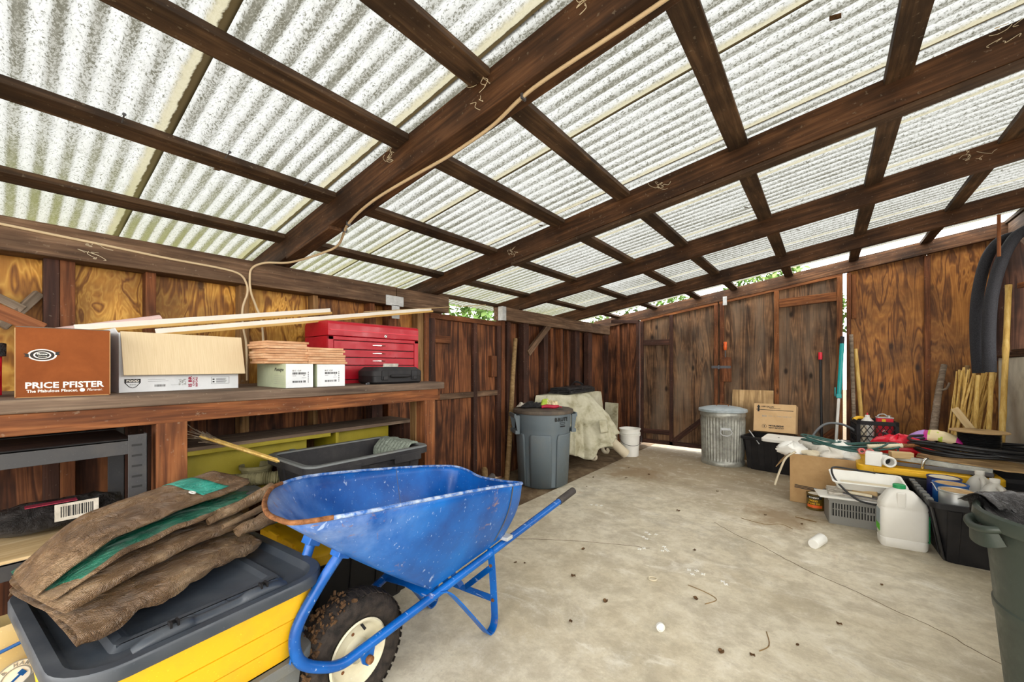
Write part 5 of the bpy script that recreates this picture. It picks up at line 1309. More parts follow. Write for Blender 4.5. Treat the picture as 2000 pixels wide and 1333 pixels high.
def edge_at(a):
    d = Vector((math.cos(a), math.sin(a))); best = 9
    for k in range(4):
        p, q = Vector(TOP[k]), Vector(TOP[(k + 1) % 4]); e = q - p; den = d.x * e.y - d.y * e.x
        if abs(den) < 1e-9: continue
        w_ = p - Vector((CX, CY)); t = (w_.x * e.y - w_.y * e.x) / den; s_ = (w_.x * d.y - w_.y * d.x) / den
        if t > 0 and -1e-6 <= s_ <= 1 + 1e-6: best = min(best, t)
    return d * best
def drape(u, v):
    a = 6.2832 * u; ed = edge_at(a); ca, sa = math.cos(a), math.sin(a)
    if v < .22:
        t = v / .22; return (CX + ed.x * t, CY + ed.y * t, .895 - .010 * t ** 2 + .005 * fbm((ed.x * t * 6, ed.y * t * 6, 3)))
    t = (v - .22) / .78
    rt = max(0, math.cos(a - .12)); nr = max(0, math.cos(a + .95))
    hem = .36 - .20 * nr ** 6 + .05 * math.sin(a * 3 + .4) - .04 * rt ** 2 + .025 * math.sin(a * 11)
    out = (.07 + .46 * rt ** 3 * (1 - .25 * t) + .17 * nr ** 2) * (t ** .85)
    # a handful of deep folds that open towards the hem
    f = (abs(((a * 2.6 + .35) % 1.0) - .5) * 2) ** 1.4 - .45
    f2 = (abs(((a * 6.1 + .1) % 1.0) - .5) * 2) - .5
    out += (.075 * f + .022 * f2) * t ** 1.2 * (1 if ca > -.3 else .3)
    n_ = .012 * fbm((ca * 4, sa * 4, t * 3), 3) + .010 * ridge((ca * 3, sa * 3, t * 2.2), 3) * t
    x = CX + ed.x + ca * (out + n_); y = CY + ed.y + sa * (out + n_)
    return (max(-2.815, x), y, .885 - (.885 - hem) * t + n_ * .8)
mb = MB(); mb.grid(drape, 180, 36, cu=True); mb.build('canvas', M['cover'], cv, world=True, smooth=48, solid=.004)
mb = MB(); mb.M = frame((-2.17, 4.62, .50), (.45, 1, 0), (-.25, 0, 1)); mb.grid(lambda u, v: ((u - .5) * .12, (v - .5) * .16, .012 * fbm((u * 4, v * 4, 2))), 8, 8); mb.build('patch', M['cover'], cv, world=True, smooth=60, solid=.004)
T = thing('black_sheeting', 'neatly folded black plastic sheeting on top of the canvas covered table', 'sheeting', (-2.68, 4.76, .900), R(3))
for k in range(4):
    mb = MB(); o_ = .012 * k; ph = k * 1.7
    mb.grid(lambda u, v: ((u - .5) * (.30 - o_) + .010 * math.sin(v * 5 + ph), (v - .5) * (.80 - o_ * 2), .004 + .020 * k + .004 * fbm((u * 5, v * 6, k)) - .016 * abs(2 * u - 1) ** 6 * (k > 2)), 18, 20); mb.build('fold', M['blacktarp'], T, smooth=60, solid=.018)
mb = MB(); mb.strap(cat_rom([(.15, -.02, .02), (.14, -.01, .075), (.08, .0, .082), (-.08, .02, .082), (-.14, .02, .06)], 5), (0, 1, 0), .03, .004); mb.build('tie_band', M['blacktarp'], T)
mb = MB(); mb.strap(cat_rom([(-.05, .05, .085), (-.02, .10, .13), (.03, .14, .12), (.06, .18, .09)], 5), (.5, -.5, .6), .035, .004); mb.build('loose_end', M['blacktarp'], T)
T = thing('rolled_bolster', 'mottled cream rolled bolster leaning from under the cover to the floor', 'roll', (-2.12, 5.15, 0))
mb = MB(); mb.tube([(-2.28, 4.97, .30), (-2.10, 5.15, .075)], lambda t: .062 + .003 * math.sin(t * 9), 18); mb.build('roll', M['bone'], T, world=True, smooth=50)
T = thing('pale_panel', 'pale foam panel end standing behind the canvas cover', 'panel', (-2.52, 5.62, 0))
board('sheet', (-2.53, 5.62, .02), (-2.51, 5.62, .70), .20, .03, M['cover'], T, up=(1, 0, 0))

# white bucket
T = thing('bucket', 'white plastic pail with wire handle standing by the left gate leaf', 'bucket', (-2.157, 5.43, 0))
mb = MB(); mb.lathe([(.112, 0), (.118, .006), (.130, .285), (.143, .288), (.143, .305), (.133, .308), (.143, .312), (.143, .325), (.134, .328), (.138, .366), (.146, .370), (.146, .380), (.134, .380), (.126, .30), (.112, .01), (0, .01)], 40, cap1=False); mb.build('pail', M['white'], T, smooth=40)
mb = MB(); P = cat_rom([(.145, .0, .30), (.150, -.05, .24), (.110, -.125, .185), (.0, -.168, .165), (-.110, -.125, .185), (-.150, -.05, .24), (-.145, 0, .30)], 6); mb.tube([mx(rot=(0, 0, R(38))) @ p for p in P], .003, 6); mb.build('wire_handle', M['steel'], T, smooth=60)

# galvanised can
T = thing('galvanised_can', 'ribbed galvanised steel trash can with lid in front of the gates', 'trash can', (-1.05, 5.75, 0))
N_ = 336
def rib(j, z):
    if .06 < z < .60: return 1 + .026 * math.cos(2 * math.pi * j / 8) * min(1, (z - .06) * 20, (.60 - z) * 20)
    return 1
mb = MB(); mb.lathe([(.248, 0), (.252, .01), (.252, .045), (.244, .055), (.240, .07), (.241, .12), (.247, .35), (.252, .55), (.252, .60), (.262, .618), (.262, .645), (.254, .66), (.256, .69), (.245, .69), (.24, .1), (0, .05)], N_, cap1=False, wob=rib); mb.build('body', M['galv'], T, smooth=60)
mb = MB(); mb.lathe([(.270, .665), (.280, .668), (.282, .695), (.275, .702), (.20, .722), (.12, .735), (.10, .728), (0, .732)], 56, cap1=False); ld = mb.build('lid', M['galvlid'], T, smooth=40)
mb = MB(); mb.strap(cat_rom([(-.07, 0, .735), (-.05, 0, .755), (.05, 0, .755), (.07, 0, .735)], 4), (0, 1, 0), .025, .006); mb.build('lid_handle', M['rust'], ld)
a = R(-72); m_ = Matrix.Rotation(a, 4, 'Z')
mb = MB(); mb.M = m_; mb.bb((.245, -.055, .455), (.264, .055, .485)); br = mb.build('handle_bracket', M['zinc'], T, bevel=.003)
mb = MB(); mb.M = m_; mb.tube(cat_rom([(.270, -.05, .465), (.282, -.065, .43), (.285, -.03, .395), (.285, .03, .395), (.282, .065, .43), (.270, .05, .465)], 6), .006, 8); mb.build('ring_handle', M['zinc'], T, smooth=60)

# screwdriver stuck behind the latch
T = thing('screwdriver', 'orange handled screwdriver stuck upright behind the gate latch block', 'screwdriver', (-1.095, 6.19, 1.36))
mb = MB(); mb.tube([(-1.095, 6.205, 1.30), (-1.10, 6.205, 1.47)], .005, 8); mb.build('blade', M['steel'], T, world=True)
mb = MB(); mb.M = mx((-1.10, 6.205, 1.465)); mb.lathe([(.010, 0), (.020, .01), (.023, .05), (.019, .085), (.024, .105), (.016, .118)], 16); mb.build('handle', M['orange'], T, world=True, smooth=50)

# ------------------------------------------------------------------ things leaning on the gates and back wall
T = thing('plywood_offcut', 'pale square plywood offcut standing behind the galvanised can', 'plywood', (-.775, 6.15, 0))
board('sheet', (-.775, 6.10, .0), (-.775, 6.215, .925), .475, .015, M['ply_pale'], T, up=(1, 0, 0))
def pole(name, label, a, b, r, mat, cat='pole', n=14):
    T_ = thing(name, label, cat, (a[0], a[1], 0))
    mb = MB(); a, b = Vector(a), Vector(b); mb.tube([a.lerp(b, k / 6) for k in range(7)], r, n); mb.build('shaft', mat, T_, world=True, smooth=50)
    return T_
T = pole('black_pole', 'slim black pole with red end leaning on the right gate leaf', (-.035, 6.0, .01), (-.055, 6.235, 1.33), .014, M['black'])
mb = MB(); mb.tube([(-.055, 6.236, 1.325), (-.0555, 6.244, 1.37), (-.056, 6.25, 1.415)], .021, 14); mb.build('end_grip', M['redplastic'], T, world=True, smooth=50)
T = thing('extension_pole', 'teal and white telescopic pole leaning at the slit beside the gate', 'pole', (.10, 6.0, 0))
a, b = Vector((.075, 5.98, .01)), Vector((.155, 6.20, 1.60))
mb = MB(); mb.tube([a, a.lerp(b, .3), a.lerp(b, .56)], .015, 14); mb.build('white_tube', M['white'], T, world=True, smooth=50)
mb = MB(); mb.tube([a.lerp(b, .54), a.lerp(b, .7), a.lerp(b, .945)], .022, 14); mb.build('teal_tube', M['tealpole'], T, world=True, smooth=50)
mb = MB(); mb.tube([a.lerp(b, .94), b], .021, 14); mb.build('black_cap', M['black'], T, world=True, smooth=50)
mb = MB(); mb.M = frame(a.lerp(b, .555), (1, 0, 0), (0, .14, 1)); mb.lathe([(.024, -.02), (.026, 0), (.024, .03)], 14) if False else mb.box((0, 0, 0), (.05, .05, .05)); mb.box((-.035, .05, 0), (.012, .11, .012)); mb.build('clamp', M['tealpole'], T, world=True, bevel=.006)
pole('grey_pole', 'weathered grey pole leaning at the right of the gate slit', (.27, 6.08, .01), (.235, 6.22, 1.62), .019, M['bark'])
pole('timber_pole', 'yellowish timber pole leaning against the orange plywood', (.36, 6.08, .01), (.275, 6.24, 1.45), .020, M['bamboo'])
# ------------------------------------------------------------------ right-hand clutter
# black tub by the gates with a tray and the tilted carton on it
T = thing('storage_tub', 'black ribbed storage tub with white tray inside, right of the galvanised can', 'storage tub', (-.37, 5.72, 0), R(-72 - 9 + 180 + 90 - 90))
T.rotation_euler = (0, 0, R(-101 + 180))
tote(T, .80, .44, .40, .06, M['black'], .025, .05)
T = thing('plastic_tray', 'white plastic appliance tray lying in the black tub beneath the tilted carton', 'tray', (-.36, 5.56, .385), R(-10))
mb = MB(); slab(mb, .44, .26, .03, 0, .035, .006); mb.M = mx((0, 0, 0), (R(4), 0, 0)); mb.build('tray', M['white'], T, smooth=40, rot=(R(6), 0, 0))
mb = MB(); mb.lathe([(.010, 0), (.010, .002)], 12, (-.06, -.05, .038)); mb.build('hole', M['ink'], T)
T = thing('thin_rod', 'thin grey rod propped in the left corner of the black tub', 'rod', (-.68, 5.60, .35))
mb = MB(); mb.tube([(-.74, 5.66, .46), (-.62, 5.52, .33)], .006, 8); mb.build('rod', M['zinc'], T, world=True)
# tilted water-heater carton
T = thing('tilted_carton', 'light brown carton with arrow print tilted on the black tub by the gates', 'box', (-.49, 5.86, .43), R(-2))
bx = MB(); bx.bb((-.215, -.12, 0), (.215, .12, .34)); cbx = bx.build('carton_body', M['cardlight'], T, bevel=.004, rot=(R(-10), 0, 0))
def cf(x, z): return frame((x, -.1203, z), (1, 0, 0), (0, 0, 1))
mb = MB(); mb.M = cf(0, 0)
mb.bb((-.19, .262, 0), (.19, .268, .0006)); mb.prism([(-.175, .24), (-.155, .24), (-.155, .295), (-.145, .295), (-.165, .325), (-.185, .295), (-.175, .295)], 0, .0006)
mb.bb((-.05, .282, 0), (.06, .287, .0006))
mb.build('print', M['ink'], cbx)
mb = MB(); mb.M = cf(-.10, .065); ring(mb, .021, .024, 1.0, 30, .0006); mb.bb((-.004, -.012, 0), (.004, .012, .0006)); mb.bb((-.008, .008, 0), (.008, .012, .0006)); mb.build('logo_mark', M['ink'], cbx)
text('lettering', '4.000 GALLON', .026, M['ink'], cbx, cf(-.135, .295), bold=.0009, fit=.13)
text('lettering', 'MITSUBISHI', .024, M['ink'], cbx, cf(-.055, .068), bold=.0012, fit=.15)
text('lettering', 'HEAVY INDUSTRY', .022, M['ink'], cbx, cf(-.055, .044), bold=.0009, fit=.155)
text('lettering', 'NO. 2  THIS SIDE UP', .020, M['inkgray'], cbx, cf(-.06, .185), fit=.23)
text('lettering', 'BOX', .026, M['inkgray'], cbx, cf(-.125, .180), bold=.0008, fit=.05)

# hoses looping behind the junk box
def hose(name, label, pts, r, mat, cat='hose', closed=False, n=8, k=8):
    T_ = thing(name, label, cat, tuple(pts[0][:2]) + (max(0, min(p[2] for p in pts) - r),))
    mb = MB(); mb.tube(cat_rom(pts, k, closed), r, n, closed=closed); mb.build('hose', mat, T_, world=True, smooth=60); return T_
hose('grey_hose', 'grey hose arching up behind the open junk carton beside the gate', [(-.10, 5.55, .30), (-.12, 5.58, .45), (-.02, 5.60, .60), (.12, 5.62, .62), (.25, 5.64, .55), (.34, 5.66, .42), (.36, 5.66, .30)], .012, M['cablegray'])
hose('white_hose', 'thin white hose looping out of the black tub behind the junk carton', [(-.20, 5.45, .36), (-.14, 5.45, .44), (-.04, 5.45, .46), (.03, 5.45, .40), (.04, 5.44, .30)], .008, M['white'])

# the black bin that carries the milk crate
T = thing('storage_tub', 'black storage tub holding up the milk crate near the back wall', 'storage tub', (.40, 5.68, 0), R(90))
tote(T, .62, .46, .40, .05, M['black'], .02, .04)
mb = MB(); mb.bb((-.22, -.30, .402), (.22, .30, .412)); mb.build('lid', M['black'], T)
CZ = .414
CR = R(7)
T = thing('milk_crate', 'black lattice milk crate holding a red can and jugs, by the back wall', 'crate', (.395, 5.70, CZ), CR)
cw2, ch2 = .33, .265
mb = MB(); t = .012; h = cw2 / 2
for z0, z1 in ((0, .035), (.10, .112), (.225, ch2)):
    mb.bb((-h, -h, z0), (h, -h + t, z1)); mb.bb((-h, h - t, z0), (h, h, z1)); mb.bb((-h, -h + t, z0), (-h + t, h - t, z1)); mb.bb((h - t, -h + t, z0), (h, h - t, z1))
for x in (-h, h - .03):
    for y in (-h, h - .03): mb.bb((x, y, 0), (x + .03, y + .03, ch2))
mb.bb((-h, -h, 0), (h, h, .010)); mb.build('crate_frame', M['black'], T, bevel=.002)
for side in range(4):
    mb = MB(); mb.M = Matrix.Rotation(R(90 * side), 4, 'Z')
    for k in range(-3, 8):
        for s_ in (-1, 1):
            x0 = -h + .05 * k; z0, z1 = .035, .225; x1 = x0 + s_ * .12
            if s_ < 0: x0 += .12; x1 = x0 - .12
            pts = []
            for tt in (0, 1):
                pts.append((x0 + (x1 - x0) * tt, z0 + (z1 - z0) * tt))
            (xa, za), (xb, zb_) = pts
            if max(xa, xb) < -h or min(xa, xb) > h: continue
            def clampx(xv, zv, xo, zo):
                lim = max(-h, min(h, xv))
                if xv == lim: return xv, zv
                f = (lim - xo) / (xv - xo); return lim, zo + (zv - zo) * f
            a_ = clampx(xa, za, xb, zb_); b2 = clampx(xb, zb_, xa, za)
            mb.strap([(a_[0], -h + .005, a_[1]), (b2[0], -h + .005, b2[1])], (0, 1, 0), .009, .006)
    mb.build('lattice', M['black'], T)
def local(Tl, x, y, z): return chain(Tl) @ Vector((x, y, z))
p = local(T, .075, -.06, .012)
T2 = thing('solvent_can', 'red rectangular solvent can with yellow label standing in the milk crate', 'can', p, CR)
mb = MB(); mb.bb((-.062, -.045, 0), (.062, .045, .285)); rc = mb.build('can_body', M['redplastic'], T2, bevel=.008)
mb = MB(); mb.bb((-.064, -.047, .283), (.064, .047, .295)); mb.build('tin_top', M['cansilver'], T2, bevel=.004)
mb = MB(); mb.bb((-.062, -.045, 0), (.062, .045, .012)); mb.lathe([(.016, .295), (.016, .312), (0, .312)], 14, (.035, 0, 0), cap1=False); mb.tube(cat_rom([(-.055, 0, .296), (-.04, 0, .318), (.0, 0, .322), (.02, 0, .298)], 4), .006, 6); mb.build('handle', M['cansilver'], T2, smooth=40)
mb = MB(); mb.bb((-.030, -.0462, .225), (.000, -.0458, .275)); mb.bb((-.045, -.0462, .035), (.045, -.0458, .06)); mb.build('yellow_print', M['yellow'], T2)
text('lettering', 'G', .05, M['inkwhite'], T2, frame((-.028, -.0462, .13), (1, 0, 0), (0, 0, 1)), bold=.001)
text('lettering', '1 GAL', .022, M['inkwhite'], T2, frame((-.030, -.0462, .095), (1, 0, 0), (0, 0, 1)), bold=.0006)
p = local(T, -.055, -.03, .012)
T2 = thing('squeeze_bottle', 'clear white squeeze bottle with red tip standing in the milk crate', 'bottle', p, CR)
mb = MB(); mb.lathe([(.05, 0), (.056, .01), (.058, .20), (.05, .245), (.028, .272), (.020, .285), (.020, .30), (.008, .305), (.004, .325)], 24); mb.build('bottle', M['whitejug'], T2, smooth=40)
mb = MB(); mb.lathe([(.009, .303), (.006, .325), (0, .33)], 12, cap1=False); mb.build('red_tip', M['redplastic'], T2, smooth=40)
p = local(T, -.11, .04, .012)
T2 = thing('yellow_bottle', 'yellow capped cream bottle in the back left of the milk crate', 'bottle', p, CR)
mb = MB(); mb.lathe([(.032, 0), (.036, .02), (.036, .20), (.03, .225)], 18); mb.build('bottle', M['bone'], T2, smooth=40)
mb = MB(); mb.tube(cat_rom([(-.05, -.04, .245), (-.01, -.02, .268), (.05, -.01, .258)], 5), lambda t: .020 - .006 * t, 10); mb.build('yellow_spout', M['yellow'], T2, smooth=50)
p = local(T, -.10, -.12, .012)
T2 = thing('cream_tube', 'cream tube standing at the front left inside the milk crate', 'tube', p, CR)
mb = MB(); mb.lathe([(.022, 0), (.024, .01), (.024, .19), (.018, .20)], 16); mb.build('tube', M['bone'], T2, smooth=40)

# junk carton, full of plastic bags and cords
T = thing('junk_carton', 'open brown cardboard carton overflowing with plastic bags and green cord', 'box', (-.02, 4.72, 0), R(-2))
mb = MB(); t = .006; w2, d2, h2 = .236, .22, .44
mb.bb((-w2, -d2, 0), (w2, -d2 + t, h2)); mb.bb((-w2, d2 - t, 0), (w2, d2, h2)); mb.bb((-w2, -d2 + t, 0), (-w2 + t, d2 - t, h2)); mb.bb((w2 - t, -d2 + t, 0), (w2, d2 - t, h2)); mb.bb((-w2, -d2, 0), (w2, d2, t)); mb.build('carton_body', M['card'], T, bevel=.002)
mb = MB(); mb.M = frame((-w2 + .035, -d2 - .0004, .135), (1, 0, -.055), (0, 0, 1))
for k in range(3): mb.bb((0, .011 * k, 0), (.34, .011 * k + .007, .0006))
mb.build('printed_stripes', M['ink'], T)
mb = MB(); mb.M = frame((.03, -d2 - .0004, .30), (1, 0, -.05), (0, 0, 1)); mb.loft([[(x, y, z_) for x, y in rrect(.10, .026, .012)] for z_ in (0, .0015)]); mb.build('hand_hole', M['card'], T)
mb = MB(); mb.M = mx((-w2, -.02, h2), (0, R(-142), 0)); mb.bb((-.003, -.19, 0), (.002, .16, .18)); mb.build('flap', M['card'], T)
def bagm(T_, name, c, r, sd, mat):
    mb = MB(); mb.grid(lambda u, v: (c[0] + r[0] * math.sin(math.pi * v) * math.cos(6.283 * u) * (1 + .55 * ridge((math.cos(6.283 * u) * .8, math.sin(6.283 * u) * .8 + v * 1.4, sd), 3) * math.sin(math.pi * v)), c[1] + r[1] * math.sin(math.pi * v) * math.sin(6.283 * u) * (1 + .4 * mn.noise((u * 4, v * 3, sd + 9)) * math.sin(math.pi * v)), c[2] + r[2] * -math.cos(math.pi * v) * (1 + .5 * ridge((math.cos(6.283 * u), math.sin(6.283 * u) + v * 2, sd + 3), 3))), 30, 18, cu=True)
    return mb.build(name, mat, T_, smooth=28)
bags = (('crumpled white plastic bag spilling over the left rim of the junk carton', (-.25, 4.62, .46), (.11, .10, .06), 'white'), ('pale film bag heaped at the back left of the junk carton', (-.10, 4.83, .47), (.14, .10, .075), 'bag'),
        ('cream plastic bag in the middle of the junk carton', (.02, 4.68, .455), (.13, .12, .055), 'bag'), ('white crumpled bag near the right side of the junk carton', (.15, 4.70, .44), (.09, .12, .05), 'white'),
        ('small beige bag bundle at the front of the junk carton', (-.10, 4.57, .44), (.08, .05, .035), 'bone'), ('whitish film bundle beneath the extension pole in the junk carton', (.10, 4.84, .475), (.10, .08, .07), 'white'),
        ('cream crumpled wrapper at the front middle of the junk carton', (.03, 4.55, .455), (.08, .05, .04), 'bag'), ('white folded wrapper at the far right of the junk carton', (.17, 4.57, .45), (.06, .05, .04), 'white'))
for i, (lb, c, r, m_) in enumerate(bags):
    T2 = thing('plastic_bag', lb, 'bag', (c[0], c[1], .40), 0, 'bags in the junk carton'); T2.location = (c[0], c[1], c[2] - .05)
    bagm(T2, 'bag', (0, 0, .05), r, i * 3.1, M[m_])
hose('frayed_cord', 'frayed tan strap hanging over the left side of the junk carton', [(-.22, 4.52, .46), (-.29, 4.49, .40), (-.33, 4.47, .30), (-.36, 4.46, .20), (-.375, 4.46, .14)], .009, M['bone'], 'strap', n=6)
r2 = random.Random(4)
P = []
for k in range(34):
    a = k * .92; rx, ry = .30 + .06 * math.sin(k * 1.3), .16 + .03 * math.cos(k * 2.1)
    P.append((.15 + rx * math.cos(a), 4.66 + ry * math.sin(a), .53 + .032 * math.sin(k * 1.9) + .0014 * k))
hose('green_cord', 'dark green extension cord coiled loosely over the junk carton', P, .0075, M['cablegreen'], 'cord', k=7)
T = thing('pink_plug', 'pink rubber plug end lying on the green cord', 'plug', (.235, 4.49, .53))
for k in (0, 1):
    mb = MB(); mb.M = mx((.055 * k, .0, .0), (R(80), 0, R(20 - 40 * k))); mb.lathe([(.012, -.02), (.026, -.016), (.026, .012), (.020, .016), (.014, .012), (.014, -.015)], 18, cap1=True); mb.build('socket', M['pinkplug'], T, smooth=40)
mb = MB(); mb.tube([(.0, .01, -.012), (.055, .01, -.012)], .010, 8); mb.build('bridge', M['pinkplug'], T, smooth=50)

# long black tub with yellow flange, heaped with odds and ends
T = thing('storage_tub', 'long black storage tub with yellow flanged lid behind the grey vented crate', 'storage tub', (.60, 4.62, 0), R(90))
tote(T, .74, .52, .40, .05, M['black'], .012, .05)
mb = MB(); mb.loft([[(x, y, z) for x, y in rrect(.58 - o, .80 - o, .05)] for z, o in ((.396, .01), (.398, 0), (.440, 0), (.446, .012), (.444, .08), (.430, .10))]); yl2 = mb.build('lid', M['yellow'], T, smooth=35)
mb = MB(); mb.bb((-.298, -.10, .405), (-.285, .30, .430)); mb.build('clip', M['yellow'], yl2, bevel=.003)
LZ = .447
def onlid(name, label, cat, x, y, z=LZ, rot=0, group=None): return thing(name, label, cat, (x, y, z), rot, group)
T = onlid('pvc_fitting', 'white square pipe fitting with round socket on the yellow flanged lid', 'fitting', .31, 4.37, LZ, R(-8))
mb = MB(); mb.bb((-.055, -.045, 0), (.045, .045, .105)); mb.build('square_body', M['white'], T, bevel=.006)
mb = MB(); mb.M = mx((.075, -.02, .048), (R(90), 0, R(25))); mb.lathe([(.026, -.05), (.042, -.045), (.042, .045), (.036, .05), (.028, .045), (.028, -.03), (0, -.03)], 26, cap1=False); mb.build('socket', M['white'], T, smooth=40)
mb = MB(); mb.M = mx((.075, -.02, .048), (R(90), 0, R(25))); mb.lathe([(.028, -.02), (0, -.02)], 20, cap0=False, cap1=False); mb.build('dark_bore', M['ink'], T)
for i, (lb, a, b, r, m_) in enumerate((('long grey square bar lying along the yellow flanged lid', (.36, 4.56, .50), (.95, 4.42, .485), .020, 'galv'), ('dark metal bar lying under the white square bar', (.40, 4.46, .462), (.95, 4.40, .462), .014, 'steel'))):
    T = onlid('metal_bar', lb, 'bar', a[0], a[1], a[2] - .02)
    board('bar', a, b, r * 2, r * 1.4, M[m_], T)
T = onlid('caulking_gun', 'rusty caulking gun with ribbed tube lying across the heap', 'tool', .34, 4.60, .50)
mb = MB(); P = [Vector((.28, 4.58, .56)).lerp(Vector((.50, 4.64, .585)), k / 30) for k in range(31)]; mb.tube(P, lambda t: .018 + .002 * math.sin(t * 90), 12); mb.build('ribbed_tube', M['bone'], T, world=True, smooth=50)
mb = MB(); mb.tube([(.50, 4.64, .585), (.70, 4.70, .60)], .016, 10); mb.tube([(.44, 4.62, .57), (.45, 4.60, .49)], .012, 8); mb.build('barrel', M['rust'], T, world=True, smooth=50)
T = onlid('wood_block', 'small orange wood block under the caulking gun', 'block', .48, 4.52, .50, R(15)); mb = MB(); mb.bb((-.07, -.03, 0), (.07, .03, .05)); mb.build('block', M['pale'], T, bevel=.003)
T = onlid('red_tool_bag', 'crumpled red cloth bag on the heap behind the caulking gun', 'bag', .50, 4.84, .46); bagm(T, 'bag', (0, 0, .08), (.17, .10, .085), 41, M['redplastic'])
T = onlid('copper_pipe', 'bright bent pipe end lying over the bars on the yellow lid', 'pipe', .60, 4.40, .47)
mb = MB(); mb.tube(cat_rom([(.585, 4.40, .455), (.59, 4.395, .50), (.60, 4.40, .525), (.62, 4.43, .53)], 6), .010, 10); mb.build('pipe', M['chrome'], T, world=True, smooth=60)
# plywood offcuts and the coil of black irrigation tube
T = onlid('plywood_sheet', 'curved thin plywood sheet lying under the black tubing coil', 'plywood', .95, 4.85, .46)
mb = MB(); mb.loft([[(.58, 4.62, .505), (1.02, 4.44, .49), (1.22, 4.50, .485), (1.25, 4.75, .485), (.95, 5.02, .50), (.66, 5.02, .51)], [(.58, 4.62, .515), (1.02, 4.44, .50), (1.22, 4.50, .495), (1.25, 4.75, .495), (.95, 5.02, .51), (.66, 5.02, .52)]]); mb.build('sheet', M['ply_pale'], T, world=True)
T = onlid('black_tub', 'black storage tub under the coil of tubing beside the concrete wall', 'storage tub', 1.08, 4.78, 0, 0); tote(T, .60, .42, .44, .05, M['black'], .02, .04)
P = []
for k in range(60):
    a = k * .60; q = 1 + .05 * math.sin(k * .9)
    P.append((.93 + .36 * q * math.cos(a), 4.76 + .25 * q * math.sin(a), .545 + .0016 * k + .012 * math.sin(k * 1.7)))
hose('irrigation_tube', 'big loose coil of black irrigation tubing on the plywood sheet', P, .012, M['cableblack'], 'tubing', k=5)
hose('loose_tube', 'loose black tube end curving over the heap towards the milk crate', [(.44, 5.30, .60), (.52, 5.15, .575), (.66, 5.0, .575), (.82, 4.70, .60), (1.0, 4.50, .59), (1.2, 4.55, .57)], .012, M['cableblack'], 'tubing')
T = onlid('wire_spool', 'black wire spool with plywood flange on the tubing coil', 'spool', .98, 4.92, .585, 0)
mb = MB(); pr_ = [(.12, 0)]
for k in range(9): pr_ += [(.115, .012 + .012 * k), (.124, .018 + .012 * k)]
pr_.append((.115, .125)); mb.lathe(pr_, 32); mb.build('wound_wire', M['cableblack'], T, smooth=20)
mb = MB(); mb.lathe([(.165, .126), (.168, .130), (.165, .136)], 36); mb.build('flange', M['ply_pale'], T, smooth=40)
T = onlid('snack_bag', 'purple and cream printed foil bag lying on the black tubing', 'bag', .74, 4.96, .60, R(-18))
mb = MB(); mb.grid(lambda u, v: ((u - .5) * .34, (v - .5) * .17 * (1 - .2 * math.sin(math.pi * u)), .01 + .085 * math.sin(math.pi * u) ** .6 * math.sin(math.pi * v) ** .7 + .012 * fbm((u * 6, v * 5, 3))), 26, 14)
def pick(f):
    u = (f[0] // 15) / 26
    return 0 if u < .30 else (1 if u < .38 or u > .88 else (2 if mn.noise((u * 9, (f[0] % 15) * .35, 1)) < .25 else 3))
mb.mi = [pick(f) for f in mb.f]
mb.build('foil', [M['purple'], M['magenta'], M['creamfilm'], M['limefilm']], T, smooth=40, solid=.003)

# small wood-stain tin
T = thing('stain_tin', 'small brown and yellow wood stain tin on the floor by the junk carton', 'can', (-.075, 4.40, 0))
mb = MB(); mb.lathe([(.064, 0), (.066, .004), (.062, .008), (.062, .128), (.066, .131), (.066, .136), (.060, .138), (.056, .132), (0, .132)], 32, cap1=False); mb.build('tin', M['canbrown'], T, smooth=40)
mb = MB(); mb.lathe([(.050, .1325), (.048, .134), (0, .134)], 28, cap1=False); mb.build('pale_lid', M['inkwhite'], T)
a0 = R(-98)
def wrap(m2, w_, z0, z1, ac, r_=.0626):
    n = 8; m2.loft([[(r_ * math.cos(ac + w_ * (j / n - .5)), r_ * math.sin(ac + w_ * (j / n - .5)), z) for j in range(n + 1)] for z in (z0, z1)], False, False, closed=False)
mb = MB(); wrap(mb, 2.0, .098, .122, a0); mb.build('dark_band', M['ink'], T)
mb = MB(); wrap(mb, 1.9, .022, .046, a0 + .1); mb.build('orange_panel', M['orange'], T)
def tintext(s, size, z, mat, r_=.0632):
    for i, chx in enumerate(s):
        a = a0 + (i - (len(s) - 1) / 2) * size * .72 / r_
        text('lettering', chx, size, mat, T, frame((r_ * math.cos(a), r_ * math.sin(a), z), (-math.sin(a), math.cos(a), 0), (0, 0, 1)), bold=.0006, depth=.0003, align='CENTER')
tintext('MINWAX', .017, .103, M['inkwhite']); tintext('WOOD', .020, .076, M['yellow']); tintext('FINISH', .020, .052, M['yellow'])

# grey vented crate with papers, block and tray
T = thing('vented_crate', 'grey slotted plastic crate full of dirty papers next to the white jug', 'crate', (.215, 4.22, 0), R(7))
w3, d3, h3 = .21, .125, .205
mb = MB()
for s_ in (-1, 1):
    mb.bb((-w3, s_ * d3 - .004, 0), (w3, s_ * d3 + .004, .065)); mb.bb((-w3, s_ * d3 - .004, .165), (w3, s_ * d3 + .004, h3)); mb.bb((-w3, s_ * d3 - .004, .115), (w3, s_ * d3 + .004, .122))
    n = 16
    for k in range(n + 1):
        x = -w3 + .015 + (2 * w3 - .14) * k / n; mb.bb((x - .005, s_ * d3 - .004, .065), (x + .005, s_ * d3 + .004, .165))
    mb.bb((w3 - .13, s_ * d3 - .004, .065), (w3, s_ * d3 + .004, .165)); mb.bb((-w3, s_ * d3 - .004, .065), (-w3 + .02, s_ * d3 + .004, .165))
    mb.bb((s_ * w3 - .004, -d3, 0), (s_ * w3 + .004, d3, h3))
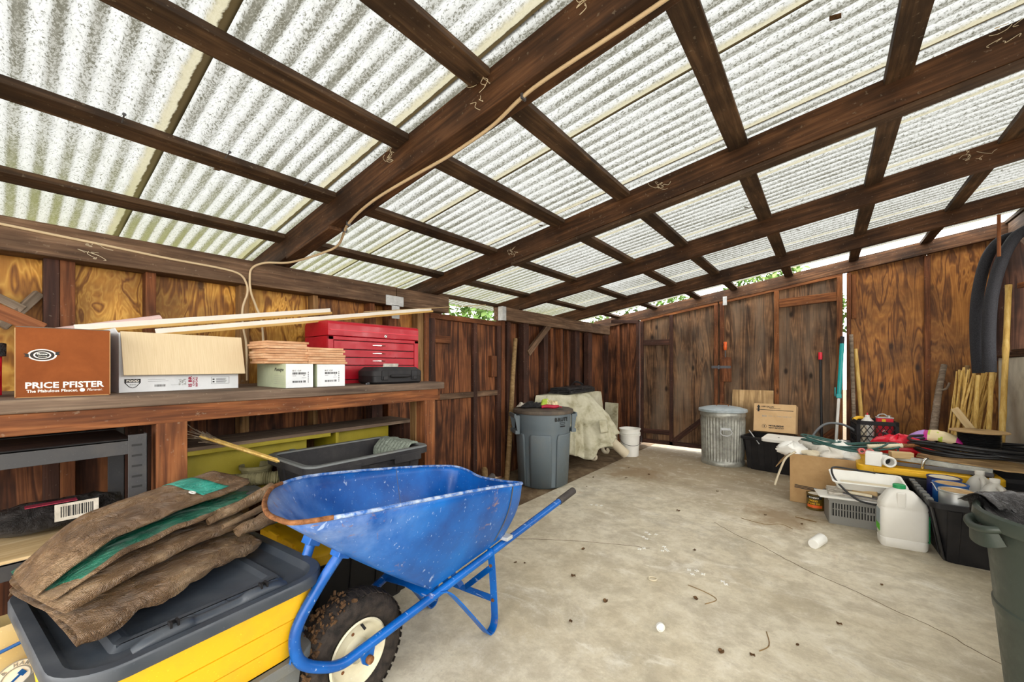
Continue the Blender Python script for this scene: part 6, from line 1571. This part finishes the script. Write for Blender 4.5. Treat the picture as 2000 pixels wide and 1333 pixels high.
mb.bb((-w3 - .012, -d3 - .012, h3 - .018), (w3 + .012, -d3 + .004, h3)); mb.bb((-w3 - .012, d3 - .004, h3 - .018), (w3 + .012, d3 + .012, h3)); mb.bb((-w3 - .012, -d3, h3 - .018), (-w3 + .004, d3, h3)); mb.bb((w3 - .004, -d3, h3 - .018), (w3 + .012, d3, h3))
mb.bb((-w3, -d3, 0), (w3, d3, .006)); mb.build('crate_body', M['crategray'], T, bevel=.0015)
mb = MB(); mb.bb((-w3 + .01, -d3 + .014, .008), (w3 - .01, d3 - .01, h3 - .012)); mb.build('slot_shade_block', M['ink'], T)  # black block added inside to stand in for the shade behind the slots
mb = MB(); mb.bb((w3 - .20, -d3 - .008, .108), (w3 - .11, -d3 - .003, .128)); mb.build('tab', M['crategray'], T, bevel=.002)
pz = .207
for i, (lb, x, y, z, lx, ly, hh, rz2, m_) in enumerate((('white board lying lowest across the grey vented crate', .17, 4.16, pz, .46, .20, .016, 10, 'white'), ('dirty white paper sheaf on top of the white board', .21, 4.20, pz + .018, .42, .22, .020, 4, 'paper'), ('stained paper sheet pile under the shallow white tray', .24, 4.24, pz + .040, .34, .20, .012, -6, 'paper'))):
    T = thing('paper_stack', lb, 'paper', (x, y, z), R(rz2)); 
    for k in range(3):
        mb = MB(); o_ = rnd.uniform(-.012, .012); mb.bb((-lx / 2 + o_, -ly / 2 + o_, hh * k / 3), (lx / 2 + o_, ly / 2 + o_, hh * (k + .9) / 3)); mb.build('sheet', M[m_], T)
T = thing('wood_block', 'smooth tan wooden block on the papers in the grey crate', 'block', (.235, 4.12, pz + .054), R(-8)); mb = MB(); mb.bb((-.075, -.022, 0), (.075, .022, .032)); mb.build('block', M['pale'], T, bevel=.006)
T = thing('trowel', 'worn metal trowel lying on the papers in the grey crate', 'tool', (.20, 4.10, pz + .04), R(-10)); mb = MB(); mb.bb((-.09, -.04, 0), (.13, -.012, .006)); mb.build('blade', M['steel'], T); mb = MB(); mb.tube([(-.06, -.03, .018), (.08, -.03, .018)], .012, 8); mb.build('grip', M['bone'], T, smooth=50)
T = thing('paint_tray', 'shallow white roller tray tipped on top of the grey crate', 'tray', (.245, 4.17, .30), R(7))
mb = MB(); L3, W3 = .42, .20
def pan(o, z): return [(x, y, z) for x, y in rrect(L3 - 2 * o, W3 - 2 * o, .022)]
mb.loft([pan(.030, 0), pan(.0, .070), pan(-.012, .072), pan(-.010, .076), pan(.004, .074), pan(.034, .006)]); mb.build('pan', M['white'], T, smooth=40, rot=(R(14), 0, 0))
mb = MB(); mb.bb((-.15, -.06, .012), (.16, .05, .018)); mb.build('dried_paint', M['bone'], T, rot=(R(14), 0, 0))
for p in ((-.12, -.08), (.12, -.08), (-.12, .08), (.12, .08)):
    pass
hose('looped_cable', 'black cable looping over the roller tray and down the grey crate', [(.40, 4.05, .21), (.30, 4.055, .205), (.20, 4.05, .22), (.12, 4.05, .28), (.055, 4.06, .36), (.035, 4.10, .42), (.06, 4.15, .435), (.16, 4.16, .43), (.30, 4.18, .42)], .007, M['cableblack'], 'cable')

# white jug
T = thing('weedkiller_jug', 'large white plastic jug with green cap on the floor before the right tub', 'jug', (.415, 3.855, 0), R(7))
def jr(lx, ly, z, r_, ox=0): return [(x + ox, y, z) for x, y in rrect(lx, ly, r_, 5)]
mb = MB(); mb.loft([jr(.23, .11, 0, .03), jr(.245, .125, .012, .035), jr(.25, .13, .06, .035), jr(.24, .12, .066, .035), jr(.25, .13, .075, .035), jr(.25, .13, .262, .035), jr(.244, .124, .270, .035), jr(.25, .13, .28, .035), jr(.235, .12, .315, .035), jr(.135, .085, .385, .03, -.01), jr(.065, .065, .402, .03, -.015)]); mb.build('jug', M['whitejug'], T, smooth=45)
mb = MB(); mb.lathe([(.030, .400), (.034, .402), (.034, .425), (.030, .428), (0, .428)], 22, (-.015, 0, 0), cap1=False); mb.build('cap', M['capgreen'], T, smooth=40)
mb = MB(); mb.bb((-.04, -.066, .275), (.008, -.048, .385)); mb.build('grip', M['whitejug'], T, bevel=.010)
mb = MB(); mb.bb((-.1262, -.045, .10), (-.1250, .045, .25)); mb.build('side_label', M['galvlid'], T); mb = MB(); mb.bb((-.1268, -.045, .10), (-.1255, .045, .145)); mb.build('green_label', M['limegreen'], T)
mb = MB(); mb.bb((.1250, -.05, .06), (.1262, .05, .24)); mb.build('side_label', M['capgreen'], T)

# right black tub with paint cans and gallon jugs
T = thing('storage_tub', 'black open storage tub filled with paint cans and clear gallon jugs', 'storage tub', (.80, 4.00, 0), R(2))
tote(T, .66, .54, .385, .055, M['black'], .022, .05, rimh=.035)
for k in range(7):
    mb = MB(); mb.bb((-.292, -.28 + .088 * k, .372), (-.262, -.28 + .088 * k + .05, .392)); mb.build('rim_tooth', M['graytote'], T, bevel=.003)
for i, (lb, x, y, r_, z1, bm_, lm) in enumerate((('silver paint can with tan lid, frontmost in the black tub', .668, 3.815, .088, .445, 'cansilver', 'canlid'), ('blue paint can with tan lid in the middle of the black tub', .668, 4.000, .088, .450, 'canblue', 'canlid'), ('navy paint can with pale lid at the back of the black tub', .668, 4.190, .090, .450, 'cannavy', 'bone'))):
    T = thing('paint_can', lb, 'can', (x, y, .085), 0, 'paint cans in the black tub'); h4 = z1 - .085
    mb = MB(); mb.lathe([(r_ - .002, .0), (r_, .005), (r_ - .003, .009), (r_ - .003, h4 - .010), (r_, h4 - .007), (r_, h4), (r_ - .008, h4), (r_ - .010, h4 - .006), (0, h4 - .006)], 36, cap1=False); mb.build('tin', M[bm_], T, smooth=40)
    mb = MB(); mb.lathe([(r_ - .010, h4 - .006), (r_ - .016, h4 - .002), (r_ - .026, h4 - .005), (0, h4 - .005)], 32, cap1=False); mb.build('lid', M[lm], T, smooth=50)
T = thing('tin_opener', 'thin steel rod hooked on the near paint cans', 'rod', (.585, 3.90, .45)); mb = MB(); mb.tube(cat_rom([(.575, 3.80, .43), (.565, 3.87, .46), (.575, 3.99, .44)], 6), .003, 6); mb.build('rod', M['zinc'], T, world=True)
for i, (lb, x, y, z) in enumerate((('clear gallon jug behind the blue paint can', .842, 4.205, .14), ('clear gallon jug nearest the green bin', .860, 3.97, .14))):
    T = thing('gallon_jug', lb, 'jug', (x, y, z), R(10 * i), 'gallon jugs in the black tub')
    mb = MB(); mb.loft([jr(.15, .15, 0, .04), jr(.16, .16, .01, .045), jr(.16, .16, .20, .045), jr(.15, .15, .24, .045), jr(.085, .085, .325, .035), jr(.045, .045, .345, .022), jr(.040, .040, .372, .0199)]); mb.build('jug', M['milky'], T, smooth=50)
    mb = MB(); mb.lathe([(.023, .355), (.024, .357), (.024, .378), (0, .378)], 20, cap1=False); mb.build('cap', M['whitejug'], T, smooth=40)
    mb = MB(); mb.tube(cat_rom([(0, -.04, .33), (0, -.075, .325), (0, -.082, .27), (0, -.078, .225)], 5), .013, 10); mb.build('handle', M['milky'], T, smooth=50)
    mb = MB(); mb.bb((-.0812, -.05, .10), (-.0802, .05, .20)); mb.build('label', M['canblue'], T); mb = MB(); mb.bb((-.0816, -.05, .14), (-.0804, .0, .18)); mb.build('label_print', M['redplastic'], T)
T = thing('inner_box', 'dark box beneath the gallon jugs inside the black tub', 'box', (.86, 4.02, .012)); mb = MB(); mb.bb((-.095, -.27, 0), (.10, .27, .127)); mb.build('box', M['black'], T)
T = thing('grey_tub_lid', 'pale grey tub lid leaning by the concrete wall behind the jugs', 'lid', (1.20, 4.10, 0), R(4)); mb = MB(); mb.M = mx((0, 0, .0), (0, R(8), 0)); mb.loft([[(z, y, x) for x, y in [(a_ + .25, b_2) for a_, b_2 in rrect(.50, .62, .04)]] for z in (0, .022)]); mb.build('lid', M['graytote'], T, smooth=40)

# green bin with a black liner, near right
T = thing('trash_bin', 'tall dark green round trash bin with black plastic liner at the near right', 'trash can', (.700, 2.11, 0)); T.scale = (1, 1, 1.085)
mb = MB(); mb.lathe([(.200, 0), (.205, .01), (.240, .38), (.244, .385), (.246, .41), (.242, .415), (.262, .645), (.268, .65), (.286, .655), (.292, .668), (.290, .695), (.282, .702), (.272, .695), (.262, .64), (.20, .012), (0, .012)], 64, cap1=False); mb.build('body', M['green'], T, smooth=40)
a = R(190); mb = MB(); mb.M = Matrix.Rotation(a, 4, 'Z')
mb.tube(cat_rom([(.272, -.075, .665), (.300, -.055, .655), (.310, 0, .648), (.300, .055, .655), (.272, .075, .665)], 6), .011, 10); mb.strap(cat_rom([(.270, -.07, .64), (.295, -.05, .625), (.302, 0, .620), (.295, .05, .625), (.270, .07, .64)], 5), (0, 0, 1), .05, .006); mb.build('handle', M['green'], T, smooth=50)
def liner(u, v):
    a = 6.2832 * u; n_ = fbm((math.cos(a) * 3, math.sin(a) * 3, v * 3), 4); n2 = fbm((math.cos(a) * 8, math.sin(a) * 8, v * 6), 3)
    bare = math.cos(a - R(196)) > .82
    if v >= .45 and bare:
        t = (v - .45) / .55; return ((.262 + .002 * t) * math.cos(a), (.262 + .002 * t) * math.sin(a), .690 - .004 * t + .004 * n2)
    if v < .45:
        t = v / .45; return ((.05 + .215 * t + .03 * n_ * (1 - t)) * math.cos(a), (.05 + .215 * t + .03 * n_ * (1 - t)) * math.sin(a), .52 + .185 * t ** 1.6 + .05 * n_ * math.sin(math.pi * t))
    t = (v - .45) / .55
    if t < .2: return ((.266 + .034 * t / .2) * math.cos(a), (.266 + .034 * t / .2) * math.sin(a), .708 + .006 * math.sin(t * 15) + .008 * n2)
    t = (t - .2) / .8; hang = .10 + .09 * max(0, math.cos(a + 1.1)) + .02 * n_
    if math.cos(a - R(196)) > .93: hang *= .12
    r_ = .300 + .012 * n2 - .012 * t
    return (r_ * math.cos(a), r_ * math.sin(a), .706 - hang * t)
mb = MB(); mb.grid(liner, 120, 26, cu=True); mb.build('liner', M['liner'], T, smooth=60, solid=.0015)
mb = MB(); mb.M = mx((-.235, .12, .665), (0, 0, R(150))); mb.grid(lambda u, v: ((u - .5) * .10, (v - .5) * .15, (.035 * math.sin(3.1 * u) + .012 * fbm((u * 4, v * 4, 6)) + .03 * v)), 10, 10); mb.build('liner_fold', M['liner'], T, smooth=60, solid=.002)
T = thing('crumpled_paper', 'crumpled white paper lying in the liner of the green bin', 'paper', (.60, 1.98, .56)); bagm(T, 'paper', (0, 0, .09), (.07, .09, .065), 77, M['white'])
T = thing('crumpled_paper', 'small torn white paper scrap at the rim of the green bin', 'paper', (.62, 2.10, .60)); bagm(T, 'paper', (0, 0, .065), (.035, .04, .03), 88, M['paper'])

# ------------------------------------------------------------------ canes, hoses of foam, branch
canes = []
for k in range(32):
    y = 5.72 + .22 * rnd.random(); fan = k / 31
    a = Vector((.80 + .20 * rnd.random(), 5.26 + .10 * rnd.random(), .02 + .01 * rnd.random())); b = Vector((1.02 + .26 * fan + rnd.uniform(-.02, .02), 5.70 + .16 * rnd.random(), 1.08 + .16 * rnd.random()))
    canes.append((a, b, rnd.uniform(.0055, .0085)))
for k, (a, b, r) in enumerate(canes):
    T = thing('bamboo_cane', 'slender dry bamboo cane in the fan leaning by the concrete wall', 'cane', (a.x, a.y, 0), 0, 'thin bamboo canes by the concrete wall')
    mb = MB(); n = 18; mb.tube([a.lerp(b, i / n) for i in range(n + 1)], lambda t: r * (1 + (.22 if int(round(t * 18)) % 6 == 3 else 0)), 7); mb.build('cane', M['bamboo'], T, world=True, smooth=50)
for k, (a, b, r, lb) in enumerate((((1.17, 5.30, .01), (1.30, 5.62, 1.98), .020, 'tallest thick bamboo pole rising behind the black foam tubes'), ((1.10, 5.34, .01), (1.20, 5.62, 1.22), .017, 'thick bamboo pole at the right of the cane fan'), ((1.02, 5.36, .01), (1.12, 5.64, 1.16), .016, 'thick bamboo pole standing in the middle of the cane fan'))):
    T = thing('bamboo_pole', lb, 'pole', (a[0], a[1], 0)); mb = MB(); A_, B_ = Vector(a), Vector(b); mb.tube([A_.lerp(B_, i / 24) for i in range(25)], lambda t: r * (1 + (.16 if int(round(t * 24)) % 7 == 3 else 0)), 10); mb.build('pole', M['bamboo'], T, world=True, smooth=50)
T = thing('bark_branch', 'grey barked branch with a side twig leaning at the left of the canes', 'branch', (.80, 5.6, 0))
mb = MB(); P = cat_rom([(.78, 5.62, .01), (.82, 5.70, .40), (.87, 5.80, .80), (.905, 5.88, 1.02), (.95, 5.95, 1.26)], 6); mb.tube(P, lambda t: .034 - .010 * t, 10); mb.tube(cat_rom([(.90, 5.86, 1.0), (.95, 5.86, 1.02), (.975, 5.87, 1.08)], 5), .010, 8); mb.build('wood', M['bark'], T, world=True, smooth=60)
T = thing('bark_branch', 'smooth brown branch crossing the bamboo canes', 'branch', (.90, 5.5, 0))
mb = MB(); mb.tube(cat_rom([(.86, 5.50, .01), (.97, 5.68, .60), (1.06, 5.82, 1.0), (1.10, 5.9, 1.25)], 6), lambda t: .024 - .006 * t, 10); mb.build('wood', M['polewood'], T, world=True, smooth=60)
T = thing('flat_lath', 'flat pale lath lying slanted across the foot of the canes', 'lath', (1.0, 5.35, .5))
board('lath', (.93, 5.42, .86), (1.07, 5.28, .58), .055, .010, M['pale'], T, up=(1, 0, .3))
# foam pipe insulation hung from the head of the wall
T = thing('foam_tube', 'left of two black foam tubes hanging from the back right roof corner', 'tube', (1.17, 5.55, 1.2))
mb = MB(); mb.tube(cat_rom([(1.075, 5.40, 1.185), (1.06, 5.40, 1.50), (1.07, 5.42, 1.85), (1.13, 5.48, 2.18), (1.22, 5.55, 2.36), (1.33, 5.62, 2.42)], 8), .040, 20); mb.build('foam', M['foam'], T, world=True, smooth=60)
T = thing('foam_tube', 'right of two black foam tubes hanging from the back right roof corner', 'tube', (1.22, 5.35, 1.2))
mb = MB(); mb.tube(cat_rom([(1.115, 5.28, 1.195), (1.11, 5.28, 1.50), (1.13, 5.30, 1.85), (1.20, 5.36, 2.16), (1.29, 5.44, 2.36), (1.38, 5.52, 2.44)], 8), .042, 20); mb.build('foam', M['foam'], T, world=True, smooth=60)
T = thing('hanging_stick', 'short reddish stick hanging upright before the black foam tubes', 'stick', (1.14, 5.25, 2.15))
board('stick', (1.16, 5.25, 2.18), (1.16, 5.25, 2.54), .022, .016, M['gatewood'], T, up=(1, 0, 0))

# ------------------------------------------------------------------ litter on the floor
T = thing('paper_cup', 'white plastic cup lying on its side on the open concrete', 'cup', (-.045, 3.50, .0), R(70))
mb = MB(); mb.M = mx((0, 0, .034), (0, R(86), 0)); mb.lathe([(.030, -.07), (.034, -.065), (.036, .06), (.034, .065), (.031, .055), (.028, -.06), (0, -.06)], 28, cap1=False); mb.build('cup', M['white'], T, smooth=40)
T = thing('bottle_cap', 'white screw cap standing on edge on the concrete near the wheelbarrow', 'cap', (-.614, 1.92, 0), R(40))
mb = MB(); mb.M = mx((0, 0, .020), (R(90), 0, 0)); mb.lathe([(.019, -.008), (.020, -.006), (.020, .006), (.016, .008), (.016, -.004), (0, -.004)], 26, cap1=False); mb.build('cap', M['white'], T, smooth=30)
T = thing('plastic_ring', 'small white plastic ring lying on the concrete floor', 'ring', (-.80, 2.36, .004))
mb = MB(); mb.tube([(.022 * math.cos(a * .2618), .022 * math.sin(a * .2618), 0) for a in range(24)], .004, 8, closed=True); mb.build('ring', M['bone'], T, smooth=60)
mb = MB(); mb.box((0, 0, .002), (.026, .005, .004)); mb.box((0, 0, .002), (.005, .026, .004)); sp0 = mb.build('tile_spacer', M['white'])
first = True
from_pts = [(-1.06, 2.99), (-1.03, 2.97), (-.99, 3.0), (-1.05, 2.90), (-1.02, 2.88), (-.86, 2.80), (-.88, 2.83), (-.84, 2.78), (-.87, 2.76), (-.98, 2.72), (-1.0, 2.69), (-.66, 2.60), (-.62, 2.62), (-.63, 2.56), (-.58, 2.60), (-.47, 2.58), (-.45, 2.56), (-1.62, 3.3), (-1.58, 3.32), (-1.66, 3.28)]
for x, y in from_pts:
    o = sp0 if first else link(sp0.copy()); first = False
    o.location = (x, y, .0005); o.rotation_euler = (0, 0, rnd.uniform(0, 3)); tag(o, 'tiny white plastic tile spacer lying on the concrete floor', 'spacer', 'tile spacers on the floor')
mb = MB(); mb.grid(lambda u, v: ((u - .5) * .05, (v - .5) * .022 * math.sin(3.14 * max(.05, min(.95, u))) * 2, .004 + .010 * abs(2 * v - 1) ** 2 + .006 * math.sin(u * 7)), 8, 4); lf0 = mb.build('dry_leaf', M['dryleaf'], smooth=60)
first = True
for x, y in [(-.98, 1.72), (-1.50, 2.05), (-.36, 1.94), (-.92, 1.98), (-1.55, 2.02), (-1.18, 2.10), (-1.30, 2.45), (-.55, 2.3), (-.10, 2.2), (-1.95, 3.75), (-2.05, 4.1), (-1.75, 4.3), (.05, 2.5), (-.25, 2.0), (-.85, 4.4), (-.4, 3.95), (-1.9, 4.75), (-1.6, 4.6), (-.15, 3.9), (-1.0, 3.6), (-.7, 2.9), (.25, 3.1)]:
    o = lf0 if first else link(lf0.copy()); first = False
    o.location = (x, y, .001); o.rotation_euler = (0, 0, rnd.uniform(0, 6)); s_ = rnd.uniform(.30, .62); o.scale = (s_, s_, s_); tag(o, 'small curled dry brown leaf lying on the concrete floor', 'leaf', 'dry leaves on the floor')
def twig(label, pts, r=.0022):
    T_ = thing('twig', label, 'twig', (pts[0][0], pts[0][1], 0)); mb = MB(); mb.tube(cat_rom([(x, y, r) for x, y in pts], 5), r, 5); mb.build('stem', M['polewood'], T_, world=True)
twig('forked dry twig lying in the middle of the concrete floor', [(-.62, 2.42), (-.52, 2.40), (-.46, 2.36), (-.50, 2.28)])
twig('thin curled straw lying near the green bin', [(-.22, 2.22), (-.20, 2.12), (-.23, 2.05)])
twig('dark thin stick lying in front of the wood stain tin', [(-.20, 4.05), (-.06, 4.02)], .004)
twig('pale curved twig lying on the dirt before the junk carton', [(-.55, 3.75), (-.38, 3.72), (-.28, 3.80), (-.20, 3.74)])

# wisps of cobweb on the rafters
for k, (x, y, z, lb) in enumerate(((-.55, 1.095, rz(-.55) - .05, 'pale cobweb wisp on the near rafter close to the top of the picture'), (-1.0, 1.093, rz(-1.0) - .07, 'short cobweb thread midway along the near rafter'), (-1.55, 1.094, rz(-1.55) - .04, 'cobweb wisp by a purlin joint on the near rafter'),
                                (-1.9, 2.405, rz(-1.9) - .06, 'cobweb tangle at the low end of the second rafter'), (-.75, 2.405, rz(-.75) - .05, 'cobweb thread on the second rafter near the middle'), (.55, 2.405, rz(.55) - .04, 'cobweb sheet on the second rafter under a purlin'), (.7, 3.705, rz(.7) - .05, 'cobweb thread on the third rafter'), (-2.795, .25, 1.80, 'cobweb wisp hanging on the left wall plate'))):
    T = thing('cobweb', lb, 'cobweb', (x, y, z)); mb = MB()
    for q in range(5):
        p = Vector((rnd.uniform(-.05, .05), rnd.uniform(-.004, .0), rnd.uniform(-.03, .03))) if k < 7 else Vector((.004, rnd.uniform(-.08, .08), rnd.uniform(-.04, .04))); P = [p]
        for w_ in range(4):
            d = Vector((rnd.uniform(-.05, .06), rnd.uniform(-.003, .001), rnd.uniform(-.035, .035))) if k < 7 else Vector((.001, rnd.uniform(-.05, .06), rnd.uniform(-.03, .02)))
            P.append(P[-1] + d * .6)
        mb.tube(cat_rom(P, 4), .0011, 4)
    mb.build('threads', M['bone'], T)
